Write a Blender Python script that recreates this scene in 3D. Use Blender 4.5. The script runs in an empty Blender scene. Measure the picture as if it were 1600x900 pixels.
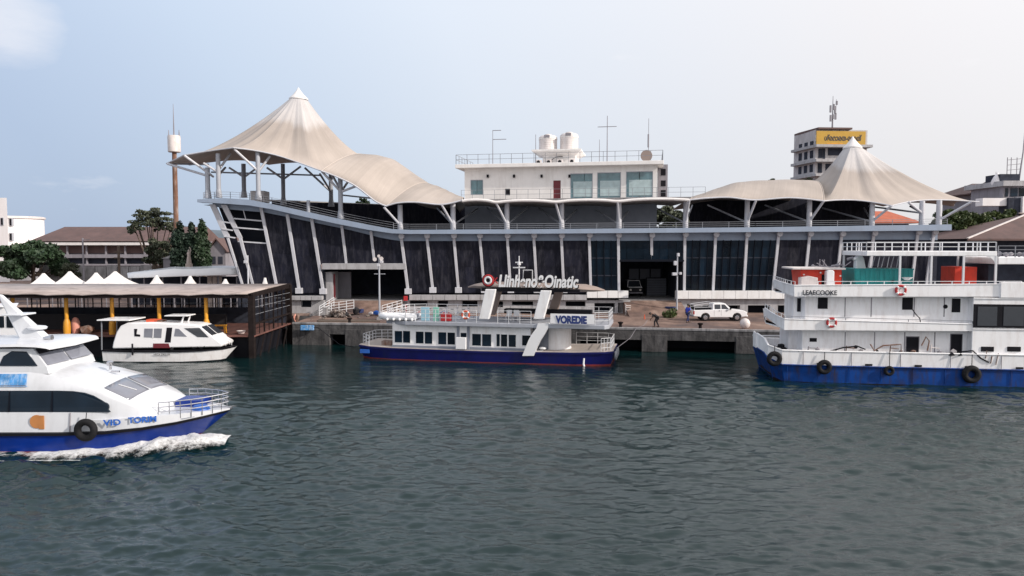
import bpy, bmesh, math, random
import numpy as np
from mathutils import Vector, Matrix, noise

random.seed(7)
S = bpy.context.scene
COL = S.collection
FPX, HZ, CAMH = 1155.0, 385.0, 9.2
PITCH = math.atan((450.0 - HZ) / FPX)

# ------------------------------------------------------------------ camera
cam = bpy.data.cameras.new('camera')
cam.sensor_width = 36.0
cam.lens = 36.0 * FPX / 1600.0
cam.clip_end = 20000
camo = bpy.data.objects.new('camera', cam)
COL.objects.link(camo)
camo.location = (0, 0, CAMH)
camo.rotation_euler = (math.pi / 2 - PITCH, 0, 0)
S.camera = camo

# ------------------------------------------------------------------ sun and sky
SUN_EL = math.radians(27)
sd = Vector((math.sin(math.radians(113)) * math.cos(SUN_EL), math.cos(math.radians(113)) * math.cos(SUN_EL), math.sin(SUN_EL)))
sun = bpy.data.lights.new('sun', 'SUN')
sun.energy = 4.0
sun.angle = math.radians(1.5)
sun.color = (1.0, 0.91, 0.81)
suno = bpy.data.objects.new('sun', sun)
COL.objects.link(suno)
suno.rotation_euler = sd.to_track_quat('Z', 'Y').to_euler()

world = bpy.data.worlds.new('World')
S.world = world
world.use_nodes = True
wn = world.node_tree
for n in list(wn.nodes):
    wn.nodes.remove(n)
def WN(t, **kw):
    n = wn.nodes.new(t)
    for k, v in kw.items():
        setattr(n, k, v)
    return n
def WL(a, b):
    wn.links.new(a, b)
out = WN('ShaderNodeOutputWorld'); bg = WN('ShaderNodeBackground'); WL(bg.outputs[0], out.inputs[0])
bg.inputs['Strength'].default_value = 0.1
sky = WN('ShaderNodeTexSky'); sky.sky_type = 'NISHITA'; sky.sun_disc = False
sky.sun_elevation = SUN_EL; sky.sun_rotation = math.radians(113)
sky.dust_density = 2.0; sky.air_density = 1.0; sky.ozone_density = 1.5
tc = WN('ShaderNodeTexCoord')
sep = WN('ShaderNodeSeparateXYZ'); WL(tc.outputs['Generated'], sep.inputs[0])
# haze brightens towards the sun's side of the sky
dot = WN('ShaderNodeVectorMath', operation='DOT_PRODUCT')
WL(tc.outputs['Generated'], dot.inputs[0]); dot.inputs[1].default_value = (0.85, -0.45, 0.27)
r1 = WN('ShaderNodeValToRGB'); WL(dot.outputs['Value'], r1.inputs[0])
cr = r1.color_ramp
cr.elements[0].position = 0.0; cr.elements[0].color = (0.49, 0.60, 0.79, 1)
cr.elements[1].position = 1.0; cr.elements[1].color = (1.12, 1.09, 1.09, 1)
e = cr.elements.new(0.09); e.color = (0.62, 0.725, 0.88, 1)
e = cr.elements.new(0.22); e.color = (0.77, 0.835, 0.935, 1)
e = cr.elements.new(0.49); e.color = (0.91, 0.895, 0.915, 1)
# ramp only takes 0..1: shift the dot product
mr = WN('ShaderNodeMapRange'); WL(dot.outputs['Value'], mr.inputs[0])
mr.inputs[1].default_value = -0.80; mr.inputs[2].default_value = 0.90
WL(mr.outputs[0], r1.inputs[0])
# a little deeper blue low on the far side, thin cloud above
lowr = WN('ShaderNodeMapRange'); WL(sep.outputs[2], lowr.inputs[0])
lowr.inputs[1].default_value = 0.0; lowr.inputs[2].default_value = 0.30
lowr.inputs[3].default_value = 0.86; lowr.inputs[4].default_value = 1.03
lowm = WN('ShaderNodeVectorMath', operation='SCALE'); WL(r1.outputs[0], lowm.inputs[0]); WL(lowr.outputs[0], lowm.inputs['Scale'])
sc10 = WN('ShaderNodeVectorMath', operation='SCALE'); WL(lowm.outputs[0], sc10.inputs[0]); sc10.inputs['Scale'].default_value = 10.0
mixh = WN('ShaderNodeMix', data_type='RGBA'); mixh.inputs[0].default_value = 0.92
WL(sky.outputs[0], mixh.inputs[6]); WL(sc10.outputs[0], mixh.inputs[7])
# clouds
mp = WN('ShaderNodeMapping'); WL(tc.outputs['Generated'], mp.inputs[0]); mp.inputs['Scale'].default_value = (1.6, 1.6, 5.0)
mp.inputs['Location'].default_value = (0.35, 0.1, 0.55)
nz = WN('ShaderNodeTexNoise'); WL(mp.outputs[0], nz.inputs['Vector']); nz.inputs['Scale'].default_value = 2.4; nz.inputs['Detail'].default_value = 7; nz.inputs['Roughness'].default_value = 0.55
cr2 = WN('ShaderNodeValToRGB'); WL(nz.outputs[0], cr2.inputs[0])
cr2.color_ramp.elements[0].position = 0.66; cr2.color_ramp.elements[0].color = (0, 0, 0, 1)
cr2.color_ramp.elements[1].position = 0.78; cr2.color_ramp.elements[1].color = (0.55, 0.55, 0.55, 1)
mixc = WN('ShaderNodeMix', data_type='RGBA'); WL(cr2.outputs[0], mixc.inputs[0]); WL(mixh.outputs[2], mixc.inputs[6])
mixc.inputs[7].default_value = (9.4, 9.3, 9.5, 1)
# one loose cloud high on the left
cd = WN('ShaderNodeVectorMath', operation='DOT_PRODUCT'); WL(tc.outputs['Generated'], cd.inputs[0]); cd.inputs[1].default_value = Vector((-0.672, 1.0, 0.30)).normalized()
cm = WN('ShaderNodeMapRange'); WL(cd.outputs['Value'], cm.inputs[0]); cm.inputs[1].default_value = 0.9976; cm.inputs[2].default_value = 1.0
nz2 = WN('ShaderNodeTexNoise'); WL(mp.outputs[0], nz2.inputs['Vector']); nz2.inputs['Scale'].default_value = 5.0; nz2.inputs['Detail'].default_value = 7; nz2.inputs['Roughness'].default_value = 0.6
cs = WN('ShaderNodeMath', operation='ADD'); WL(cm.outputs[0], cs.inputs[0]); WL(nz2.outputs[0], cs.inputs[1])
ce = WN('ShaderNodeMapRange'); WL(cs.outputs[0], ce.inputs[0]); ce.inputs[1].default_value = 0.86; ce.inputs[2].default_value = 1.5; ce.inputs[4].default_value = 0.55
mixd = WN('ShaderNodeMix', data_type='RGBA'); WL(ce.outputs[0], mixd.inputs[0]); WL(mixc.outputs[2], mixd.inputs[6]); mixd.inputs[7].default_value = (9.0, 9.0, 9.4, 1)
WL(mixd.outputs[2], bg.inputs['Color'])

S.view_settings.view_transform = 'Standard'
S.view_settings.look = 'None'
S.view_settings.exposure = 0.08
S.view_settings.gamma = 1.0

# ------------------------------------------------------------------ materials
MATS = {}
def mat(name, col, rough=0.6, metal=0.0, var=0.12, scale=1.2, bump=0.0, bscale=20, dirt=None, dirtamt=0.0, rnd=0.0, spec=0.5, streak=1.0, emit=None):
    """procedural paint / stone / metal: noise tone, stains stretched downwards, relief, per-object tone"""
    m = bpy.data.materials.new(name); m.use_nodes = True
    nt = m.node_tree; N = nt.nodes; Lk = nt.links
    b = N['Principled BSDF']
    b.inputs['Roughness'].default_value = rough; b.inputs['Metallic'].default_value = metal
    b.inputs['Specular IOR Level'].default_value = spec
    tcn = N.new('ShaderNodeTexCoord'); mpn = N.new('ShaderNodeMapping'); Lk.new(tcn.outputs['Object'], mpn.inputs[0])
    mpn.inputs['Scale'].default_value = (1, 1, streak)
    n1 = N.new('ShaderNodeTexNoise'); Lk.new(mpn.outputs[0], n1.inputs['Vector'])
    n1.inputs['Scale'].default_value = scale; n1.inputs['Detail'].default_value = 6; n1.inputs['Roughness'].default_value = 0.6
    r = N.new('ShaderNodeMapRange'); Lk.new(n1.outputs[0], r.inputs[0])
    r.inputs[1].default_value = 0.3; r.inputs[2].default_value = 0.7
    r.inputs[3].default_value = 1 - var; r.inputs[4].default_value = 1 + var
    sc = N.new('ShaderNodeVectorMath'); sc.operation = 'SCALE'; sc.inputs[0].default_value = col[:3]; Lk.new(r.outputs[0], sc.inputs['Scale'])
    cur = sc.outputs[0]
    if rnd:
        oi = N.new('ShaderNodeObjectInfo'); r2 = N.new('ShaderNodeMapRange'); Lk.new(oi.outputs['Random'], r2.inputs[0])
        r2.inputs[3].default_value = 1 - rnd; r2.inputs[4].default_value = 1 + rnd
        s2 = N.new('ShaderNodeVectorMath'); s2.operation = 'SCALE'; Lk.new(cur, s2.inputs[0]); Lk.new(r2.outputs[0], s2.inputs['Scale'])
        cur = s2.outputs[0]
    if dirt:
        n2 = N.new('ShaderNodeTexNoise'); mp2 = N.new('ShaderNodeMapping'); Lk.new(tcn.outputs['Object'], mp2.inputs[0])
        mp2.inputs['Scale'].default_value = (2.2, 2.2, 0.45); mp2.inputs['Location'].default_value = (3, 7, 1)
        Lk.new(mp2.outputs[0], n2.inputs['Vector']); n2.inputs['Scale'].default_value = scale * 1.3; n2.inputs['Detail'].default_value = 8; n2.inputs['Roughness'].default_value = 0.68
        cr = N.new('ShaderNodeValToRGB'); Lk.new(n2.outputs[0], cr.inputs[0])
        cr.color_ramp.elements[0].position = 0.47; cr.color_ramp.elements[0].color = (0, 0, 0, 1)
        cr.color_ramp.elements[1].position = 0.72; cr.color_ramp.elements[1].color = (dirtamt,) * 3 + (1,)
        mx = N.new('ShaderNodeMix'); mx.data_type = 'RGBA'; Lk.new(cr.outputs[0], mx.inputs[0]); Lk.new(cur, mx.inputs[6])
        mx.inputs[7].default_value = tuple(dirt) + (1,)
        cur = mx.outputs[2]
    Lk.new(cur, b.inputs['Base Color'])
    if bump:
        n3 = N.new('ShaderNodeTexNoise'); Lk.new(tcn.outputs['Object'], n3.inputs['Vector']); n3.inputs['Scale'].default_value = bscale; n3.inputs['Detail'].default_value = 4
        bp = N.new('ShaderNodeBump'); bp.inputs['Strength'].default_value = bump; bp.inputs['Distance'].default_value = 0.05
        Lk.new(n3.outputs[0], bp.inputs['Height']); Lk.new(bp.outputs[0], b.inputs['Normal'])
    MATS[name] = m
    return m

M = MATS
mat('white_paint', (0.78, 0.78, 0.79), 0.45, dirt=(0.45, 0.40, 0.36), dirtamt=0.25, scale=0.9, var=0.05)
mat('ferry_white', (0.62, 0.64, 0.68), 0.2, var=0.04, scale=0.8, dirt=(0.42, 0.43, 0.45), dirtamt=0.35)
mat('ship_white', (0.86, 0.86, 0.88), 0.42, dirt=(0.36, 0.27, 0.22), dirtamt=0.30, scale=0.9, var=0.03, bump=0.10, bscale=1.6)
mat('gel_white', (0.82, 0.82, 0.84), 0.22, var=0.03, scale=0.8, bump=0.02, bscale=2)
mat('wall_white', (0.78, 0.76, 0.75), 0.8, dirt=(0.45, 0.41, 0.38), dirtamt=0.35, scale=0.5, var=0.06)
mat('steel_grey', (0.36, 0.38, 0.43), 0.5, dirt=(0.22, 0.2, 0.2), dirtamt=0.3, scale=0.7, var=0.08)
mat('steel_light', (0.52, 0.53, 0.58), 0.45, dirt=(0.3, 0.27, 0.25), dirtamt=0.35, scale=0.8, var=0.07)
mat('fascia', (0.25, 0.31, 0.41), 0.45, dirt=(0.2, 0.22, 0.26), dirtamt=0.4, scale=0.4, var=0.08)
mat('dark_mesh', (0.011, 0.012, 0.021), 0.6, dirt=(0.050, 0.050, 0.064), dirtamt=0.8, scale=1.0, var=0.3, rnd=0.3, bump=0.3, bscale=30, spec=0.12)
mat('dark_glass', (0.005, 0.012, 0.022), 0.12, var=0.3, scale=0.6, rnd=0.5, bump=0.06, bscale=0.7, spec=0.25)
mat('frame_dark', (0.006, 0.008, 0.014), 0.5, spec=0.1)
mat('interior', (0.04, 0.045, 0.062), 0.9, var=0.3, spec=0.1)
mat('roller', (0.10, 0.11, 0.14), 0.6, var=0.1)
mat('teal_glass', (0.10, 0.19, 0.22), 0.08, var=0.35, scale=0.8, spec=0.8)
mat('curtain', (0.40, 0.50, 0.52), 0.8, var=0.15, scale=1.5)
mat('black', (0.010, 0.010, 0.014), 0.6, var=0.2, spec=0.12)
mat('rubber', (0.012, 0.012, 0.014), 0.75, var=0.3, scale=4, bump=0.3, bscale=12, spec=0.2)
mat('concrete', (0.27, 0.265, 0.275), 0.9, dirt=(0.06, 0.058, 0.062), dirtamt=0.85, scale=0.9, var=0.22, bump=0.4, bscale=6)
mat('concrete_pale', (0.37, 0.37, 0.39), 0.85, dirt=(0.16, 0.15, 0.15), dirtamt=0.6, scale=0.8, var=0.12, rnd=0.05)
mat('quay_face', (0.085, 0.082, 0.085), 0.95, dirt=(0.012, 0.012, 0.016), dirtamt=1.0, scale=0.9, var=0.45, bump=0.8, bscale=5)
mat('emblem_tan', (0.50, 0.21, 0.07), 0.5)
mat('hull_blue', (0.003, 0.005, 0.085), 0.4, spec=0.3, dirt=(0.01, 0.015, 0.06), dirtamt=0.6, scale=0.9, var=0.25, bump=0.05, bscale=2)
mat('ship_blue', (0.002, 0.045, 0.23), 0.45, spec=0.25, dirt=(0.035, 0.026, 0.03), dirtamt=0.95, scale=1.0, var=0.3, bump=0.15, bscale=1.6)
mat('ferry_blue', (0.003, 0.026, 0.21), 0.22, spec=0.35, var=0.2, scale=0.8)
mat('boot_red', (0.20, 0.022, 0.018), 0.5, dirt=(0.04, 0.02, 0.02), dirtamt=0.6)
mat('navy_print', (0.01, 0.03, 0.16), 0.5)
mat('blue_print', (0.02, 0.11, 0.45), 0.5)
mat('black_print', (0.015, 0.02, 0.035), 0.5)
mat('ring_red', (0.42, 0.02, 0.025), 0.5)
mat('orange', (0.62, 0.10, 0.04), 0.55, dirt=(0.25, 0.06, 0.04), dirtamt=0.4)
mat('orange_red', (0.62, 0.035, 0.012), 0.55, dirt=(0.28, 0.03, 0.02), dirtamt=0.4)
mat('teal', (0.01, 0.24, 0.24), 0.5, dirt=(0.02, 0.1, 0.11), dirtamt=0.5)
mat('yellow', (0.66, 0.30, 0.02), 0.5, dirt=(0.2, 0.09, 0.03), dirtamt=0.6)
mat('sign_yellow', (0.46, 0.27, 0.025), 0.5, var=0.06)
mat('tank_white', (0.66, 0.61, 0.60), 0.5, dirt=(0.4, 0.32, 0.28), dirtamt=0.4)
mat('door_red', (0.13, 0.012, 0.02), 0.5)
mat('roof_brown', (0.115, 0.07, 0.066), 0.8, dirt=(0.06, 0.045, 0.045), dirtamt=0.6, scale=0.35, var=0.2, bump=0.3, bscale=5)
mat('roof_tin', (0.40, 0.34, 0.32), 0.6, dirt=(0.14, 0.11, 0.10), dirtamt=0.7, scale=0.3, var=0.18)
mat('roof_orange', (0.40, 0.11, 0.06), 0.8, var=0.2)
mat('rust', (0.17, 0.085, 0.055), 0.85, dirt=(0.36, 0.33, 0.32), dirtamt=0.9, scale=0.7, var=0.3)
mat('rust_dark', (0.016, 0.012, 0.012), 0.8, spec=0.1, var=0.4, scale=2)
mat('pontoon_deck', (0.13, 0.055, 0.045), 0.8, var=0.35, scale=0.8)
mat('deck_pale', (0.42, 0.37, 0.34), 0.7, var=0.12, scale=1.4)
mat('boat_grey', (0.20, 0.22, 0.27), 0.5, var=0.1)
mat('wing_tan', (0.27, 0.21, 0.185), 0.55, var=0.15, scale=0.5)
mat('far_white', (0.80, 0.78, 0.80), 0.8, dirt=(0.5, 0.45, 0.42), dirtamt=0.3, scale=0.15, var=0.05)
mat('far_grey', (0.24, 0.23, 0.26), 0.85, dirt=(0.13, 0.12, 0.13), dirtamt=0.6, scale=0.3, var=0.15)
mat('fabric_white', (0.72, 0.70, 0.70), 0.75, dirt=(0.45, 0.40, 0.38), dirtamt=0.3, scale=0.5, var=0.06)
mat('trunk', (0.10, 0.075, 0.06), 0.9, var=0.3, scale=2, bump=0.6, bscale=8)
mat('leaf_dark', (0.024, 0.050, 0.022), 0.6, var=0.55, scale=0.5)
mat('leaf_olive', (0.055, 0.066, 0.040), 0.65, var=0.5, scale=0.5)
mat('leaf_conifer', (0.014, 0.032, 0.020), 0.65, var=0.45, scale=0.6)
mat('leaf_fresh', (0.06, 0.085, 0.022), 0.6, var=0.5, scale=0.6)
mat('chrome', (0.55, 0.55, 0.58), 0.25, metal=0.9, var=0.05)
mat('rail_white', (0.66, 0.67, 0.70), 0.4, var=0.04)
mat('rail_grey', (0.22, 0.23, 0.26), 0.45, var=0.08)
mat('skin', (0.22, 0.12, 0.08), 0.6)
mat('shirt_blue', (0.03, 0.06, 0.50), 0.8)
mat('cloth_black', (0.015, 0.014, 0.018), 0.85)
mat('cloth_navy', (0.02, 0.03, 0.10), 0.85)
mat('hair', (0.012, 0.01, 0.01), 0.6)
mat('windscreen', (0.19, 0.20, 0.24), 0.08, var=0.2, scale=0.6, spec=0.8)
mat('soil_red', (0.20, 0.125, 0.10), 0.95, var=0.3, scale=0.6)
mat('rubble', (0.20, 0.17, 0.155), 0.95, var=0.35, scale=2, rnd=0.3, bump=0.5, bscale=8)
mat('tyre_wall', (0.02, 0.02, 0.021), 0.8)
mat('lamp_glass', (0.6, 0.55, 0.5), 0.2)
mat('roof_bitumen', (0.08, 0.075, 0.08), 0.9, var=0.3)
mat('tower_wall', (0.48, 0.46, 0.47), 0.8, dirt=(0.25, 0.22, 0.21), dirtamt=0.5, scale=0.4)
mat('pink', (0.62, 0.28, 0.22), 0.7)
mat('mint', (0.22, 0.52, 0.42), 0.5)
mat('pale_blue', (0.30, 0.52, 0.62), 0.5)
mat('car_glass', (0.03, 0.035, 0.045), 0.08, spec=0.7)
mat('mural_blue', (0.05, 0.24, 0.55), 0.4, dirt=(0.6, 0.66, 0.72), dirtamt=0.8, scale=2.5, var=0.4)
mat('hill', (0.10, 0.13, 0.16), 0.9, var=0.2, scale=0.05)
mat('statue_stone', (0.50, 0.42, 0.38), 0.8, var=0.2, scale=2)

def ground_material():
    m = bpy.data.materials.new('quay_surface'); m.use_nodes = True
    nt = m.node_tree; N = nt.nodes; Lk = nt.links; b = N['Principled BSDF']; b.inputs['Roughness'].default_value = 0.92
    t = N.new('ShaderNodeTexCoord')
    n1 = N.new('ShaderNodeTexNoise'); n1.inputs['Scale'].default_value = 0.16; n1.inputs['Detail'].default_value = 7; n1.inputs['Roughness'].default_value = 0.62
    n2 = N.new('ShaderNodeTexNoise'); n2.inputs['Scale'].default_value = 1.3; n2.inputs['Detail'].default_value = 8; n2.inputs['Roughness'].default_value = 0.7
    for n in (n1, n2): Lk.new(t.outputs['Object'], n.inputs['Vector'])
    c1 = N.new('ShaderNodeValToRGB'); Lk.new(n1.outputs[0], c1.inputs[0])
    c1.color_ramp.elements[0].position = 0.36; c1.color_ramp.elements[0].color = (0.080, 0.060, 0.062, 1)
    c1.color_ramp.elements[1].position = 0.66; c1.color_ramp.elements[1].color = (0.27, 0.19, 0.155, 1)
    e = c1.color_ramp.elements.new(0.5); e.color = (0.165, 0.105, 0.085, 1)
    r = N.new('ShaderNodeMapRange'); Lk.new(n2.outputs[0], r.inputs[0]); r.inputs[1].default_value = 0.3; r.inputs[2].default_value = 0.7; r.inputs[3].default_value = 0.6; r.inputs[4].default_value = 1.35
    s = N.new('ShaderNodeVectorMath'); s.operation = 'SCALE'; Lk.new(c1.outputs[0], s.inputs[0]); Lk.new(r.outputs[0], s.inputs['Scale'])
    Lk.new(s.outputs[0], b.inputs['Base Color'])
    bp = N.new('ShaderNodeBump'); bp.inputs['Strength'].default_value = 0.5; bp.inputs['Distance'].default_value = 0.04
    Lk.new(n2.outputs[0], bp.inputs['Height']); Lk.new(bp.outputs[0], b.inputs['Normal'])
    M['quay_surface'] = m
ground_material()

def membrane_material():
    """weathered tensile fabric: strip seams and stains follow the cloth's own UV"""
    m = bpy.data.materials.new('membrane'); m.use_nodes = True
    nt = m.node_tree; N = nt.nodes; Lk = nt.links; b = N['Principled BSDF']
    b.inputs['Roughness'].default_value = 0.75; b.inputs['Specular IOR Level'].default_value = 0.25
    t = N.new('ShaderNodeTexCoord'); sp = N.new('ShaderNodeSeparateXYZ'); Lk.new(t.outputs['UV'], sp.inputs[0])
    mp = N.new('ShaderNodeMapping'); mp.inputs['Scale'].default_value = (38, 1.6, 1); Lk.new(t.outputs['UV'], mp.inputs[0])
    n1 = N.new('ShaderNodeTexNoise'); n1.inputs['Scale'].default_value = 1.0; n1.inputs['Detail'].default_value = 6; n1.inputs['Roughness'].default_value = 0.65
    Lk.new(mp.outputs[0], n1.inputs['Vector'])
    n2 = N.new('ShaderNodeTexNoise'); n2.inputs['Scale'].default_value = 0.22; n2.inputs['Detail'].default_value = 6; Lk.new(t.outputs['Object'], n2.inputs['Vector'])
    # colour along the fabric: v = 0 at the rim, 1 at the peak
    ad = N.new('ShaderNodeMath'); ad.operation = 'MULTIPLY_ADD'; Lk.new(n1.outputs[0], ad.inputs[0]); ad.inputs[1].default_value = 0.16; Lk.new(sp.outputs[1], ad.inputs[2])
    cr = N.new('ShaderNodeValToRGB'); Lk.new(ad.outputs[0], cr.inputs[0])
    cr.color_ramp.elements[0].position = 0.05; cr.color_ramp.elements[0].color = (0.42, 0.37, 0.335, 1)
    cr.color_ramp.elements[1].position = 0.98; cr.color_ramp.elements[1].color = (0.45, 0.435, 0.44, 1)
    for p, c in ((0.35, (0.37, 0.325, 0.295)), (0.72, (0.33, 0.292, 0.27)), (0.80, (0.42, 0.40, 0.398))):
        e = cr.color_ramp.elements.new(p); e.color = c + (1,)
    r = N.new('ShaderNodeMapRange'); Lk.new(n1.outputs[0], r.inputs[0]); r.inputs[1].default_value = 0.3; r.inputs[2].default_value = 0.72; r.inputs[3].default_value = 0.91; r.inputs[4].default_value = 1.09
    r2 = N.new('ShaderNodeMapRange'); Lk.new(n2.outputs[0], r2.inputs[0]); r2.inputs[1].default_value = 0.3; r2.inputs[2].default_value = 0.7; r2.inputs[3].default_value = 0.88; r2.inputs[4].default_value = 1.1
    mu = N.new('ShaderNodeMath'); mu.operation = 'MULTIPLY'; Lk.new(r.outputs[0], mu.inputs[0]); Lk.new(r2.outputs[0], mu.inputs[1])
    # welded strip seams
    fm = N.new('ShaderNodeMath'); fm.operation = 'MULTIPLY'; Lk.new(sp.outputs[0], fm.inputs[0]); fm.inputs[1].default_value = 44
    fr = N.new('ShaderNodeMath'); fr.operation = 'FRACT'; Lk.new(fm.outputs[0], fr.inputs[0])
    gt = N.new('ShaderNodeMapRange'); Lk.new(fr.outputs[0], gt.inputs[0]); gt.inputs[1].default_value = 0.0; gt.inputs[2].default_value = 0.10; gt.inputs[3].default_value = 1.10; gt.inputs[4].default_value = 1.0
    mu2 = N.new('ShaderNodeMath'); mu2.operation = 'MULTIPLY'; Lk.new(mu.outputs[0], mu2.inputs[0]); Lk.new(gt.outputs[0], mu2.inputs[1])
    s = N.new('ShaderNodeVectorMath'); s.operation = 'SCALE'; Lk.new(cr.outputs[0], s.inputs[0]); Lk.new(mu2.outputs[0], s.inputs['Scale'])
    Lk.new(s.outputs[0], b.inputs['Base Color'])
    bp = N.new('ShaderNodeBump'); bp.inputs['Strength'].default_value = 0.35; bp.inputs['Distance'].default_value = 0.12
    Lk.new(n1.outputs[0], bp.inputs['Height']); Lk.new(bp.outputs[0], b.inputs['Normal'])
    M['membrane'] = m
membrane_material()

def water_material():
    m = bpy.data.materials.new('sea_water'); m.use_nodes = True
    nt = m.node_tree; N = nt.nodes; Lk = nt.links; b = N['Principled BSDF']
    b.inputs['Base Color'].default_value = (0.007, 0.030, 0.036, 1); b.inputs['Roughness'].default_value = 0.05; b.inputs['IOR'].default_value = 1.47
    t = N.new('ShaderNodeTexCoord'); mp = N.new('ShaderNodeMapping'); mp.inputs['Scale'].default_value = (0.8, 1.7, 1); mp.inputs['Rotation'].default_value = (0, 0, 0.2)
    Lk.new(t.outputs['Object'], mp.inputs[0])
    n = N.new('ShaderNodeTexNoise'); n.inputs['Scale'].default_value = 3.4; n.inputs['Detail'].default_value = 5; n.inputs['Roughness'].default_value = 0.6; n.inputs['Distortion'].default_value = 0.4
    Lk.new(mp.outputs[0], n.inputs['Vector'])
    bp = N.new('ShaderNodeBump'); bp.inputs['Strength'].default_value = 0.65; bp.inputs['Distance'].default_value = 0.035
    Lk.new(n.outputs[0], bp.inputs['Height']); Lk.new(bp.outputs[0], b.inputs['Normal'])
    n2 = N.new('ShaderNodeTexNoise'); n2.inputs['Scale'].default_value = 0.05; n2.inputs['Detail'].default_value = 3; Lk.new(t.outputs['Object'], n2.inputs['Vector'])
    mx = N.new('ShaderNodeMix'); mx.data_type = 'RGBA'; Lk.new(n2.outputs[0], mx.inputs[0])
    mx.inputs[6].default_value = (0.003, 0.020, 0.019, 1); mx.inputs[7].default_value = (0.004, 0.015, 0.019, 1)
    Lk.new(mx.outputs[2], b.inputs['Base Color'])
    M['sea_water'] = m
water_material()

def foam_material():
    m = bpy.data.materials.new('foam'); m.use_nodes = True
    nt = m.node_tree; N = nt.nodes; Lk = nt.links; b = N['Principled BSDF']
    b.inputs['Base Color'].default_value = (0.82, 0.83, 0.84, 1); b.inputs['Roughness'].default_value = 0.8
    t = N.new('ShaderNodeTexCoord'); sp = N.new('ShaderNodeSeparateXYZ'); Lk.new(t.outputs['UV'], sp.inputs[0])
    n = N.new('ShaderNodeTexNoise'); n.inputs['Scale'].default_value = 3.2; n.inputs['Detail'].default_value = 9; n.inputs['Roughness'].default_value = 0.78; Lk.new(t.outputs['Object'], n.inputs['Vector'])
    # broken up towards the edge of the wash
    a = N.new('ShaderNodeMath'); a.operation = 'ADD'; Lk.new(n.outputs[0], a.inputs[0]); Lk.new(sp.outputs[1], a.inputs[1])
    r = N.new('ShaderNodeMapRange'); Lk.new(a.outputs[0], r.inputs[0]); r.inputs[1].default_value = 0.60; r.inputs[2].default_value = 0.90
    Lk.new(r.outputs[0], b.inputs['Alpha'])
    bp = N.new('ShaderNodeBump'); bp.inputs['Strength'].default_value = 1.0; bp.inputs['Distance'].default_value = 0.12; Lk.new(n.outputs[0], bp.inputs['Height']); Lk.new(bp.outputs[0], b.inputs['Normal'])
    M['foam'] = m
foam_material()

# ------------------------------------------------------------------ helpers
def V(*a): return Vector(a)
class Fr:
    """a working frame: origin on the ground plan and a heading; p() gives the local point seen at a pixel of the 1600x900 survey grid, d metres behind the frame's front plane"""
    def __init__(self, x=0.0, y=0.0, yaw=0.0):
        self.o = Vector((x, y, 0)); self.yaw = yaw; self.R = Matrix.Rotation(yaw, 3, 'Z'); self.Ri = self.R.inverted()
    def p(self, px, py, d=0.0):
        dx = (px - 800) / FPX; dz = (450 - py) / FPX
        dr = Vector((dx, math.cos(PITCH) + dz * math.sin(PITCH), -math.sin(PITCH) + dz * math.cos(PITCH)))
        c = self.Ri @ (Vector((0, 0, CAMH)) - self.o); r = self.Ri @ dr
        t = (d - c.y) / r.y
        return c + r * t
    def x(self, px, d=0.0, py=450): return self.p(px, py, d).x
    def z(self, px, py, d=0.0): return self.p(px, py, d).z
W = Fr()

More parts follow.
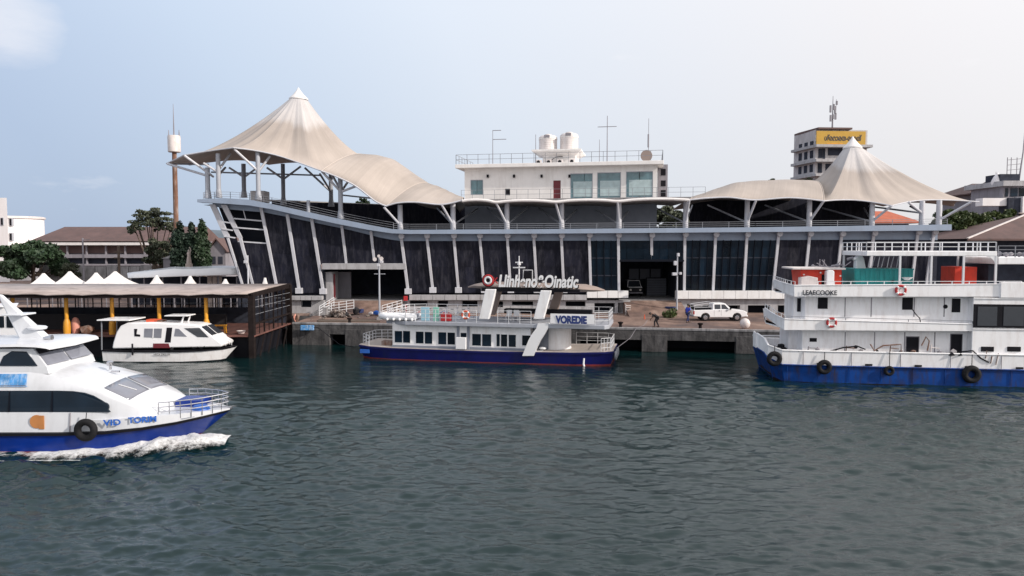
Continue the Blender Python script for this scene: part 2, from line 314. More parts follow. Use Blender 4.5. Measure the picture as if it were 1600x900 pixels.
class MB:
    def __init__(self): self.v = []; self.f = []; self.uv = None
    def add(self, vs, fs):
        n = len(self.v); self.v += [Vector(q) for q in vs]; self.f += [tuple(i + n for i in fc) for fc in fs]; return self
    def box(self, x0, x1, y0, y1, z0, z1):
        vs = [(x, y, z) for z in (z0, z1) for (x, y) in ((x0, y0), (x1, y0), (x1, y1), (x0, y1))]
        return self.add(vs, [(3, 2, 1, 0), (4, 5, 6, 7), (0, 1, 5, 4), (1, 2, 6, 5), (2, 3, 7, 6), (3, 0, 4, 7)])
    def hexa(self, a, b):
        """a, b: two 4-point loops joined to a solid"""
        return self.add(list(a) + list(b), [(3, 2, 1, 0), (4, 5, 6, 7), (0, 1, 5, 4), (1, 2, 6, 5), (2, 3, 7, 6), (3, 0, 4, 7)])
    def prism(self, pts, off):
        """polygon pts (3D) pushed by the vector off"""
        n = len(pts); off = Vector(off); vs = [Vector(q) for q in pts] + [Vector(q) + off for q in pts]
        fs = [tuple(range(n - 1, -1, -1)), tuple(range(n, 2 * n))] + [(i, (i + 1) % n, n + (i + 1) % n, n + i) for i in range(n)]
        return self.add(vs, fs)
    def beam(self, a, b, w, h=None, up=(0, 0, 1)):
        a = Vector(a); b = Vector(b); h = h or w; d = (b - a)
        if d.length < 1e-6: return self
        d.normalize(); u = Vector(up)
        if abs(d.dot(u)) > 0.98: u = Vector((0, 1, 0))
        s = d.cross(u).normalized(); u = s.cross(d).normalized()
        q = lambda c: [c + s * (i * w / 2) + u * (j * h / 2) for (i, j) in ((-1, -1), (1, -1), (1, 1), (-1, 1))]
        return self.hexa(q(a), q(b))
    def tube(self, pts, r, n=8, r2=None, caps=True):
        pts = [Vector(q) for q in pts]; k = len(pts); base = len(self.v); rr = r if r2 is None else r2
        for i, c in enumerate(pts):
            d = (pts[min(i + 1, k - 1)] - pts[max(i - 1, 0)]).normalized()
            u = Vector((0, 0, 1)) if abs(d.z) < 0.9 else Vector((0, 1, 0))
            s = d.cross(u).normalized(); u = s.cross(d)
            R = r + (rr - r) * i / max(1, k - 1)
            for j in range(n):
                a = 2 * math.pi * j / n; self.v.append(c + s * math.cos(a) * R + u * math.sin(a) * R)
        for i in range(k - 1):
            for j in range(n):
                self.f.append((base + i * n + j, base + i * n + (j + 1) % n, base + (i + 1) * n + (j + 1) % n, base + (i + 1) * n + j))
        if caps:
            self.f.append(tuple(base + j for j in range(n - 1, -1, -1))); self.f.append(tuple(base + (k - 1) * n + j for j in range(n)))
        return self
    def lathe(self, c, prof, n=20, axis='z'):
        """prof: (radius, height) pairs about a vertical (or y) axis at c"""
        base = len(self.v); c = Vector(c)
        for (r, h) in prof:
            for j in range(n):
                a = 2 * math.pi * j / n
                self.v.append(c + (Vector((math.cos(a) * r, math.sin(a) * r, h)) if axis == 'z' else Vector((math.cos(a) * r, h, math.sin(a) * r))))
        for i in range(len(prof) - 1):
            for j in range(n):
                self.f.append((base + i * n + j, base + i * n + (j + 1) % n, base + (i + 1) * n + (j + 1) % n, base + (i + 1) * n + j))
        self.f.append(tuple(base + j for j in range(n - 1, -1, -1))); self.f.append(tuple(base + (len(prof) - 1) * n + j for j in range(n)))
        return self
    def torus(self, c, R, r, n=20, k=8, axis='y', squash=1.0):
        base = len(self.v); c = Vector(c)
        for i in range(n):
            a = 2 * math.pi * i / n
            for j in range(k):
                b = 2 * math.pi * j / k; q = R + r * math.cos(b); h = r * math.sin(b) * squash
                self.v.append(c + (Vector((q * math.cos(a), h, q * math.sin(a))) if axis == 'y' else Vector((q * math.cos(a), q * math.sin(a), h)) if axis == 'z' else Vector((h, q * math.cos(a), q * math.sin(a)))))
        for i in range(n):
            for j in range(k):
                self.f.append((base + i * k + j, base + ((i + 1) % n) * k + j, base + ((i + 1) % n) * k + (j + 1) % k, base + i * k + (j + 1) % k))
        return self
    def grid(self, rows, uvs=None, close=False):
        base = len(self.v); nr = len(rows); nc = len(rows[0])
        for r in rows: self.v += [Vector(q) for q in r]
        for i in range(nr - 1):
            for j in range(nc - 1 + (1 if close else 0)):
                j2 = (j + 1) % nc; self.f.append((base + i * nc + j, base + i * nc + j2, base + (i + 1) * nc + j2, base + (i + 1) * nc + j))
        if uvs: self.uv = (self.uv or []) + [u for r in uvs for u in r]
        return self
    def rock(self, c, r, sq=0.7):
        bm = bmesh.new(); bmesh.ops.create_icosphere(bm, subdivisions=1, radius=1)
        c = Vector(c); s = random.random() * 50
        vs = []
        for v in bm.verts:
            k = 0.75 + 0.5 * noise.noise(v.co * 1.3 + Vector((s, s, s))) + random.uniform(-.08, .08)
            vs.append(c + Vector((v.co.x * r * k, v.co.y * r * k, v.co.z * r * k * sq)))
        self.add(vs, [tuple(v.index for v in f.verts) for f in bm.faces]); bm.free(); return self

ORIG = {}
def _root(o):
    while o.parent: o = o.parent
    return o
def part(name, mb, m, parent=None, smooth=False, bevel=0.0, label=None, solid=0.0, kind=None):
    me = bpy.data.meshes.new(name)
    off = ORIG.get(_root(parent).name, Vector((0, 0, 0))) if parent else Vector((0, 0, 0))
    if parent and parent.type == 'EMPTY' and parent.parent: off = off
    me.from_pydata([tuple(q - off) for q in mb.v], [], mb.f)
    if mb.uv:
        ul = me.uv_layers.new(name='UVMap')
        idx = np.empty(len(me.loops), dtype=np.int32); me.loops.foreach_get('vertex_index', idx)
        ul.data.foreach_set('uv', np.array(mb.uv, dtype=np.float32)[idx].ravel())
    bm = bmesh.new(); bm.from_mesh(me); bmesh.ops.recalc_face_normals(bm, faces=bm.faces); bm.to_mesh(me); bm.free()
    if smooth:
        me.polygons.foreach_set('use_smooth', [True] * len(me.polygons))
        try: me.set_sharp_from_angle(angle=math.radians(38))
        except Exception: pass
    me.materials.append(M[m] if isinstance(m, str) else m)
    o = bpy.data.objects.new(name, me); COL.objects.link(o)
    if parent: o.parent = parent
    if label: o['label'] = label
    if kind: o['kind'] = kind
    if bevel:
        bv = o.modifiers.new('edge', 'BEVEL'); bv.width = bevel; bv.segments = 2; bv.limit_method = 'ANGLE'; bv.angle_limit = math.radians(35)
    if solid:
        so = o.modifiers.new('thickness', 'SOLIDIFY'); so.thickness = solid; so.offset = -1
    return o
def tag(o, label=None, cat=None, group=None, kind=None):
    if label: o['label'] = label
    if cat: o['category'] = cat
    if group: o['group'] = group
    if kind: o['kind'] = kind
    return o
def thing(name, label, cat, base=(0, 0, 0), group=None, fr=None):
    """an Empty at the thing's base; the part meshes are given in frame coordinates and re-based to it"""
    o = bpy.data.objects.new(name, None); COL.objects.link(o); o.empty_display_size = 0.3
    fr = fr or W; b = Vector(base); ORIG[o.name] = b.copy()
    o.location = fr.o + fr.R @ b; o.rotation_euler = (0, 0, fr.yaw)
    return tag(o, label, cat, group)
def single(name, mb, m, label, cat, base, group=None, fr=None, **kw):
    """a thing that is one mesh"""
    b = Vector(base); mb.v = [q - b for q in mb.v]
    o = part(name, mb, m, None, **kw); fr = fr or W
    o.location = fr.o + fr.R @ b; o.rotation_euler = (0, 0, fr.yaw); ORIG[o.name] = b.copy()
    return tag(o, label, cat, group)
def text(name, s, m, parent, loc, size, w=None, rot=(math.pi / 2, 0, 0), ext=0.01, shear=0.0, bold=0.0):
    cu = bpy.data.curves.new(name, 'FONT'); cu.body = s; cu.size = size; cu.extrude = ext; cu.shear = shear; cu.offset = bold
    cu.align_x = 'LEFT'; cu.align_y = 'BOTTOM_BASELINE'
    t = bpy.data.objects.new('tmp', cu); COL.objects.link(t)
    dg = bpy.context.evaluated_depsgraph_get(); dg.update()
    me = bpy.data.meshes.new_from_object(t.evaluated_get(dg)); bpy.data.objects.remove(t)
    xs = [v.co.x for v in me.vertices]
    k = (w / (max(xs) - min(xs))) if (w and xs) else 1.0
    x0 = min(xs) if xs else 0
    off = ORIG.get(_root(parent).name, Vector((0, 0, 0)))
    R = Matrix.Rotation(rot[2], 3, 'Z') @ Matrix.Rotation(rot[0], 3, 'X')
    for v in me.vertices:
        v.co = R @ Vector(((v.co.x - x0) * k, v.co.y, v.co.z)) + Vector(loc) - off
    me.materials.clear(); me.materials.append(M[m])
    o = bpy.data.objects.new(name, me); COL.objects.link(o); o.parent = parent
    return o
def copy_tree(o, parent=None):
    c = o.copy(); COL.objects.link(c); c.parent = parent
    for ch in list(o.children): copy_tree(ch, c)
    return c
def lerp(a, b, t): return a + (b - a) * t
def interp(xs, ys, x):
    return float(np.interp(x, xs, ys))
def railing(mb, pts, h, step, r=0.025, rails=3):
    """posts and rails along a polyline; pts 3D"""
    for a, b in zip(pts[:-1], pts[1:]):
        a = Vector(a); b = Vector(b); n = max(1, round((b - a).length / step))
        for i in range(n + 1):
            q = a.lerp(b, i / n); mb.beam(q, q + V(0, 0, h), r * 2)
        for k in range(rails):
            z = h * (k + 1) / rails; mb.beam(a + V(0, 0, z), b + V(0, 0, z), r * 1.6)
    return mb

# ================================================================== SETTING
def build_sea():
    us = np.concatenate([[-400, -40, -6, -2, -1.2], np.linspace(-0.86, 0.86, 980), [1.2, 2, 6, 40, 400]])
    ys = [-6.0]
    while ys[-1] < 84: ys.append(ys[-1] + max(0.055, 0.0030 * (ys[-1] + 2)))
    ys = np.array([-60.0] + ys + [110, 200, 1000, 9000])
    U, Y = np.meshgrid(us, ys)
    X = U * np.maximum(np.abs(Y) * 1.0, 14)
    rs = np.random.RandomState(11)
    Z = np.zeros_like(X)
    sp = np.maximum(0.0030 * (Y + 2), 0.055)
    for k in range(84):
        lam = math.exp(rs.uniform(math.log(0.27), math.log(2.6)))
        th = math.radians(90 - 10 + rs.normal() * 20)          # most crests run nearly across the view
        if rs.rand() < .2: th += math.radians(rs.uniform(-70, 70))
        kx, ky = math.cos(th) * 2 * math.pi / lam, math.sin(th) * 2 * math.pi / lam
        ph = rs.uniform(0, 6.28)
        amp = 0.0082 * lam ** 0.62 * rs.uniform(.6, 1.3)
        fade = np.clip((lam / sp - 3) / 4, 0, 1)
        s = np.sin(X * kx + Y * ky + ph + 0.8 * np.sin(X * 0.11 + ph) + 0.6 * np.sin(Y * 0.17 - ph))
        Z += amp * fade * (s + 0.35 * np.cos(2 * (X * kx + Y * ky + ph)))
    # gusts: calmer and rougher patches
    g = 0.85 + 0.45 * np.sin(X * 0.09 + 1.1 * np.sin(Y * 0.07)) * np.sin(Y * 0.13 + 0.5 * np.sin(X * .05) + 1)
    g *= np.clip(1.15 - (Y - 38) / 24, 0.16, 1.15) * (0.75 + 0.25 * np.clip((Y - 18) / 14, 0, 1))
    Z *= g
    # an old wake crossing the basin from the middle towards the right
    ax, ay = 25.0, -17.0; al = math.hypot(ax, ay); tx, ty = ax / al, ay / al
    u = X * tx + (Y - 48) * ty; v = -X * ty + (Y - 48) * tx
    for (off, lam, wd, am) in ((0.0, 0.95, 1.5, .050), (-3.2, 0.8, 1.2, .038), (-6.5, 1.15, 2.2, .036), (3.4, 0.7, 1.0, .024)):
        w = v - off + 0.9 * np.sin(u * .33 + off) + .35 * np.sin(u * 1.3 + off * 2)
        env = np.exp(-(w / wd) ** 2) * (0.55 + 0.45 * np.sin(u * .9 + off * 3)) * np.clip((u + 2) / 8, 0, 1) * np.clip((44 - u) / 10, 0, 1)
        Z += am * env * np.sin(2 * math.pi * w / lam) * (0.7 + .3 * np.sin(u * 2.7 + w))
    Z[np.abs(U) > 1] = 0; Z[(Y > 90) | (Y < -20)] = 0
    nr, nc = X.shape
    co = np.stack([X, Y, Z], -1).reshape(-1, 3).astype(np.float32)
    i = np.arange(nr * nc).reshape(nr, nc)
    q = np.stack([i[:-1, :-1], i[:-1, 1:], i[1:, 1:], i[1:, :-1]], -1).reshape(-1, 4).astype(np.int32)
    me = bpy.data.meshes.new('sea')
    me.vertices.add(len(co)); me.vertices.foreach_set('co', co.ravel())
    me.loops.add(q.size); me.loops.foreach_set('vertex_index', q.ravel())
    me.polygons.add(len(q)); me.polygons.foreach_set('loop_start', np.arange(0, q.size, 4, dtype=np.int32))
    me.polygons.foreach_set('loop_total', np.full(len(q), 4, dtype=np.int32))
    me.update(calc_edges=True); me.polygons.foreach_set('use_smooth', np.ones(len(q), dtype=bool))
    me.materials.append(M['sea_water'])
    o = bpy.data.objects.new('sea', me); COL.objects.link(o); tag(o, kind='structure')
build_sea()

QZ = 2.0
# the quay apron and the land behind it: one sheet, with the front wall under its edge
quay_edge = [(-20.6, 69.0), (-12, 67.9), (0, 66.0), (12, 64.2), (22, 62.6), (45, 59.0), (160, 56)]
def land():
    mb = MB()
    top = [(-3000, 76.5), (-60, 76.5), (-20.6, 76.5)] + quay_edge + [(3000, 50)]
    n = len(top); vs = []
    for (x, y) in top: vs.append((x, y, QZ))
    for (x, y) in top: vs.append((x * 1.0, 9000, QZ))
    mb.add(vs, [(i, i + 1, n + i + 1, n + i) for i in range(n - 1)])
    o = part('quay_ground', mb, 'quay_surface'); tag(o, kind='structure')
land()
def quay_walls():
    root = thing('quay_wall', 'stained grey concrete quay wall with dark openings under its beam and square piers', 'quay wall', (0, 66, 0))
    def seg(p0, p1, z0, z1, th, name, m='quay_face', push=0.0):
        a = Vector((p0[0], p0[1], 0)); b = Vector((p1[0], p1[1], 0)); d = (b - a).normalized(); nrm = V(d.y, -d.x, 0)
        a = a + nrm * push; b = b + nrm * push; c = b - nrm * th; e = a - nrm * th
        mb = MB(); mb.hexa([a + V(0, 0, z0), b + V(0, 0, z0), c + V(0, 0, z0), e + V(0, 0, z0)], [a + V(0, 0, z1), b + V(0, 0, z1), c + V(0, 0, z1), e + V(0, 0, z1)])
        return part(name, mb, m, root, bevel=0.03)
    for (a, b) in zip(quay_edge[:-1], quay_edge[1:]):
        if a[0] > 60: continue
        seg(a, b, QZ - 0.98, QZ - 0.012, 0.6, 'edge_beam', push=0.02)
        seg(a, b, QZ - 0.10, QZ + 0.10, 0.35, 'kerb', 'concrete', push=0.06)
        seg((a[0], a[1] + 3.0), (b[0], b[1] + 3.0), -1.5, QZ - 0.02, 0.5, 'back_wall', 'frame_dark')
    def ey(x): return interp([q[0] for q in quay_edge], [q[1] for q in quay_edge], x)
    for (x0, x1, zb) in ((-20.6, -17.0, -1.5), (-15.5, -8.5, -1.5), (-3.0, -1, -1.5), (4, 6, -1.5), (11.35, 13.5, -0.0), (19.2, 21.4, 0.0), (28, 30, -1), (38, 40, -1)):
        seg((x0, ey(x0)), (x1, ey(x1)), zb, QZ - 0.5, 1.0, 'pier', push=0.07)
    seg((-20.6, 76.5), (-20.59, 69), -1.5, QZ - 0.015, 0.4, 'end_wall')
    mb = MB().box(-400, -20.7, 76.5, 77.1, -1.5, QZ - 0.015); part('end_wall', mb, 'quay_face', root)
quay_walls()

def hill():
    mb = MB(); rows = []
    for i in range(9):
        t = i / 8; row = []
        for j in range(60):
            x = -420 + j * 9; env = max(0, 1 - ((x + 215) / 150) ** 2)
            row.append((x, 430 + t * 160, QZ - 1 + math.sin(t * math.pi) * env * (21 + 5 * noise.noise(Vector((x * .03, t * 3, 2))))))
        rows.append(row)
    mb.grid(rows); o = part('hill', mb, 'hill', smooth=True); tag(o, kind='structure')
hill()

# ================================================================== TERMINAL
TY = 80.0
T = thing('harbour_terminal', 'long dark glazed harbour terminal with ship prow end, slanted white ribs and tan tent canopies', 'terminal building', (0, 84, QZ))
FAS_T = [(308, 311.5), (350, 309.5), (390, 312), (425, 319), (475, 330), (525, 341), (575, 351), (612, 357.8), (640, 359), (850, 358), (1180, 355), (1487, 350.5)]
FAS_B = [(312, 316), (350, 318), (390, 321), (425, 327), (475, 338.5), (525, 349.5), (575, 359), (612, 364.5), (640, 365.5), (850, 365), (1180, 362.5), (1470, 360)]
BAND_B = [(335, 322), (357, 327), (405, 331), (450, 340), (500, 350.5), (550, 361), (600, 373.5), (625, 377.5), (850, 377), (1180, 376), (1470, 375)]
def yi(tab, x): return interp([q[0] for q in tab], [q[1] for q in tab], x)
def terminal():
    # fascia slab with its nose, and the roof deck behind
    yf, yb = 78.2, 98.0
    xs = [308, 330, 350, 370, 390, 410, 425, 450, 475, 500, 525, 550, 575, 600, 612, 640, 700, 850, 1000, 1180, 1350, 1487]
    mb = MB(); mb2 = MB(); ft = []; fb = []; bt = []
    for x in xs:
        a = W.p(x, yi(FAS_T, x), yf); b = W.p(x, yi(FAS_B, x), yf)
        ft.append(a); fb.append(b); bt.append(Vector((a.x, yb, a.z)))
    back = lambda q, dz=0: Vector((q.x, TY - 0.3, q.z + dz))
    mb.grid([fb, ft]); mb.grid([ft, [back(q) for q in ft]]); mb.grid([[back(q) for q in fb], fb]); mb.grid([[back(q) for q in ft], [back(q) for q in fb]])
    mb.add([ft[0], fb[0], back(fb[0]), back(ft[0])], [(0, 1, 2, 3)]); mb.add([ft[-1], fb[-1], back(fb[-1]), back(ft[-1])], [(3, 2, 1, 0)])
    part('fascia', mb, 'fascia', T)
    # roof deck
    mb2.grid([[back(q, -0.02) for q in ft], [q + V(0, 0, -0.02) for q in bt]]); mb2.grid([[q + V(0, 0, -0.5) for q in bt], [back(q, -0.5) for q in ft]])
    part('roof_deck', mb2, 'roof_bitumen', T)
    # band under the fascia
    mb = MB(); xs2 = [332, 357, 380, 405, 450, 500, 550, 600, 625, 700, 850, 1000, 1180, 1350, 1465]
    up = [W.p(x, yi(FAS_B, x) - 1.2, TY - 0.45) for x in xs2]; lo = [W.p(x, yi(BAND_B, x), TY - 0.45) for x in xs2]
    mb.grid([lo, up]); mb.grid([[q + V(0, .4, 0) for q in lo], lo]); part('beam_band', mb, 'fascia', T)
    # ribs
    RIB = [((332, 319), (356, 372), .75, .75), ((356, 372), (381, 452), .3, .3), ((350, 320), (375.5, 372), .8, .6), ((375.5, 372), (397, 452), .42, .3), ((408, 324), (433, 452), .42, .35), ((449, 335), (468, 457), .42, .38),
           ((487, 341), (505.5, 458), .42, .38), ((534, 352), (541.5, 414), .36, .34), ((579.5, 361), (585.5, 413), .36, .34), ((627, 371), (638, 458), .38, .36),
           ((667, 370), (676.5, 456), .36, .34), ((709, 370), (716.5, 456), .36, .34), ((749.5, 370), (757, 456), .36, .34), ((792.5, 370), (798, 456), .36, .34), ((834, 370), (839, 456), .36, .34),
           ((877, 370), (881, 456), .36, .34), ((920.5, 369), (923, 454), .36, .34), ((966, 369), (967, 454), .36, .34), ((1018, 369), (1018, 408), .34, .34), ((1070, 368), (1069, 454), .36, .34),
           ((1118, 368), (1114, 454), .36, .34), ((1167, 368), (1162, 454), .36, .34), ((1216.6, 367), (1207.5, 454), .36, .34), ((1265, 367), (1256, 454), .36, .34), ((1315, 367), (1306, 454), .36, .34), ((1365, 366), (1356, 454), .36, .34),
           ((1434, 364), (1423, 454), .36, .34), ((1459, 364), (1446, 454), .36, .34)]
    for k, (a, b, w0, w1) in enumerate(RIB):
        A = W.p(*a, TY - 0.75); B = W.p(*b, TY - 0.15)
        mb = MB(); d0 = w0 * .41; d1 = w1 * .41
        mb.hexa([B + V(-d1, -.11, 0), B + V(d1, -.11, 0), B + V(d1, .11, 0), B + V(-d1, .11, 0)], [A + V(-d0, -.11, 0), A + V(d0, -.11, 0), A + V(d0, .11, 0), A + V(-d0, .11, 0)])
        rb = part('rib', mb, 'steel_light', T, bevel=0.02)
        if k >= 9 and a[1] > 363:
            mb = MB(); mb.lathe(A + V(.05, -.16, .12), [(.30, -.2), (.34, 0), (.22, .22)], 10, 'y'); part('knuckle', mb, 'steel_light', rb)
        if b[1] > 455 and k < 16 and k > 4:
            mb = MB(); mb.box(B.x - .36, B.x + .36, B.y - .4, B.y + .2, B.z - 0.1, B.z + .5); part('rib_foot', mb, 'steel_light', rb, bevel=0.03)
    # bays: (x top left, x bottom left, x top right, x bottom right, y bottom, kind)
    bays = []
    tops = [(332, 381), (352, 397), (408, 433), (449, 468), (487, 505.5), (534, 541.5), (579.5, 585.5), (627, 638), (667, 676.5), (709, 716.5), (749.5, 757), (792.5, 798), (834, 839), (877, 881), (920.5, 923), (966, 967), (1018, 1018),
            (1070, 1069), (1118, 1114), (1167, 1162), (1216.6, 1207.5), (1265, 1256), (1315, 1306), (1365, 1356), (1434, 1423)]
    for i in range(len(tops) - 1):
        (ta, ba), (tb, bb) = tops[i], tops[i + 1]
        yb_ = 458 if i >= 2 else 455
        if i in (4, 5, 6): yb_ = 413
        if i in (15, 16): yb_ = 407
        kind = 'glass' if i in (14, 15, 16, 17, 18, 19) else 'mesh'
        bays.append((i, ta, ba, tb, bb, yb_, kind))
    for (i, ta, ba, tb, bb, ybt, kind) in bays:
        def at(u, v):
            xt = lerp(ta, tb, u); yt = yi(BAND_B, xt) - 1; full = 458.0
            # the ribs' straight lines end at y=456; shorten them where the bay ends higher
            s = (ybt - yt) / (full - yt); xb = lerp(xt, lerp(ba, bb, u), s if ybt < 450 else 1)
            y = lerp(yt, ybt, v); x = lerp(xt, xb, v)
            return W.p(x, y, TY - 0.05 - 0.5 * (1 - v * s))
        nc, nr = (4, 3) if kind == 'glass' else (3, 2)
        if kind == 'glass' and ybt < 450: nc, nr = 4, 1
        if kind == 'mesh' and ybt < 450: nr = 1
        v0 = 0.0
        if i in (0, 1):      # open louvred window at the prow
            v0 = 0.40 if i else 0.36
        g = 0.05
        L = 1.0
        backing = MB(); q = [at(0, v0), at(1, v0), at(1, 1), at(0, 1)]
        backing.prism([p + V(0, .20, 0) for p in q], (0, .08, 0)); part('bay_frame', backing, 'frame_dark', T)
        for a in range(nc):
            for b in range(nr):
                u0, u1 = a / nc, (a + 1) / nc; w0, w1 = v0 + (1 - v0) * b / nr, v0 + (1 - v0) * (b + 1) / nr
                pq = [at(u0, w0), at(u1, w0), at(u1, w1), at(u0, w1)]; c = sum(pq, Vector()) / 4
                pq = [p + (c - p).normalized() * (0.045 if kind == 'glass' else 0.012) for p in pq]
                jy = random.uniform(-.012, .012)
                m_ = MB().prism([p + V(0, jy, 0) for p in pq], (0, .10, 0))
                part('pane' if kind == 'glass' else 'mesh_panel', m_, 'dark_glass' if kind == 'glass' else 'dark_mesh', T)
        if kind == 'glass' and nr == 3:
            for a in (1, 2, 3):
                A = at(a / nc, 0); B = at(a / nc, 1); m_ = MB().beam(A + V(0, -.04, 0), B + V(0, -.04, 0), .07, .12); part('mullion', m_, 'frame_dark', T)
            for b in (1, 2):
                A = at(0, b / nr); B = at(1, b / nr); m_ = MB().beam(A + V(0, -.03, 0), B + V(0, -.03, 0), .05, .09); part('transom', m_, 'interior', T)
        if i in (0, 1):
            m_ = MB().prism([at(0, 0) + V(0, 1.6, 0), at(1, 0) + V(0, 1.6, 0), at(1, v0) + V(0, 1.6, 0), at(0, v0) + V(0, 1.6, 0)], (0, .1, 0)); part('louvre_back', m_, 'frame_dark', T)
            for v in ((.12, .23, v0) if i else (.18, .27, v0)):
                A = at(0.03, v); B = at(0.97, v); m_ = MB().beam(A, B, .12, .14); part('louvre_bar', m_, 'steel_light', T)
            if i:
                A = at(.5, 0); B = at(.5, .12); part('louvre_bar', MB().beam(A, B, .08), 'steel_light', T)
    # white beams over the two entrances
    for (x0, x1, y0, y1, m_) in ((503, 634, 411.5, 421, 'concrete_pale'), (968, 1069, 405.5, 409, 'frame_dark')):
        a = W.p(x0, y0, TY - .6); b = W.p(x1, y1, TY - .6); part('lintel', MB().box(a.x, b.x, TY - .6, TY + .1, b.z, a.z), m_, T, bevel=.02)
    # entrance halls
    for (x0, x1, y0) in ((506, 636, 421), (968, 1069, 408)):
        a = W.p(x0, y0, TY); b = W.p(x1, y0, TY); z1 = a.z
        mb = MB(); mb.box(a.x, b.x, TY + 11, TY + 11.2, QZ, z1 + .4); mb.box(a.x - .2, a.x, TY + .3, TY + 11.2, QZ, z1 + .4); mb.box(b.x, b.x + .2, TY + .3, TY + 11.2, QZ, z1 + .4); mb.box(a.x, b.x, TY + .3, TY + 11, z1 + .1, z1 + .3)
        part('entrance_hall', mb, 'interior', T)
        part('hall_floor', MB().box(a.x, b.x, TY - .1, TY + 11, QZ - .1, QZ + 1.35), 'concrete', T)
        yr_ = TY - 1.7 if x0 < 700 else TY - 4.6; xa_, xb_ = (a.x + .4, b.x - .4)
        part('entrance_ramp', MB().prism([V(xa_, TY - .1, QZ), V(xa_, TY - .1, QZ + 1.349), V(xa_, yr_, QZ + .01), V(xa_, yr_, QZ)], (xb_ - xa_, 0, 0)), 'quay_surface', T)
    a = W.p(509, 425, TY + .6); b = W.p(520, 425, TY + .6); part('wall_pier', MB().box(a.x, b.x, TY + .5, TY + 3, QZ, a.z), 'concrete_pale', T)
    a = W.p(520, 428, TY + 1); part('red_notice', MB().box(a.x + .02, a.x + .3, TY + .8, TY + .9, QZ + 1.5, a.z), 'door_red', T)
    a = W.p(524, 425, TY + 4); b = W.p(548, 425, TY + 4); part('inner_wall', MB().box(a.x, b.x, TY + 4, TY + 4.3, QZ, a.z), 'far_grey', T)
    # roller shutter slats
    a = W.p(1011, 435, TY + 8); b = W.p(1041, 435, TY + 8); sh = part('roller_shutter', MB().box(a.x - .15, b.x + .15, TY + 8.1, TY + 8.2, QZ, a.z + .1), 'frame_dark', T)
    n = 12
    for k in range(n):
        z0 = QZ + (a.z - QZ) * k / n; z1 = QZ + (a.z - QZ) * (k + 1) / n; part('shutter_slat', MB().box(a.x, b.x, TY + 7.98, TY + 8.1, z0 + .03, z1), 'roller', sh)
    for k in range(3):
        a = W.p(983 + k * 17, 420, TY + 9); b = W.p(998 + k * 17, 436, TY + 9); part('hall_window', MB().box(a.x, b.x, TY + 9, TY + 9.1, b.z, a.z), 'roller', T)
    # plinth: white panels right, greyer left, over a concrete base with vents
    def panels(px0, px1, y0, y1, m, step):
        n = max(1, round((px1 - px0) / step))
        for k in range(n):
            a = W.p(lerp(px0, px1, k / n), y0, TY - 1.0); b = W.p(lerp(px0, px1, (k + 1) / n), y1, TY - 1.0)
            part('plinth_panel', MB().box(a.x + .02, b.x - .02, TY - 1.0 + random.uniform(0, .012), TY - .3, b.z, a.z), m, T, bevel=.012)
        a = W.p(px0, y0, TY - .8); b = W.p(px1, y1, TY - .8); part('plinth_core', MB().box(a.x + .05, b.x - .05, TY - .9, TY + .2, b.z + .05, a.z - .05), 'concrete', T)
    panels(452, 503, 462.5, 469, 'concrete_pale', 17); panels(639, 917, 461, 469, 'concrete_pale', 18.5)
    panels(917, 982, 454.5, 465.5, 'white_paint', 16); panels(1057, 1352, 454.5, 467, 'white_paint', 18.5); panels(1352, 1480, 455, 467, 'white_paint', 18.5)
    def base(px0, px1, y0, vents):
        a = W.p(px0, y0, TY - .5); b = W.p(px1, y0, TY - .5)
        mb = MB(); xs = sorted([a.x, b.x] + [W.x(v, TY - .5) for vv in vents for v in vv[:2]])
        cells = list(zip(xs[:-1], xs[1:])); zt = a.z - .02
        vx = [(W.x(v0, TY - .5), W.x(v1, TY - .5), W.z(v0, yt, TY - .5), W.z(v0, yb2, TY - .5)) for (v0, v1, yt, yb2) in vents]
        for (c0, c1) in cells:
            if c1 - c0 < 1e-4: continue
            mid = (c0 + c1) / 2; hit = [v for v in vx if v[0] < mid < v[1]]
            if hit:
                v = hit[0]
                if zt > v[2]: mb.box(c0, c1, TY - .5, TY, v[2], zt)
                if v[3] > QZ: mb.box(c0, c1, TY - .5, TY, QZ - .1, v[3])
            else: mb.box(c0, c1, TY - .5, TY, QZ - .1, zt)
        mb.box(a.x, b.x, TY + .8, TY + .9, QZ - .1, zt)
        part('base_wall', mb, 'concrete_pale', T)
        for v in vx: part('vent_recess', MB().box(v[0], v[1], TY + .55, TY + .6, max(v[3], QZ), v[2]), 'frame_dark', T)
    base(452, 506, 469, [(470, 486, 469.5, 480)])
    base(636, 985, 469, [(640, 668, 470, 478), (684, 700, 470, 480), (722, 746, 470, 479), (768, 786, 471, 480), (800, 833, 471, 477), (884, 915, 471, 479), (929, 961, 473.5, 488), (966, 984, 473, 489)])
    base(1058, 1480, 467, [(1058.5, 1065, 476, 490), (1077, 1084, 476, 490), (1098, 1157, 477, 489), (1169, 1204, 477, 491), (1216, 1250, 477, 491), (1262, 1300, 477, 491), (1315, 1350, 477, 491)])
    # main block behind the facade, seen through nothing but closing the place from the side
    mb = MB(); a = W.p(372, 455, TY + .4); b = W.p(1469, 455, TY + .4)
    mb.box(a.x, W.x(506, TY + .4), TY + .4, 97.5, QZ, 6.2); mb.box(W.x(637, TY + .4), W.x(966, TY + .4), TY + 1.2, 97.5, QZ, 9.6); mb.box(W.x(1071, TY + .4), b.x, TY + 1.2, 97.5, QZ, 9.6)
    part('main_block', mb, 'interior', T)
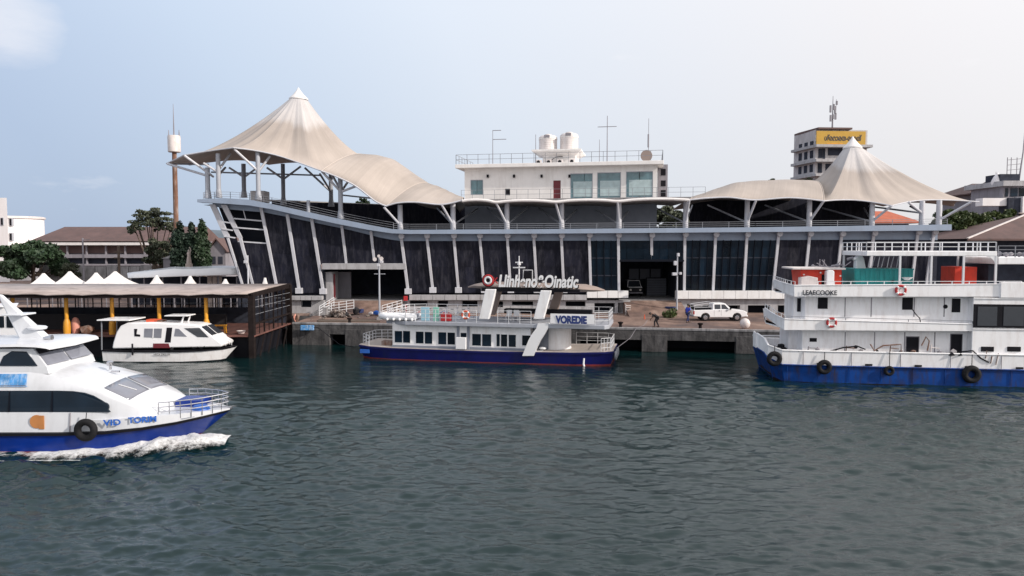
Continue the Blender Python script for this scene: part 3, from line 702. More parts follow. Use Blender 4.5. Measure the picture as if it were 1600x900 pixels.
    # end wall at the right
    mb = MB(); mb.hexa([W.p(1423, 458, TY), W.p(1448, 458, TY), W.p(1448, 458, TY) + V(0, 16, 0), W.p(1423, 458, TY) + V(0, 16, 0)], [W.p(1436, 376, TY - .3), W.p(1461, 376, TY - .3), W.p(1461, 376, TY - .3) + V(0, 16, 0), W.p(1436, 376, TY - .3) + V(0, 16, 0)])
    part('end_wall', mb, 'dark_mesh', T)
terminal()

# roof posts, struts, railings, canopies
def P(px, py, Y): return W.p(px, py, Y)
def roof_structure():
    yp = 79.6
    # low posts along the straight deck
    for (x, top, tx, ty) in ((625.5, 320, 600, 324), (708, 317, 690, 320), (792, 316, 775, 316.5), (877.5, 316, 868, 316), (967, 315, 965, 316), (1071, 312.5, 1077, 313), (1167, 312, 1181, 313.5), (1264, 312, 1287, 314), (1362, 317, 1393, 321.5), (1440, 314, 1420, 316.5), (1466.5, 313, 1518, 315.5)):
        yb_ = yi(FAS_T, x) + 0.5; a = P(x, yb_, yp); b = Vector((a.x, a.y, W.z(x, top, yp)))
        pt = part('roof_post', MB().tube([a, b], .30, 12, r2=.26), 'steel_light', T, smooth=True)
        s0 = Vector((a.x, a.y, lerp(a.z, b.z, .18 if x != 1440 else .5)))
        tip = P(tx, ty, 78.0)
        part('strut', MB().tube([s0, tip], .13, 8), 'steel_light', pt, smooth=True)
        if 700 < x < 1450:
            part('strut', MB().tube([s0, Vector((a.x + 2.4, 86.5, b.z - .2))], .10, 8), 'steel_grey', pt, smooth=True)
            part('strut', MB().tube([s0, Vector((a.x - 2.4, 86.5, b.z - .2))], .10, 8), 'steel_grey', pt, smooth=True)
    # tall posts beneath the big tent: (px, top y, bottom y, depth, radius)
    tall = [(325, 262, 309, 80.0, .30), (342, 240, 308, 79.4, .28), (381.5, 256, 308, 95, .33), (404, 238, 311, 79.4, .28), (443, 256, 319, 93, .30), (517.5, 272, 322, 95, .32), (532.5, 277, 341, 79.6, .30), (482, 313, 331, 80, .22)]
    for (x, yt, yb_, Y, r) in tall:
        a = P(x, yb_ + 1, Y); b = Vector((a.x, Y, W.z(x, yt, Y)))
        pt = part('roof_post', MB().tube([a, b], r * .85, 12), 'steel_grey', T, smooth=True)
        if r > .25:
            part('post_foot', MB().lathe(a, [(r * 1.3, 0), (r * 1.2, .3), (r * .9, .9)], 12), 'steel_grey', pt, smooth=True)
    br = [((443, 280, 93), (417, 262, 93)), ((443, 280, 93), (470, 260, 93)), ((381.5, 277, 95), (358, 262, 95)), ((381.5, 277, 95), (402, 262, 95)),
          ((404, 268, 79.4), (366, 233, 78.2)), ((404, 268, 79.4), (422, 244, 80)), ((342, 265, 79.4), (360, 240, 81)), ((342, 270, 79.4), (318, 255, 79.2)), ((328, 272, 80), (288, 243, 79)), ((325, 275, 80), (262, 256, 84)),
          ((532.5, 300, 79.6), (503, 268, 78.2)), ((532.5, 300, 79.6), (556, 291, 79)), ((532.5, 298, 79.6), (520, 275, 85)), ((532.5, 300, 79.6), (543, 285, 85)), ((517.5, 300, 95), (500, 272, 88)), ((517.5, 300, 95), (476, 262, 94)),
          ((325, 270, 80), (333, 276, 90)), ((342, 273, 79.4), (352, 262, 90))]
    for (a, b) in br: part('strut', MB().tube([P(*a), P(*b)], .13, 8), 'steel_light', T, smooth=True)
    for (a, b) in (((330, 269, 95), (500, 274, 95)), ((262, 256, 86), (326, 257, 86)), ((536, 305, 95), (583, 310, 95))): part('tie_beam', MB().tube([P(*a), P(*b)], .10, 8), 'steel_grey', T, smooth=True)
    # railings
    pts = [P(x, yi(FAS_T, x) + .5, 79.0) for x in (318, 335, 360, 390, 410, 425, 450, 475, 500, 525, 550, 575, 600, 615)]
    part('deck_railing', railing(MB(), pts, .72, 1.3, .02, 3), 'rail_grey', T)
    pts = [P(x, yi(FAS_T, x) + .5, 79.0) for x in (615, 640, 850, 1180, 1480)]
    part('deck_railing', railing(MB(), pts, .62, 2.9, .025, 3), 'rail_grey', T)
    # dark rear wall under the canopies, parapet at the far side of the prow deck
    mb = MB()
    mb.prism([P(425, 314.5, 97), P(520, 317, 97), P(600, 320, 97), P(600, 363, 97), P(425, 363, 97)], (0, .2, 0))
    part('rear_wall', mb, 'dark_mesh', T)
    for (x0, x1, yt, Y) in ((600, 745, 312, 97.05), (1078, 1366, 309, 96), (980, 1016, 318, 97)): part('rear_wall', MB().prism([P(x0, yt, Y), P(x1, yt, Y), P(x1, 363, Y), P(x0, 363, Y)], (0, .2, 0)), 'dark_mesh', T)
    part('parapet', MB().prism([P(405, 311, 97.8), P(600, 319, 97.8), P(600, 322, 97.8), P(405, 314, 97.8)], (0, .25, 0)), 'fabric_white', T)
    # plant and equipment seen on the prow deck
    part('deck_cabinet', MB().box(P(391, 310, 90).x, P(413, 310, 90).x, 90, 92, P(391, 312, 90).z - .3, P(391, 298, 90).z), 'far_white', T, bevel=.05)
roof_structure()

def cone(name, peak, cap_r, rim, folds, nfold, label=None, power=2.0, capw=None):
    """tent between a scalloped rim (closed list of nodes with sagging edges) and a ring at the peak"""
    peak = Vector(peak); n = len(rim); seg = 18; pts = []
    for i in range(n):
        a = Vector(rim[i][0]); b = Vector(rim[(i + 1) % n][0]); sag = rim[i][1]
        for k in range(seg):
            t = k / seg; q = a.lerp(b, t); s = 4 * t * (1 - t) * sag
            inw = (Vector((peak.x, peak.y, 0)) - Vector((q.x, q.y, 0))).normalized()
            q = q + inw * s * 1.0 + V(0, 0, s * 0.35); pts.append(q)
    m = len(pts); NV = 34; rows = []; uvs = []
    zr = peak.z
    for j in range(NV + 1):
        v = j / NV; row = []; uv = []
        for i in range(m):
            q = pts[i]; ang = math.atan2(q.y - peak.y, q.x - peak.x)
            ring = Vector((peak.x + math.cos(ang) * cap_r, peak.y + math.sin(ang) * cap_r, zr))
            hx = 1 - (1 - v) ** 1.0
            xy = Vector((lerp(q.x, ring.x, hx), lerp(q.y, ring.y, hx)))
            z = q.z + (zr - q.z) * (v ** power)
            w = math.sin(v * math.pi) ** 1.0
            f = folds * w * (math.sin(ang * nfold) + .5 * math.sin(ang * nfold * 2.3 + 1))
            row.append((xy.x, xy.y, z + f)); uv.append((i / m, v))
        row.append(row[0]); uv.append((1.0, v)); rows.append(row); uvs.append(uv)
    mb = MB().grid(rows, uvs)
    o = part(name, mb, 'membrane', T, smooth=True, solid=.06, label=label)
    cw = cap_r * 1.12
    part('peak_cap', MB().lathe((peak.x, peak.y, zr), [(cw, -.1), (cw, .06), (cw * .55, .55), (cw * .22, 1.0), (.03, 1.35)], 24), 'fabric_white', o, smooth=True)
    part('peak_ring', MB().lathe((peak.x, peak.y, zr - .22), [(cw * .97, 0), (cw * 1.0, .14)], 24), 'black', o)
    # edge cable
    part('edge_cable', MB().tube(pts + [pts[0]], .07, 6), 'steel_light', o, smooth=True)
    return o
pk = P(466.5, 155, 88)
cone('canopy_cone', pk, .98, [(P(260, 255.5, 85), .1), (P(287, 242.5, 79.6), .35), (P(365, 231, 78), 1.3), (P(502, 267, 78), .2), (P(571, 245, 89), .2), (P(545, 268, 99), 1.5), (P(420, 257, 100), 1.5), (P(296, 258, 97), .4)], .12, 14, 'tall stained tent canopy over the prow deck', power=1.5)
pk2 = P(1332, 231, 88)
cone('canopy_cone', pk2, .95, [(P(1530, 315.5, 82), 1.0), (P(1490, 322, 98), 1.3), (P(1380, 322, 99), 1.3), (P(1275, 318, 98), .3), (P(1256, 290, 88), .1), (P(1288, 314, 78), 1.1), (P(1394, 321.5, 78), 1.3)], .09, 11, 'smoother pale tent canopy at the right end', power=1.5)

def barrel(name, secs, label=None, edge=.08):
    """vaulted fabric through sections (front edge, crown, back edge)"""
    keys = list(range(len(secs))); rows = []; uvs = []; K = 10
    def cat(p0, p1, p2, p3, t): return 0.5 * ((2 * p1) + (-p0 + p2) * t + (2 * p0 - 5 * p1 + 4 * p2 - p3) * t * t + (-p0 + 3 * p1 - 3 * p2 + p3) * t ** 3)
    S_ = [[Vector(q) for q in s] for s in secs]
    for i in range(len(S_) - 1):
        for k in range(K + (1 if i == len(S_) - 2 else 0)):
            t = k / K; p = []
            for c in range(3):
                p.append(cat(S_[max(i - 1, 0)][c], S_[i][c], S_[i + 1][c], S_[min(i + 2, len(S_) - 1)][c], t))
            F, A, B = p; row = []; uv = []
            C = A * 2 - (F + B) / 2
            for j in range(21):
                s = j / 20; q = F * (1 - s) ** 2 + C * 2 * s * (1 - s) + B * s * s
                q.z += .02 * math.sin((i + t) * 7) * math.sin(s * math.pi)
                row.append(q); uv.append(((i + t) / (len(S_) - 1) * .6, .05 + .55 * min(s, 1 - s) * 2 * .8))
            rows.append(row); uvs.append(uv)
    o = part(name, MB().grid(rows, uvs), 'membrane', T, smooth=True, solid=.06, label=label)
    part('edge_cable', MB().tube([r[0] for r in rows], edge, 8), 'fabric_white' if edge > .1 else 'steel_light', o, smooth=True)
    for e in (rows[0], rows[-1]): part('seam_cable', MB().tube([q + V(0, 0, .0) for q in e], .05, 6), 'membrane', o, smooth=True)
    return o
def sec(f, a, b=None, ya=88.5, yf=78.0, yb=98):
    F = P(f[0], f[1], yf); A = P(a[0], a[1], ya); B = P(b[0], b[1], yb) if b else Vector((A.x, yb, F.z))
    return (F, A, B)
barrel('canopy_vault', [sec((502, 267), (570, 242)), sec((528, 277), (590, 243)), sec((556, 291), (614, 249)), sec((586, 314), (634, 262)), sec((603, 322), (668, 286))], 'curved fabric vault stepping down from the tall tent')
barrel('canopy_vault', [sec((603, 322), (668, 286)), sec((622, 317), (682, 290)), sec((650, 316), (696, 296)), sec((690, 319.5), (708, 302)), sec((722, 313), (724, 309), ya=86, yb=90)], 'low fabric vault meeting the white rooftop block')
# narrow edge canopy along the straight middle
fs = []
nodes = [(722, 314), (775, 316), (868, 315.5), (965, 314.5), (1077, 312.5)]
for (a, b) in zip(nodes[:-1], nodes[1:]):
    for k in range(5):
        t = k / 5; x = lerp(a[0], b[0], t); y = lerp(a[1], b[1], t) - 4 * t * (1 - t) * 2.6
        F = P(x, y, 78.0); fs.append((F, F + V(0, 4.2, -.12), F + V(0, 8.4, -.1)))
F = P(1077, 312.5, 78); fs.append((F, F + V(0, 4.2, -.12), F + V(0, 8.4, -.1)))
barrel('canopy_strip', fs, 'narrow pale canopy strip along the deck edge', edge=.15)
barrel('canopy_vault', [sec((1077, 312.5), (1079, 309)), sec((1105, 309.5), (1108, 299)), sec((1140, 308.5), (1145, 287)), sec((1180, 312.5), (1182, 283)), sec((1235, 309), (1232, 281.5)), sec((1288, 314), (1268, 283))], 'long low fabric vault left of the right tent')

# ================================================================== WHITE ROOFTOP BLOCK
FB = Fr(-8, 88.3, math.radians(-10.5))     # its front face runs a little towards us at the right
def white_block():
    t = thing('rooftop_building', 'white flat roofed building with red door and three large teal windows above the terminal', 'building', FB.p(870, 350, 0), fr=FB)
    p = FB.p; zb = 10.6
    x0, x1 = p(726, 300).x, p(1027, 300).x; zt = p(870, 261).z
    # front wall built around its openings
    ops = [(735, 755, 281, 304.5, 'window'), (789, 797, 295, 305, 'hatch'), (864.5, 876, 282, 311.5, 'door'), (891, 926, 271, 310.5, 'big'), (933, 970, 269.5, 309.5, 'big'), (978, 1020, 268, 308.5, 'big')]
    O = []
    for (a, b, c, d, k) in ops:
        A = p(a, c); B = p(b, d); O.append((A.x, B.x, B.z, A.z, k))
    xs = sorted([x0, x1] + [v for o in O for v in o[:2]])
    mb = MB(); D = 7.5; zl = zb; zb = p(800, 313, 0).z
    part('lower_wall', MB().box(x0 + .02, x1 - .02, .02, D - .02, zl, zb - .01), 'boat_grey', t)  # white wall continued in grey: the canopy's shade is put into its colour
    for c0, c1 in zip(xs[:-1], xs[1:]):
        mid = (c0 + c1) / 2; h = [o for o in O if o[0] < mid < o[1]]
        if h: mb.box(c0, c1, 0, .25, h[0][3], zt); mb.box(c0, c1, 0, .25, zb, h[0][2])
        else: mb.box(c0, c1, 0, .25, zb, zt)
    mb.box(x0, x0 + .25, .25, D, zb, zt); mb.box(x1 - .25, x1, .25, D, zb, zt); mb.box(x0 + .25, x1 - .25, D - .25, D, zb, zt)
    part('wall', mb, 'wall_white', t)
    for (a, b, c, d, k) in O:
        if k == 'door': part('door', MB().box(a, b, .12, .2, c, d), 'door_red', t); continue
        if k == 'hatch': part('hatch', MB().box(a, b, .05, .2, c, d), 'black', t); continue
        w = part('window', MB().box(a, a + .07, .03, .2, c, d).box(b - .07, b, .03, .2, c, d).box(a, b, .02, .2, d - .08, d).box(a, b, .02, .2, c, c + .07), 'steel_grey', t)
        if k == 'big':
            sp = (b - a) * (.62 if a < O[4][0] - .1 else .98 if a < O[5][0] - .1 else .5)
            part('pane', MB().box(a + .07, a + sp - .03, .1, .14, c + .07, d - .08), 'teal_glass', w)
            if b - .07 - (a + sp + .03) > .1: part('pane', MB().box(a + sp + .03, b - .07, .1, .14, c + .07, d - .08), 'teal_glass', w)
            part('curtain', MB().box(a + .35, b - .1, .06, .08, c + .25, c + (d - c) * .68), 'curtain', w)
        else:
            m = (a + b) / 2
            part('pane', MB().box(a + .07, m - .02, .1, .14, c + .07, d - .08), 'teal_glass', w); part('pane', MB().box(m + .02, b - .07, .12, .16, c + .07, d - .08), 'teal_glass', w)
    for px in (762.5, 803.5, 846.5, 890):
        a = p(px, 276); part('wall_lamp', MB().box(a.x - .12, a.x + .12, -.28, 0, a.z - .12, a.z + .22), 'black', t, bevel=.02)
    # roof slab with overhang
    L = p(711, 262, -1.0).x; R_ = p(1037, 255, -1.0).x
    part('roof_slab', MB().box(L, R_, -1.0, D + .8, zt, zt + .42), 'wall_white', t, bevel=.03)
    z = zt + .42
    part('roof_railing', railing(MB(), [V(L + .1, D, z), V(L + .1, -.9, z), V(R_ - .1, -.9, z), V(R_ - .1, D, z)], 1.12, 1.35, .025, 2), 'rail_grey', t)
    # balcony rail in front at terrace level
    zr = p(800, 311, -1.6).z; xr = p(1102, 305, -1.6).x
    part('terrace_slab', MB().box(x0 - .2, xr, -1.9, -.02, zr - .3, zr), 'concrete', t)
    part('terrace_railing', railing(MB(), [V(x0, -1.6, zr), V(xr, -1.6, zr)], 1.08, 1.33, .02, 2), 'rail_grey', t)
    # stair hut that carries the tanks
    h0, h1 = p(848, 250, 2).x, p(899, 250, 2).x
    part('roof_hut', MB().box(h0, h1, 2, 6, z, z + 1.35), 'wall_white', t)
    a, b = p(831, 240, 1.2).x, p(908, 240, 1.2).x; zz = z + 1.35
    q0 = [V(h0, 2, zz - .25), V(h1, 2, zz - .25), V(h1, 6, zz - .25), V(h0, 6, zz - .25)]; q1 = [V(a, 1, zz + .25), V(b, 1, zz + .25), V(b, 7, zz + .25), V(a, 7, zz + .25)]
    part('hut_canopy', MB().hexa(q0, q1).box(a, b, 1, 7, zz + .25, zz + .42), 'wall_white', t)
    global TANKZ; TANKZ = zz + .43
    # annex with stacked windows at the right
    a, b = p(1028, 300, 3).x, p(1043, 300, 3).x; zt2 = p(1035, 257, 3).z
    part('annex_wall', MB().box(a, b, 3, 9, zb, zt2), 'far_grey', t)
    for (c, d) in ((264, 274), (282, 291), (297, 307)):
        A = p(1032.5, c, 3); B = p(1040, d, 3); part('annex_window', MB().box(A.x, B.x, 2.96, 3.05, B.z, A.z), 'black', t)
    # tanks
    for (px0, px1, lab) in ((842, 870.5, 'left white ribbed water tank on the roof hut of the white building'), (875, 903.5, 'right white ribbed water tank, set slightly taller, on the same roof hut')):
        A = p((px0 + px1) / 2, 236, 3.5); r = (p(px1, 236, 3.5).x - p(px0, 236, 3.5).x) / 2; H = 2.05 if px0 < 860 else 2.25
        tk = thing('water_tank', lab, 'water tank', (A.x, 3.5, TANKZ), 'water tanks on the roof hut', fr=FB)
        pr = [(r * .94, 0)]
        for k in range(6): pr += [(r, H * (.04 + k * .12)), (r * .97, H * (.10 + k * .12)), (r, H * (.14 + k * .12))]
        pr += [(r, H * .82), (r * .8, H * .92), (r * .35, H * .97)]
        part('tank_body', MB().lathe((A.x, 3.5, TANKZ), pr, 24), 'tank_white', tk, smooth=True)
        part('tank_lid', MB().lathe((A.x, 3.5, TANKZ + H * .95), [(r * .38, 0), (r * .38, .1), (r * .1, .17)], 16), 'tank_white', tk, smooth=True)
        part('tank_band', MB().lathe((A.x, 3.5, TANKZ + H * .70), [(r * 1.02, 0), (r * 1.02, .12)], 24), 'wall_white', tk)
        part('tank_label', MB().box(A.x - r * .3, A.x + r * .3, 3.5 - r * 1.04, 3.5 - r * .9, TANKZ + H * .76, TANKZ + H * .90), 'far_grey', tk)
    # outdoor units on the hut
    for (px, w, lab) in ((838, 8, 'left outdoor air conditioning unit beside the hut'), (854, 7.5, 'second outdoor air conditioning unit against the hut wall'), (871, 8.5, 'third outdoor air conditioning unit under a looped pipe'), (890, 8, 'rightmost outdoor air conditioning unit against the hut wall')):
        A = p(px, 256, 1.4); W_ = (p(px + w, 256, 1.4).x - A.x)
        ac = thing('air_conditioner', lab, 'air conditioner', (A.x, 1.4, z), 'outdoor units on the white roof', fr=FB)
        part('casing', MB().box(A.x, A.x + W_, 1.2, 1.7, z + .05, z + .6), 'tank_white', ac, bevel=.02)
        part('fan_grille', MB().lathe((A.x + W_ * .45, 1.17, z + .33), [(.2, 0), (.2, .04)], 14, 'y'), 'black', ac)
    A = p(862, 250, 1.7); B = p(879, 246, 1.7)
    single('pipe', MB().tube([V(A.x, 1.7, z), V(A.x, 1.7, z + .6), V(A.x + .5, 1.7, z + .95), V(B.x, 1.7, z + 1.0)], .04, 6), 'black', 'dark looped pipe rising against the small roof hut', 'pipe', V(A.x, 1.7, z), fr=FB)
    # aerials
    def pole(nm, px, ytop, d, arms, lab, cat, r=.05):
        A = p(px, 255, d); zt_ = p(px, ytop, d).z; tt = thing(nm, lab, cat, (A.x, d, z), fr=FB)
        part('mast', MB().tube([V(A.x, d, z), V(A.x, d, zt_)], r, 6, r2=r * .6), 'far_grey', tt)
        for (xa, xb, y) in arms:
            zq = p(px, y, d).z; part('arm', MB().beam(V(p(xa, y, d).x, d, zq), V(p(xb, y, d).x, d, zq), .07), 'far_grey', tt)
        return tt
    pole('aerial', 770, 203.5, 2, [(769.5, 783, 204), (770, 791, 218)], 'thin roof aerial with two short arms pointing right', 'aerial')
    pole('aerial', 948.5, 181, 3, [(934, 963.5, 198)], 'tall cross shaped roof aerial right of the tanks', 'aerial', .06)
    pole('aerial', 936.5, 218, 2, [], 'short plain roof pole beside the cross shaped aerial', 'aerial', .04)
    pole('aerial', 837, 210, 2, [], 'short plain pole left of the water tanks', 'aerial', .05)
    wp = pole('aerial', 1013, 185, 2, [], 'slender whip aerial at the right end of the white roof', 'aerial', .04)
    A = p(1013, 222, 2); part('coil', MB().tube([A + V(0, 0, -.6), A + V(0, 0, .9)], .09, 8), 'far_grey', wp)
    A = p(1010, 252, .6); r = .66
    ds = thing('satellite_dish', 'tan satellite dish facing the water behind the roof railing', 'satellite dish', (A.x, .6, z), fr=FB)
    part('dish', MB().lathe((A.x, .6, z + r + .05), [(.06, .22), (r * .5, .16), (r * .85, .05), (r, -.04), (r * .99, -.07)], 22, 'y'), 'wing_tan', ds, smooth=True)
    part('dish_mount', MB().beam(V(A.x, .9, z), V(A.x, .9, z + .6), .12), 'far_grey', ds)
    A = p(1101, 296, -1.0); B = p(1102, 312, -1.0)
white_block()

# ================================================================== FAR BUILDINGS AND TREES
def leaves(centers, n, size, mb=None):
    """many small leaf faces scattered through clump volumes: centers = [(c, rx, rz)]"""
    mb = mb or MB(); rnd = random.random; tot = sum(a * a * b for (_, a, b) in centers)
    for (c, rx, rz) in centers:
        k = max(6, int(n * rx * rx * rz / tot))
        for _ in range(k):
            while True:
                q = Vector((rnd() * 2 - 1, rnd() * 2 - 1, rnd() * 2 - 1))
                if q.length < 1: break
            q = q.normalized() * (q.length ** .45)
            q = Vector((q.x * rx, q.y * rx, q.z * rz)) + c
            s = size * (.5 + rnd()); a = Vector((rnd() - .5, rnd() - .5, rnd() - .5)).normalized(); b = a.cross(Vector((rnd() - .5, rnd() - .5, rnd() - .5))).normalized()
            n0 = len(mb.v); mb.v += [q - a * s - b * s * .5, q + a * s * .9 - b * s * .4, q + a * s * .6 + b * s * .6, q - a * s * .7 + b * s * .5]; mb.f.append((n0, n0 + 1, n0 + 2, n0 + 3))
    return mb
def tree(lab, px, Y, ytop, half, leafm='leaf_dark', n=2600, size=.22, zb=QZ, ybot=None, shape='round', seed=1, group=None, name='broad_tree'):
    random.seed(seed); A = P(px, 400, Y); base = V(A.x, Y, zb); zt = W.z(px, ytop, Y); R = half / FPX * Y
    t = thing(name, lab, 'tree', base, group)
    zc0 = W.z(px, ybot, Y) if ybot else lerp(zb, zt, .35)
    trunk = MB().tube([base, base + V(.1, 0, (zt - zb) * .3), base + V(-.1, .1, (zt - zb) * .62)], .045 * (zt - zb), 8, r2=.018 * (zt - zb))
    part('trunk', trunk, 'trunk', t, smooth=True)
    cl = []; H = (zt - zc0)
    if shape == 'column':
        for k in range(60):
            u = random.random(); w = R * math.sin(min(1, (1 - u) * 1.5 + .08) * math.pi / 2) * .62
            cl.append((base + V(random.uniform(-1, 1) * w * .6, random.uniform(-1, 1) * w * .6, zc0 - zb + u * H * .93), max(.35, w * .75), H * .10))
    else:
        for k in range(34 if shape == 'round' else 120):
            a = random.random() * 6.283; rr = R * random.random() ** .5 * .82; x, y = math.cos(a) * rr, math.sin(a) * rr
            top = math.sqrt(max(0.02, 1 - (rr / R) ** 2)); z = zc0 + H * (random.uniform(.12, .90) * top * .95 if shape == 'round' else random.uniform(.62, .95) * top)
            s = R * random.uniform(.16, .27) * (1 if shape == 'round' else .52)
            c = V(base.x + x, base.y + y, z); cl.append((c, s, s * (.62 if shape == 'round' else .4)))
            if k % (4 if shape == 'round' else 8) == 0: part('limb', MB().tube([base + V(0, 0, (zt - zb) * random.uniform(.28, .5)), (base + c + V(0, 0, zb)) / 2 + V(0, 0, 0), c], .016 * (zt - zb), 6, r2=.04), 'trunk', t, smooth=True)
    o = part('crown', leaves(cl, n, size), leafm, t)
    return t

def hip_roof(x0, x1, y0, y1, z0, z1, ridge, over=.6):
    mb = MB(); x0 -= over; x1 += over; y0 -= over; y1 += over; ym = (y0 + y1) / 2
    a = [V(x0, y0, z0), V(x1, y0, z0), V(x1, y1, z0), V(x0, y1, z0)]; r = [V(x0 + ridge, ym, z1), V(x1 - ridge, ym, z1)]
    b = [q + V(0, 0, -.18) for q in a]
    mb.add(a + r + b, [(0, 1, 5, 4), (1, 2, 5), (2, 3, 4, 5), (3, 0, 4), (6, 7, 1, 0), (7, 8, 2, 1), (8, 9, 3, 2), (9, 6, 0, 3), (9, 8, 7, 6)])
    return mb
def background():
    # --- far left white rounded building
    t = thing('round_building', 'white building with a curved end and small square windows at the far left', 'building', P(20, 400, 150))
    A = P(-60, 309, 150); B = P(10.5, 309, 150); part('tall_wing', MB().prism([V(A.x, 150, QZ), V(B.x, 150, QZ), V(P(10, 309, 163).x, 163, QZ), V(A.x, 163, QZ)], (0, 0, A.z - QZ)), 'far_white', t)
    C = P(12, 333, 151); r = P(56, 333, 158).x - P(14, 333, 158).x; cx = P(14, 333, 158).x
    ob = part('curved_wing', MB().lathe((cx, 158 + r * .2, QZ), [(r, 0), (r, C.z - QZ - .9)], 40), 'far_white', t, smooth=True)
    part('roof_slab', MB().lathe((cx, 158 + r * .2, C.z - .9), [(r * 1.05, 0), (r * 1.05, .35), (r * .98, .5)], 40), 'tank_white', t)
    for (x, y, m_) in ((16.5, 347, 'black'), (46.5, 349, 'yellow'), (17, 370, 'black'), (3, 346, 'black')):
        a = P(x - 2.4, y - 6, 147); yy = 158 + r * .2 - math.sqrt(max(.1, r * r - (P(x, y, 150).x * 1.03 - cx) ** 2)) - .15 if x > 12 else 149.85
        a = P(x - 2.4, y - 6, yy); b = P(x + 2.4, y + 6, yy)
        w = part('window', MB().box(a.x, b.x, yy, yy + 1.2, b.z, a.z), 'steel_grey', t); part('pane', MB().box(a.x + .1, b.x - .1, yy - .05, yy + .1, b.z + .1, a.z - .1), m_, w)
    # --- long brown roofed building
    Y = 140; t = thing('long_building', 'long two storey grey building under a faded reddish brown roof behind the white tents', 'building', P(150, 415, Y))
    x0, x1 = P(58, 400, Y).x, P(300, 400, Y).x; ze = P(100, 377, Y).z; zr = W.z(100, 354.5, Y + 7)
    part('wall', MB().box(x0, x1, Y + 1.5, Y + 14, QZ, ze), 'far_grey', t)
    part('roof', MB().hexa([V(x0 - 1, Y - .8, ze), V(x1, Y - .8, ze), V(x1, Y + 15, ze), V(x0 - 1, Y + 15, ze)], [V(x0 + 1.5, Y + 6.5, zr), V(x1, Y + 6.5, zr), V(x1, Y + 7.5, zr), V(x0 + 1.5, Y + 7.5, zr)]), 'roof_brown', t)
    part('eave_band', MB().box(x0, x1, Y - .6, Y + 1.6, P(100, 383, Y).z, P(100, 378.5, Y).z), 'fabric_white', t)
    part('gallery_band', MB().box(x0, x1, Y - .1, Y + 1.6, P(100, 403, Y).z, P(100, 397.5, Y).z), 'far_grey', t)
    part('gallery_band', MB().box(x0, x1, Y - .1, Y + 1.6, P(100, 415, Y).z, P(100, 412.5, Y).z), 'far_grey', t)
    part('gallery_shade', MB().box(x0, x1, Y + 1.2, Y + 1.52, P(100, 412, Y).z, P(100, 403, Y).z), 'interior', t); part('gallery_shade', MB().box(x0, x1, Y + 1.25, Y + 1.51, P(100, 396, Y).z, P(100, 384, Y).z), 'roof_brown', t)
    for k in range(8):
        x = lerp(x0, x1, (k + .5) / 8); part('pillar', MB().box(x - .14, x + .14, Y + .3, Y + .6, QZ, P(100, 383, Y).z), 'far_grey', t)
        if k % 2: part('window', MB().box(x + .5, x + 4.0, Y + 1.36, Y + 1.5, P(100, 395, Y).z, P(100, 386, Y).z), 'black', t)
    for (x, lab) in ((130, 'thin pale street pole in front of the long brown roofed building'), (185.5, 'dark wooden utility pole with crossarms above the white tents')):
        pl = thing('utility_pole', lab, 'pole', (P(x, 400, 100).x, 100, QZ)); top = W.z(x, 372 if x < 150 else 384, 100); X = P(x, 400, 100).x
        part('pole', MB().tube([V(X, 100, QZ), V(X, 100, top)], .11 if x < 150 else .17, 8), 'far_grey' if x < 150 else 'trunk', pl, smooth=True)
        if x > 150:
            for z in (.9, 1.7): part('crossarm', MB().box(X - .6, X + .6, 99.8, 99.95, top - z, top - z + .12), 'trunk', pl)
        else: part('lamp_arm', MB().box(X - .05, X + .9, 99.95, 100.05, top - .3, top - .2), 'far_grey', pl)
    # --- grey gabled houses at the right of the conifers
    for (xa, xb, yt, yr, Y, lab) in ((326, 352, 392, 375, 118, 'small grey gabled house beside the conifers, left of the pair'), (346, 374, 384, 366, 126, 'larger grey gabled house right behind the terminal prow')):
        t = thing('gabled_house', lab, 'house', (P(xa, 400, Y).x, Y, QZ), 'gabled houses behind the prow')
        a, b = P(xa, yt, Y), P(xb, yt, Y); zr = W.z(xa, yr, Y); m_ = (a.x + b.x) / 2
        part('wall', MB().prism([V(a.x, Y, QZ), V(b.x, Y, QZ), V(b.x, Y, a.z), V(m_, Y, zr), V(a.x, Y, a.z)], (0, 8, 0)), 'far_grey', t)
        part('roof', MB().prism([V(a.x - .4, Y - .4, a.z - .2), V(m_, Y - .4, zr + .1), V(b.x + .4, Y - .4, a.z - .2), V(b.x + .4, Y - .4, a.z), V(m_, Y - .4, zr + .35), V(a.x - .4, Y - .4, a.z)], (0, 8.8, 0)), 'roof_brown', t)
        for k in (0, 1): x = lerp(a.x, b.x, .28 + .42 * k); part('window', MB().box(x - .35, x + .35, Y - .05, Y + .1, a.z - 2.1, a.z - .9), 'interior', t)
    t = thing('garden_shed', 'low pale green rounded shed between the trees', 'shed', P(267, 415, 112)); a, b = P(255, 404, 112), P(279, 404, 112)
    part('wall', MB().box(a.x, b.x, 112, 115, QZ, a.z), 'far_grey', t); part('roof', MB().prism([V(a.x - .2, 111.8, a.z), V((a.x + b.x) / 2, 111.8, a.z + .5), V(b.x + .2, 111.8, a.z)], (0, 3.4, 0)), 'concrete_pale', t)
    t = thing('low_wall', 'low weathered compound wall under the trees at the left', 'wall', P(110, 420, 106)); a, b = P(60, 413, 106), P(236, 415, 106)
    n = 10
    for k in range(n): x0 = lerp(a.x, b.x, k / n); x1 = lerp(a.x, b.x, (k + 1) / n); part('wall_panel', MB().box(x0 + .06, x1 - .06, 106, 106.3, QZ, a.z - .3 + .2 * (k % 3 == 0)), 'concrete', t)
    # --- radio tower
    Y = 115; X = P(274, 300, Y).x; t = thing('radio_tower', 'tall rusty column with a white drum and lightning rods behind the big tent', 'tower', (X, Y, QZ))
    zz = lambda y: W.z(273, y, Y)
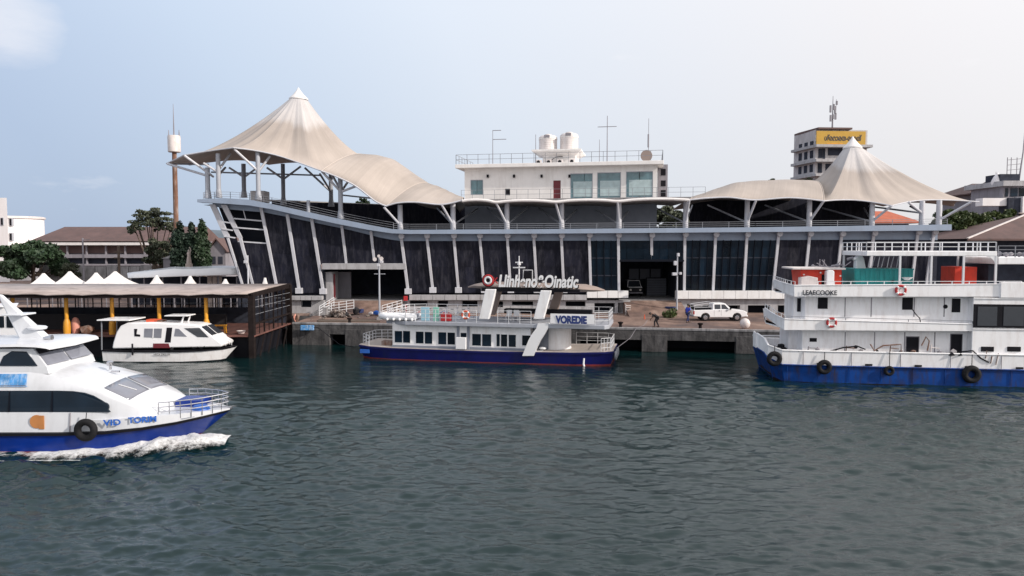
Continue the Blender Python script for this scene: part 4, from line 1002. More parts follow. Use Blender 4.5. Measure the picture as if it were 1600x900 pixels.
    part('column', MB().tube([V(X, Y, QZ), V(X, Y, zz(237))], .42, 14, r2=.34), 'rust', t, smooth=True)
    part('drum', MB().lathe((X, Y, 0), [(.85, zz(238)), (.93, zz(237)), (.95, zz(215)), (.9, zz(212))], 22), 'tank_white', t, smooth=True)
    part('antenna', MB().tube([V(X, Y, zz(213)), V(X, Y, zz(186)), V(X, Y, zz(162))], .12, 6, r2=.03), 'far_grey', t)
    for dx in (-.8, .8): part('lightning_rod', MB().tube([V(X + dx, Y, zz(213)), V(X + dx, Y, zz(203))], .10, 6, r2=.04), 'far_grey', t)
    # --- long white canopy roof and the small white tents
    t = thing('long_canopy', 'long white sheet canopy on posts behind the pontoon shelter', 'canopy', P(290, 440, 86))
    rows = []
    for k in range(15):
        u = k / 14; x = lerp(200, 373, u); yt = lerp(426, 416, min(1, u * 2.2)) if u < .45 else 416 - 1.0 * math.sin(u * 9); rows.append([P(x, yt, 92), P(x, yt + 5 + 2.5 * min(1, u * 2), 86) + V(0, -.2, .3), P(x, lerp(434, 428.5, u), 85)])
    part('canopy_sheet', MB().grid(rows), 'gel_white', t, smooth=True, solid=.08)
    for k in range(6): q = P(lerp(225, 370, k / 5), 431, 86); part('canopy_post', MB().beam(V(q.x, 86, QZ), q, .14), 'far_grey', t)
    part('back_wall', MB().box(P(205, 430, 91).x, P(372, 430, 91).x, 91, 91.3, QZ, W.z(300, 432, 91)), 'interior', t)
    a, b = P(323, 431, 87), P(347, 431, 87)
    for k in range(3): c0 = lerp(a.x, b.x, k / 3) + .06; c1 = lerp(a.x, b.x, (k + 1) / 3) - .06; part('pale_panel', MB().box(c0, c1, 87, 87.15, QZ, a.z), 'statue_stone', t)  # three pale panels under the canopy
    tents = [(68, 427, 17, 'first'), (109, 424, 21, 'b'), (150, 426, 17, 'c'), (180, 424, 26, 'd'), (244.5, 430, 12, 'e'), (297, 431, 11, 'f'), (352, 436, 8, 'g'), (414, 434, 5, 'h')]
    labs = ['leftmost small white tent peak above the pontoon roof', 'tallest slim white tent peak, second from the left above the pontoon roof', 'blunt white tent peak, third from the left above the pontoon roof', 'widest white tent peak, beside the dark utility pole',
            'small white tent peak standing under the left half of the long canopy', 'pointed white tent peak in front of the dark part of the long canopy', 'lowest white tent bump beside the pale panels', 'tiny white tent tip in front of the prow glass']
    for (px, yt, hw, s), lab in zip(tents, labs):
        Y = 79 if hw != 26 else 80.5
        if hw < 9: Y = 78.2
        c = P(px, yt, Y); w = hw * (2.3 if hw > 15 else 1.9) / FPX * Y; ze = W.z(px, 448, Y)
        t = thing('peaked_tent', lab, 'tent', (c.x, Y, QZ), 'small white tents behind the pontoon shelter')
        rows = []
        for j in range(13):
            v = j / 12; row = []
            for i in range(33):
                a = 2 * math.pi * i / 32; sq = max(abs(math.cos(a)), abs(math.sin(a))); rr = w / sq * .9
                r_ = lerp(rr, .12, v); z = lerp(ze - .1, c.z, v ** 2.9) ; row.append(V(c.x + math.cos(a) * r_, Y + math.sin(a) * r_, z))
            rows.append(row)
        part('tent_roof', MB().grid(rows), 'fabric_white', t, smooth=True)
        for (sx, sy) in ((-1, -1), (1, -1), (1, 1), (-1, 1)): part('tent_pole', MB().beam(V(c.x + sx * w * .85, Y + sy * w * .85, QZ), V(c.x + sx * w * .85, Y + sy * w * .85, ze), .08), 'far_grey', t)
    # --- statue on a pedestal
    X = P(295, 400, 95).x; t = thing('statue', 'slim pale statue with a raised arm in front of the conifers', 'statue', (X, 95, QZ)); z = lambda y: W.z(295, y, 95)
    part('pedestal', MB().box(X - .35, X + .35, 94.7, 95.3, QZ, z(412)), 'statue_stone', t, bevel=.03)
    part('figure', MB().lathe((X, 95, 0), [(.32, z(412)), (.26, z(405)), (.17, z(400)), (.25, z(396)), (.10, z(393.5)), (.13, z(392)), (.04, z(390))], 12).tube([V(X + .12, 95, z(396)), V(X + .3, 95, z(391)), V(X + .12, 95, z(386))], .07, 6), 'statue_stone', t, smooth=True)
    # --- trees left
    tree('dense dark green spreading tree beside the white rounded building', 50, 104, 368, 56, 'leaf_dark', 9000, .26, ybot=432, seed=3)
    tree('tall umbrella shaped olive tree with see through crown left of the radio tower', 241, 118, 319, 44, 'leaf_olive', 5200, .17, ybot=395, shape='umbrella', seed=5)
    tree('low bushy tree with brownish leaves under the umbrella shaped tree', 252, 114, 362, 28, 'leaf_olive', 3600, .2, ybot=418, seed=6)
    tree('small olive shrub tree next to the dark spreading tree', 108, 103, 408, 16, 'leaf_olive', 1200, .17, ybot=432, seed=9)
    for (px, yt, h, sd_, lab, lm) in ((281, 346, 19, 11, 'wide dark conifer just right of the radio tower', 'leaf_conifer'), (300, 348, 14, 12, 'narrow pointed conifer in the middle of the row', 'leaf_conifer'), (317, 342, 17, 13, 'tallest and greenest conifer at the right of the row', 'leaf_fresh')):
        tree(lab, px, 110, yt, h, lm if lm != 'leaf_fresh' else 'leaf_dark', 6000, .2, ybot=415, shape='column', seed=sd_, group='row of conifers by the terminal', name='conifer')
    tree('bushy dark tree filling behind the row of conifers', 270, 124, 362, 20, 'leaf_conifer', 2500, .22, ybot=415, seed=15)
    # --- tower block behind the right tent
    Fh = Fr(P(1275, 300, 130).x, 130, math.radians(4)); Y0 = 0
    t = thing('tower_block', 'tall grey apartment tower with curved balconies and a yellow sign behind the right tent', 'building', (0, 0, QZ), fr=Fh)
    p = Fh.p; zt = p(1300, 202, 0).z; xr = p(1358, 220, 0).x
    lx = -.45; dep = 8
    part('wall', MB().prism([V(0, .6, QZ), V(xr, .6, QZ), V(xr, dep, QZ), V(lx, dep, QZ), V(-.42, 7, QZ)], (0, 0, zt - QZ)), 'tower_wall', t)
    part('roof_cap', MB().prism([V(.1, -.2, zt), V(6.2, -.2, zt), V(6.2, dep, zt), V(lx, dep, zt), V(-.5, 6, zt)], (0, 0, .3)), 'roof_brown', t)
    for (y, x1) in ((229.5, 1364), (252.5, 1330), (275, 1320)):
        z = p(1300, y, -1).z; xe = p(x1, y, -1).x
        part('balcony_slab', MB().prism([V(-.6, -1.0, z), V(xe, -1.0, z), V(xe, .7, z), V(.2, .7, z), V(-.4, 7.6, z), V(-1.3, 7.4, z), V(-1.1, 3.2, z)], (0, 0, .45)), 'concrete_pale', t)
    for (a, b, y0, y1) in ((1279, 1285, 232, 247), (1294, 1318, 231, 243), (1278, 1284, 255, 270), (1286, 1289, 232, 250), (1290, 1300, 256, 270)):
        A = p(a, y0, .55); B = p(b, y1, .55); part('window', MB().box(A.x, B.x, .5, .66, B.z, A.z), 'interior', t)
    dv = (V(-.42, 7, 0) - V(0, .6, 0)); nv = V(-dv.y, dv.x, 0).normalized() * .08
    for zf in (225, 240, 262, 284):
        for u in (.18, .48, .78):
            z = p(1300, zf, 0).z; a = V(0, .6, 0) + dv * (u - .08); b = V(0, .6, 0) + dv * (u + .08)
            part('window', MB().hexa([V(a.x, a.y, z - .6) + nv, V(b.x, b.y, z - .6) + nv, V(b.x, b.y, z - .6) - nv, V(a.x, a.y, z - .6) - nv], [V(a.x, a.y, z + .7) + nv, V(b.x, b.y, z + .7) + nv, V(b.x, b.y, z + .7) - nv, V(a.x, a.y, z + .7) - nv]), 'interior', t)
    A = p(1276, 204.5, -.9); B = p(1352, 228.5, -.9)
    sg = part('sign_board', MB().box(A.x, B.x, -.95, -.75, B.z, A.z), 'sign_yellow', t)
    text('lettering', 'ശ്രമാരത-രാമത്', 'black_print', t, (p(1284, 219, 0).x, -.96, p(1284, 219.5, -.9).z), 1.25, w=p(1342, 219, -.9).x - p(1284, 219, -.9).x, ext=.02, bold=.03)
    part('sign_line', MB().box(p(1292, 224, -.9).x, p(1316, 224, -.9).x, -.965, -.95, p(1292, 225, -.9).z, p(1292, 223.5, -.9).z), 'yellow', t)
    X = p(1300.5, 200, 3).x; mt = thing('antenna_mast', 'mobile phone antenna mast on top of the tower block', 'antenna', (X, 3, zt + .3), fr=Fh)
    z = lambda y: p(1300, y, 3).z
    part('mast', MB().tube([V(X, 3, zt + .3), V(X, 3, z(150))], .16, 8, r2=.04), 'far_grey', mt)
    for (dx, y0, y1) in ((-.5, 176, 165), (.35, 178, 166), (.1, 172, 163), (-.45, 190, 180), (.45, 187, 177), (0, 186, 179), (.62, 164, 158)): part('antenna_panel', MB().box(X + dx - .13, X + dx + .13, 2.7, 2.95, z(y0), z(y1)), 'far_grey', mt)
    part('spike', MB().beam(V(X + .62, 3, z(172)), V(X + .62, 3, z(155)), .05), 'far_grey', mt)
    # --- right: pagoda roofed house, modern block, brown hip roof, orange roof
    t = thing('pagoda_house', 'house with a steep hipped brown roof left of the dark modern block', 'house', P(1540, 330, 140))
    a, b = P(1513, 303, 140), P(1590, 303, 140); part('wall', MB().box(a.x + 1, b.x, 140, 150, QZ, a.z), 'far_grey', t)
    part('roof', hip_roof(a.x, b.x, 139, 151, a.z, P(1545, 287, 145).z, 4.6, .8), 'roof_brown', t)
    part('roof_lantern', hip_roof(P(1546, 290, 145).x, P(1564, 290, 145).x, 142, 148, P(1546, 287, 142).z, P(1546, 277, 145).z, 1.0, .3), 'roof_brown', t)
    q = P(1556, 277, 145); part('finial', MB().tube([q, q + V(0, 0, 1.1)], .1, 6, r2=.02), 'roof_brown', t)
    part('window_band', MB().box(P(1540, 318, 140).x, P(1566, 318, 140).x, 139.9, 140.2, P(1540, 318, 140).z, P(1540, 306, 140).z), 'interior', t)
    t = thing('modern_block', 'dark modern building with pale flat roof and white lower wall at the right edge', 'building', P(1590, 330, 128)); YM = 128
    bx = lambda x0, y0, x1, y1, d0, d1: MB().box(P(x0, y0, YM).x, P(x1, y0, YM).x, YM + d0, YM + d1, W.z(x0, y1, YM), W.z(x0, y0, YM))
    part('roof_slab', bx(1562, 283, 1680, 291, -1, 10), 'concrete_pale', t); part('wall', MB().box(P(1568, 290, YM).x, P(1680, 290, YM).x, YM, YM + 9, QZ, W.z(1580, 291, YM)), 'far_grey', t)
    for (x0, x1) in ((1571, 1575), (1579, 1590), (1592, 1604)): part('window', bx(x0, 294, x1, 307, -.1, .1), 'dark_glass', t)
    part('lower_wall', bx(1530, 310, 1572, 322, -1, 1), 'far_white', t); part('lower_wall', bx(1586, 308, 1660, 333, -2, 0), 'far_white', t); part('dark_bay', bx(1567, 310, 1586, 336, -1.5, 1), 'interior', t)
    part('roof_tank', bx(1569, 271, 1600, 283, 1, 5), 'interior', t)
    part('vent_cover', MB().lathe(P(1558, 290, 130), [(.9, 0), (1, .6), (.6, 1.5), (.1, 2.2)], 14), 'far_white', t, smooth=True)
    X = P(1592, 280, 130).x; lt = thing('lattice_mast', 'grey lattice antenna frame on the roof of the dark modern block', 'antenna', (X, 130, W.z(1592, 283, 130)))
    z = lambda y: W.z(1592, y, 130); xx = lambda x: P(x, 280, 130).x
    part('mast', MB().tube([V(xx(1592), 130, z(283)), V(xx(1597), 130, z(238)), V(xx(1598), 130, z(208))], .16, 6, r2=.05), 'far_grey', lt)
    for x in (1573, 1579, 1588): part('leg', MB().beam(V(xx(x), 130, z(283)), V(xx(x), 130, z(243 + (x % 3) * 3)), .09), 'far_grey', lt)
    for y in (250, 258, 266): part('cross_bar', MB().beam(V(xx(1573), 130, z(y)), V(xx(1594), 130, z(y - 2)), .08), 'far_grey', lt)
    t = thing('brown_roof_house', 'low house with a broad brown hipped roof behind the big moored ship', 'house', P(1570, 380, 96))
    a = P(1508, 373, 96); r = P(1600, 334, 104); X1 = P(1720, 373, 96).x
    part('wall', MB().box(a.x + .8, X1, 97, 110, QZ, a.z), 'interior', t)  # near-black wall: the shade under the eaves is put into its colour
    part('roof', MB().add([V(a.x, 95.5, a.z), V(X1, 95.5, a.z), V(X1 - 6, 103, r.z), V(r.x, 103, r.z), V(a.x, 111, a.z), V(X1, 111, a.z), V(a.x, 95.5, a.z - .25), V(X1, 95.5, a.z - .25)], [(0, 1, 2, 3), (0, 3, 4), (1, 5, 2), (4, 3, 2, 5), (6, 7, 1, 0)]), 'roof_brown', t)
    part('ridge_tile', MB().beam(V(a.x, 95.5, a.z + .05), V(r.x, 103, r.z + .05), .3, .12), 'tank_white', t); part('ridge_tile', MB().beam(V(r.x, 103, r.z + .05), V(X1 - 6, 103, r.z + .05), .3, .12), 'roof_tin', t)
    t = thing('orange_roof_house', 'orange red hipped roof glimpsed under the right tent canopy', 'house', P(1400, 345, 112)); a, b = P(1366, 347, 112), P(1436, 347, 112)
    part('wall', MB().box(a.x + 1, b.x - 1, 113, 121, QZ, a.z), 'far_grey', t); part('roof', hip_roof(a.x, b.x, 112, 122, a.z, P(1400, 330, 117).z, 2.5, .3), 'roof_orange', t)
    tree('leafy green tree right of the terminal end, nearest the water', 1505, 108, 316, 42, 'leaf_fresh', 9000, .22, ybot=378, seed=21)
    tree('dark green tree behind the terminal end beside the brown roof', 1468, 112, 326, 34, 'leaf_dark', 6500, .22, ybot=380, seed=22)
    tree('taller green tree touching the pagoda house at the right', 1552, 116, 314, 34, 'leaf_fresh', 6500, .22, ybot=372, seed=23)
    tree('tree top peeping over the low fabric vault at the left', 1204, 112, 278, 12, 'leaf_olive', 900, .22, ybot=300, seed=24)
    tree('bushy tree top at the foot of the tower block', 1262, 118, 276, 16, 'leaf_olive', 1500, .22, ybot=300, seed=25)
    tree('palm like tree seen through the gap under the middle canopy', 1046, 106, 318, 42, 'leaf_olive', 9000, .2, ybot=362, seed=26)
    tree('bush under the canopy left of the white building', 568, 104, 308, 14, 'leaf_dark', 900, .2, ybot=330, seed=27)
background()

# ================================================================== PONTOON SHELTER
def pontoon():
    t = thing('pontoon_shelter', 'floating landing stage with a faded tin roof on yellow pillars and dark railings', 'landing stage', P(240, 550, 64))
    Y0, Y1 = 60.5, 71.0; XR = -21.2; XL = -60
    zf, zb = W.z(200, 458.5, Y0), W.z(200, 443.5, Y1)
    zd = W.z(340, 522, Y0 + 1)
    mb = MB(); n = 40; rows = []
    for k in range(n + 1):
        x = lerp(XL, XR - .3, k / n); w = .05 * math.sin(k * 2.1) + .03 * math.sin(k * .7); rows.append([V(x, Y0 - .5, zf + w), V(x, (Y0 + Y1) / 2, (zf + zb) / 2 + .06 + w), V(x, Y1, zb + w * .3)])
    part('roof', mb.grid(rows), 'roof_tin', t, smooth=True, solid=.10)
    part('roof_edge', MB().box(XL, XR - .3, Y0 - .35, Y0 - .2, zf - .35, zf - .06), 'rust_dark', t)
    for k in range(9): x = lerp(XL, XR - .6, k / 8); part('roof_truss', MB().beam(V(x, Y0, zf - .25), V(x, Y1, zb - .3), .12, .25), 'rust_dark', t)
    part('gable', MB().prism([V(XR - .1, Y0 + .2, zf - .3), V(XR - .1, Y1, zb - .4), V(XR - .1, Y1, zb + .05), V(XR - .1, Y0 - .5, zf + .02)], (-.15, 0, 0)), 'rust_dark', t)
    # hull and deck
    part('pontoon_hull', MB().box(XL, XR - .5, Y0 + .5, Y1 - .3, -.5, zd - .12), 'black', t, bevel=.1)
    part('deck', MB().box(XL, XR + .05, Y0 - .1, Y1, zd - .12, zd), 'pontoon_deck', t, bevel=.02)
    # yellow pillars with a swollen foot
    for px in (103.5, 175, 248.5, 322):
        q = P(px, 480, Y0 + .8); X = q.x
        pl = part('pillar', MB().tube([V(X, Y0 + .8, zd), V(X, Y0 + .8, zf - .1)], .15, 12), 'yellow', t, smooth=True)
        part('pillar_foot', MB().lathe((X, Y0 + .8, zd), [(.26, 0), (.28, .5), (.26, 1.0), (.16, 1.3)], 12), 'yellow', pl, smooth=True)
    X = P(20, 480, Y0 + .8).x; part('pillar', MB().tube([V(X, Y0 + .8, zd), V(X, Y0 + .8, zf - .1)], .15, 12), 'yellow', t, smooth=True)
    # solid dark skirt wall and railings on the landward side
    part('skirt_wall', MB().box(XL, XR - .4, Y1 - .5, Y1 - .35, zd, zd + 1.5), 'interior', t)
    zr = W.z(200, 488, Y0 + 5)
    part('inner_bulkhead', MB().box(XL, XR - 4.0, Y0 + 4.4, Y0 + 4.6, zd, zd + 1.35), 'cloth_black', t)
    for k in range(30):
        x = lerp(-46, XR - .5, k / 29); part('upright', MB().beam(V(x, Y1 - .4, zd), V(x, Y1 - .4, zb - .1), .08), 'rust_dark', t)
    for z in (1.9, 2.4): part('rail', MB().beam(V(-46, Y1 - .42, zd + z), V(XR - .5, Y1 - .42, zd + z), .05), 'rail_grey', t)
    # end frame facing the quay: corner posts, panels and bars
    for (y, w) in ((Y0 + .1, .5), (Y1 - .2, .4)): part('corner_post', MB().box(XR - .45, XR + .02, y - w / 2, y + w / 2, -.3, (zf if y < 65 else zb) - .05), 'rust_dark', t, bevel=.03)
    part('end_rail', MB().box(XR - .12, XR - .04, Y0 + .3, Y1 - .4, zd + .85, zd + 1.0), 'rust_dark', t)
    for k in range(1, 8): y = lerp(Y0 + .3, Y1 - .4, k / 8); part('upright', MB().beam(V(XR - .08, y, zd), V(XR - .08, y, lerp(zf, zb, k / 8) - .3), .06 if k % 2 else .12), 'rust_dark', t)
    for z in (1.7, 2.3, 2.9): part('rail', MB().beam(V(XR - .08, Y0 + .3, zd + z), V(XR - .08, Y1 - .4, zd + z), .035), 'rail_grey', t)
    for k in range(5): y = lerp(Y0 + 1, Y1 - 1, k / 4); part('diagonal_stay', MB().beam(V(XR + .03, y, -.3), V(XR + .03, y + 1.5, zd - .1), .10), 'rust_dark', t)
    # a yellow stool, a basin and a pale sack on the deck
    q = P(344, 512, Y0 + 1.6); st = thing('stool', 'yellow stool on the pontoon deck right of the last yellow pillar', 'stool', (q.x, q.y, zd))
    part('seat', MB().box(q.x - .5, q.x + .5, q.y - .25, q.y + .25, zd + .62, zd + .72), 'yellow', st, bevel=.02)
    for (a, b) in ((-.4, -.18), (.4, -.18), (-.4, .18), (.4, .18)): part('leg', MB().beam(V(q.x + a * 1.15, q.y + b, zd), V(q.x + a, q.y + b, zd + .62), .07), 'yellow', st)
    q = P(377, 514, Y0 + 1.4); single('basin', MB().lathe((q.x, q.y, zd), [(.22, 0), (.36, .22), (.38, .24), (.33, .22), (.2, .04)], 16), 'tank_white', 'small pale basin on the pontoon deck', 'basin', (q.x, q.y, zd), smooth=True)
    q = P(118, 505, Y0 + 1.6); mb = MB().lathe((q.x, q.y, zd), [(.28, 0), (.36, .4), (.33, .9), (.2, 1.25), (.07, 1.35)], 12); single('sack', mb, 'pink', 'pink covered bundle standing on the pontoon behind the ferry', 'bundle', (q.x, q.y, zd), smooth=True)
    q = P(139, 512, Y0 + 1.6); mb = MB().rock((q.x, q.y, zd + .35), .8, .6); single('tarpaulin_heap', mb, 'rust', 'brown tarpaulin heap beside the pink bundle on the pontoon', 'heap', (q.x, q.y, zd), smooth=True)
pontoon()

# ================================================================== BOAT HELPERS
def hull_rows(st, lo, hi, n=4, flare=1.0, close_stern=True):
    """st: stations (x, half beam, sheer z, keel z, waterline half beam, rake, centre y). Returns closed side loops between two fractions lo..hi of the height"""
    rows = []
    for (x, hb, zs, zk, hw, rk, cy) in st:
        side = []
        for k in range(n + 1):
            f = lerp(lo, hi, k / n); z = lerp(zk, zs, f); b = lerp(hw, hb, f ** flare); side.append((x - rk * (1 - f), b, z))
        rows.append([V(a, cy - b, z) for (a, b, z) in side[::-1]] + [V(a, cy + b, z) for (a, b, z) in side])
    return rows
def hull(name, st, lo, hi, m, parent, n=4, flare=1.0, deck=True, out=0.0, smooth=True, bevel=0):
    if out: st = [(x + out * .4, hb + out, zs, zk, hw + out, rk, cy) for (x, hb, zs, zk, hw, rk, cy) in st]
    rows = hull_rows(st, lo, hi, n, flare); mb = MB().grid(rows, close=True)
    mb.f.append(tuple(range(len(rows[0]) - 1, -1, -1))); L = len(rows[0]); mb.f.append(tuple((len(rows) - 1) * L + j for j in range(L)))
    return part(name, mb, m, parent, smooth=smooth, bevel=bevel)
def tyre(fr, px, py, d, r, lab, group, chain=None, parent=None):
    q = fr.p(px, py, d); t = thing('tyre_fender', lab, 'tyre', q, group, fr=fr)
    part('tyre', MB().torus(q, r * .68, r * .32, 22, 10), 'rubber', t, smooth=True)
    if chain: part('rope', MB().tube([q + V(0, 0, r * .6), q + V(.02, .05, chain)], .025, 6), 'black', t)
    return t
def ring(fr, px, py, d, r, lab, group=None, m='ring_red', axis='y'):
    q = fr.p(px, py, d); t = thing('life_ring', lab, 'life ring', q, group, fr=fr)
    part('ring', MB().torus(q, r * .78, r * .24, 24, 10, axis, .7), m, t, smooth=True)
    for a in range(4):
        an = a * math.pi / 2 + .78; c = q + V(math.cos(an) * r * .78, 0, math.sin(an) * r * .78); part('band', MB().torus(c, r * .02, r * .27, 6, 8).box(c.x - .01, c.x + .01, c.y - .01, c.y + .01, c.z - .01, c.z + .01), 'white_paint', t)
    part('inner_ring', MB().torus(q, r * .52, r * .13, 22, 8, axis, .6), 'white_paint', t, smooth=True)
    return t

# ================================================================== MOVING FERRY (left)
def ferry():
    CY = 34.7
    t = thing('passenger_ferry', 'blue and white passenger ferry under way with foam at its bow at the left', 'ferry', (-22, CY, 0))
    st = [(-34, 2.4, .97, -.6, 2.2, 0, CY), (-26, 2.5, .97, -.6, 2.3, 0, CY), (-20, 2.5, .98, -.6, 2.25, 0, CY), (-18, 2.42, 1.03, -.6, 1.95, .4, CY), (-16.5, 2.1, 1.13, -.6, 1.3, .9, CY), (-15.2, 1.55, 1.25, -.6, .75, 1.5, CY), (-14.2, .9, 1.38, -.6, .3, 2.0, CY), (-13.3, .12, 1.5, -.6, .03, 2.6, CY)]
    hull('hull', st, .30, .97, 'ferry_blue', t, 6, .8)
    hull('boot_stripe', st, .05, .46, 'boot_red', t, 3, .8, out=.012)
    hull('rubbing_strake', [(x, hb, zs, zs - .12, hb, rk * .08, cy) for (x, hb, zs, zk, hw, rk, cy) in st], 0, 1, 'black', t, 2, out=.07)
    # white topsides bulwark running to the bow deck
    st2 = [(x, hb * (.90 if x < -19 else .96 if x < -17.5 else .985), zs + h, zs, hb * (.90 if x < -19 else .96 if x < -17.5 else .985), 0, cy) for (x, hb, zs, zk, hw, rk, cy), h in zip(st, (.5, .5, .5, .5, .46, .35, .2, .05))]
    hull('topsides', [(x - .05, a, b, c, d, e, f) for (x, a, b, c, d, e, f) in st2], 0, 1, 'ferry_white', t, 2)
    # superstructure: cross sections (x, hb0, z0, hb1, z1, hb2, z2, crown)
    sec_ = [(-34, 2.36, .95, 2.12, 3.0, 1.85, 3.62, 3.8), (-24, 2.36, .95, 2.12, 3.0, 1.85, 3.66, 3.84), (-21.6, 2.36, .95, 2.12, 2.98, 1.85, 3.62, 3.80), (-20.6, 2.36, .96, 2.12, 2.9, 1.88, 3.42, 3.60), (-19.4, 2.34, .97, 2.13, 2.82, 1.93, 3.14, 3.28), (-18.35, 2.30, 1.0, 2.13, 2.6, 1.95, 2.86, 2.98),
            (-17.15, 2.14, 1.05, 2.05, 2.1, 1.93, 2.28, 2.42), (-16.75, 2.03, 1.1, 1.97, 1.95, 1.85, 2.10, 2.2), (-16.1, 1.85, 1.15, 1.78, 1.65, 1.6, 1.74, 1.82), (-15.9, 1.7, 1.2, 1.6, 1.3, 1.4, 1.32, 1.34)]
    rows = []
    for (x, b0, z0, b1, z1, b2, z2, zc) in sec_:
        h = [(b0, z0), (lerp(b0, b1, .5) + .02, lerp(z0, z1, .5)), (b1, z1), (lerp(b1, b2, .55) + .05, lerp(z1, z2, .5)), (b2, z2), (b2 * .55, lerp(z2, zc, .75)), (0, zc)]
        rows.append([V(x, CY - b, z) for (b, z) in h] + [V(x, CY + b, z) for (b, z) in h[::-1][1:]])
    mb = MB().grid(rows); L = len(rows[0]); mb.f.append(tuple((len(rows) - 1) * L + j for j in range(L)))
    cab = part('cabin', mb, 'ferry_white', t, smooth=True)
    def side_y(z): return CY - (lerp(2.36, 2.12, (z - .95) / 2.05)) - .045
    # dark saloon window band with a rounded front
    zb0, zt0 = 1.86, 2.80
    def sx(px, z): return P(px, 500, side_y(z)).x
    xe = -17.95; outl = [(-33.5, zb0), (xe + .1, zb0)]
    for k in range(7): a = -.5 + k * .32; outl.append((xe - .18 + .22 * math.cos(a), zb0 + .2 + .22 * math.sin(a)))
    outl += [(-18.25, 2.38), (-18.6, 2.58), (-19.0, 2.71), (-19.5, 2.78), (-20.1, zt0), (-33.5, zt0)]
    pts = [V(x, side_y(z) - .0 + (0.03 if x > -18.3 else 0), z) for (x, z) in outl]
    w = part('saloon_window', MB().prism([p + V(0, .0, 0) for p in pts], (0, .10, 0)), 'dark_glass', cab)
    for x in (-20.4, -22.3, -24.2, -26): part('window_post', MB().hexa([V(x - .03, side_y(zb0) - .012, zb0 + .02), V(x + .03, side_y(zb0) - .012, zb0 + .02), V(x + .03, side_y(zb0) + .03, zb0 + .02), V(x - .03, side_y(zb0) + .03, zb0 + .02)], [V(x - .03, side_y(zt0) - .012, zt0 - .02), V(x + .03, side_y(zt0) - .012, zt0 - .02), V(x + .03, side_y(zt0) + .03, zt0 - .02), V(x - .03, side_y(zt0) + .03, zt0 - .02)]), 'frame_dark', cab)
    # big sloped windscreen: two panes with a white bar between
    def slope(u, v):   # u across (0 near, 1 far), v down the slope
        x = lerp(-18.32, -17.2, v); b = lerp(1.88, 1.86, v); z2 = lerp(2.84, 2.28, v); zc = lerp(2.98, 2.42, v); uu = (u - .5) * 2
        return V(x + .03, CY + uu * b, lerp(zc, z2, abs(uu) ** 1.6) + .035)
    for (u0, u1) in ((.01, .50), (.55, .99)):
        g = [[slope(lerp(u0, u1, i / 8), lerp(.0, 1.0, j / 4)) for j in range(5)] for i in range(9)]
        part('windscreen', MB().grid(g), 'windscreen', cab, smooth=True, solid=.03)
    a, b = slope(.22, .2), slope(.30, .8); part('wiper', MB().beam(a + V(0, 0, .03), b + V(0, 0, .03), .03), 'rail_white', cab)
    # wheelhouse
    z0, z1 = 3.72, 4.62
    wh = [(-34, 1.9, 1.8), (-22.9, 1.9, 1.8), (-21.6, 1.88, 1.78)]
    rows = [[V(x, CY - b0, 3.5), V(x, CY - b0 + .02, z0), V(x, CY - b1, z1), V(x, CY + b1, z1), V(x, CY + b0 - .02, z0), V(x, CY + b0, 3.5)] for (x, b0, b1) in wh]
    rows.append([V(-20.75, CY - 1.86, 3.5), V(-20.85, CY - 1.84, z0 + .1), V(-21.5, CY - 1.74, z1), V(-21.5, CY + 1.74, z1), V(-20.85, CY + 1.84, z0 + .1), V(-20.75, CY + 1.86, 3.5)])
    mb = MB().grid(rows); L = 6; mb.f.append(tuple(3 * L + j for j in range(L))); part('wheelhouse', mb, 'ferry_white', t)
    fw = lambda u, v: V(lerp(-21.46, -20.86, v) + .03, CY + lerp(-1, 1, u) * lerp(1.70, 1.80, v), lerp(z1 - .03, z0 + .16, v))
    for (u0, u1) in ((.02, .48), (.52, .98)): part('wheelhouse_window', MB().prism([fw(u0, 0), fw(u1, 0), fw(u1, 1), fw(u0, 1)], (-.06, 0, 0)), 'windscreen', t)
    part('visor_shadow', MB().prism([fw(.01, -.02), fw(.99, -.02), fw(.99, .30), fw(.01, .30)], (.012, 0, .004)), 'black', t)  # black strip standing in for the visor's shadow on the glass
    ys = lambda z: CY - lerp(1.89, 1.79, (z - z0) / (z1 - z0)) - .02
    part('wheelhouse_window', MB().prism([V(-22.95, ys(3.86), 3.86), V(-21.25, ys(3.86) + .02, 3.86), V(-21.75, ys(4.5) + .02, 4.5), V(-22.4, ys(4.5), 4.52), V(-22.75, ys(4.2), 4.3)], (0, .05, 0)), 'dark_glass', t)
    part('wheelhouse_window', MB().prism([V(-26.5, ys(3.86), 3.86), V(-23.5, ys(3.86), 3.86), V(-23.3, ys(4.5), 4.52), V(-26.5, ys(4.5), 4.52)], (0, .05, 0)), 'dark_glass', t)
    # visor roof
    rf = []
    for (x, b, zc) in ((-34, 1.95, 4.82), (-24, 1.98, 4.84), (-22, 2.02, 4.88), (-21.2, 2.04, 4.86), (-20.75, 2.02, 4.80), (-20.6, 1.96, 4.74)):
        rf.append([V(x, CY - b, zc - .14), V(x, CY - b * .97, zc - .03), V(x, CY - b * .5, zc + .04), V(x, CY, zc + .06), V(x, CY + b * .5, zc + .04), V(x, CY + b * .97, zc - .03), V(x, CY + b, zc - .14), V(x, CY, zc - .2)])
    mb = MB().grid(rf, close=True); mb.f.append(tuple(5 * 8 + j for j in range(8))); part('wheelhouse_roof', mb, 'ferry_white', t, smooth=True)
    # radar mast: raked fin with wings
    mm = MB().hexa([V(-23.1, CY - .25, 4.8), V(-21.75, CY - .25, 4.8), V(-21.75, CY + .25, 4.8), V(-23.1, CY + .25, 4.8)], [V(-24.2, CY - .08, 6.95), V(-23.98, CY - .08, 6.95), V(-23.98, CY + .08, 6.95), V(-24.2, CY + .08, 6.95)])
    mast = part('mast', mm, 'ferry_white', t, bevel=.08)
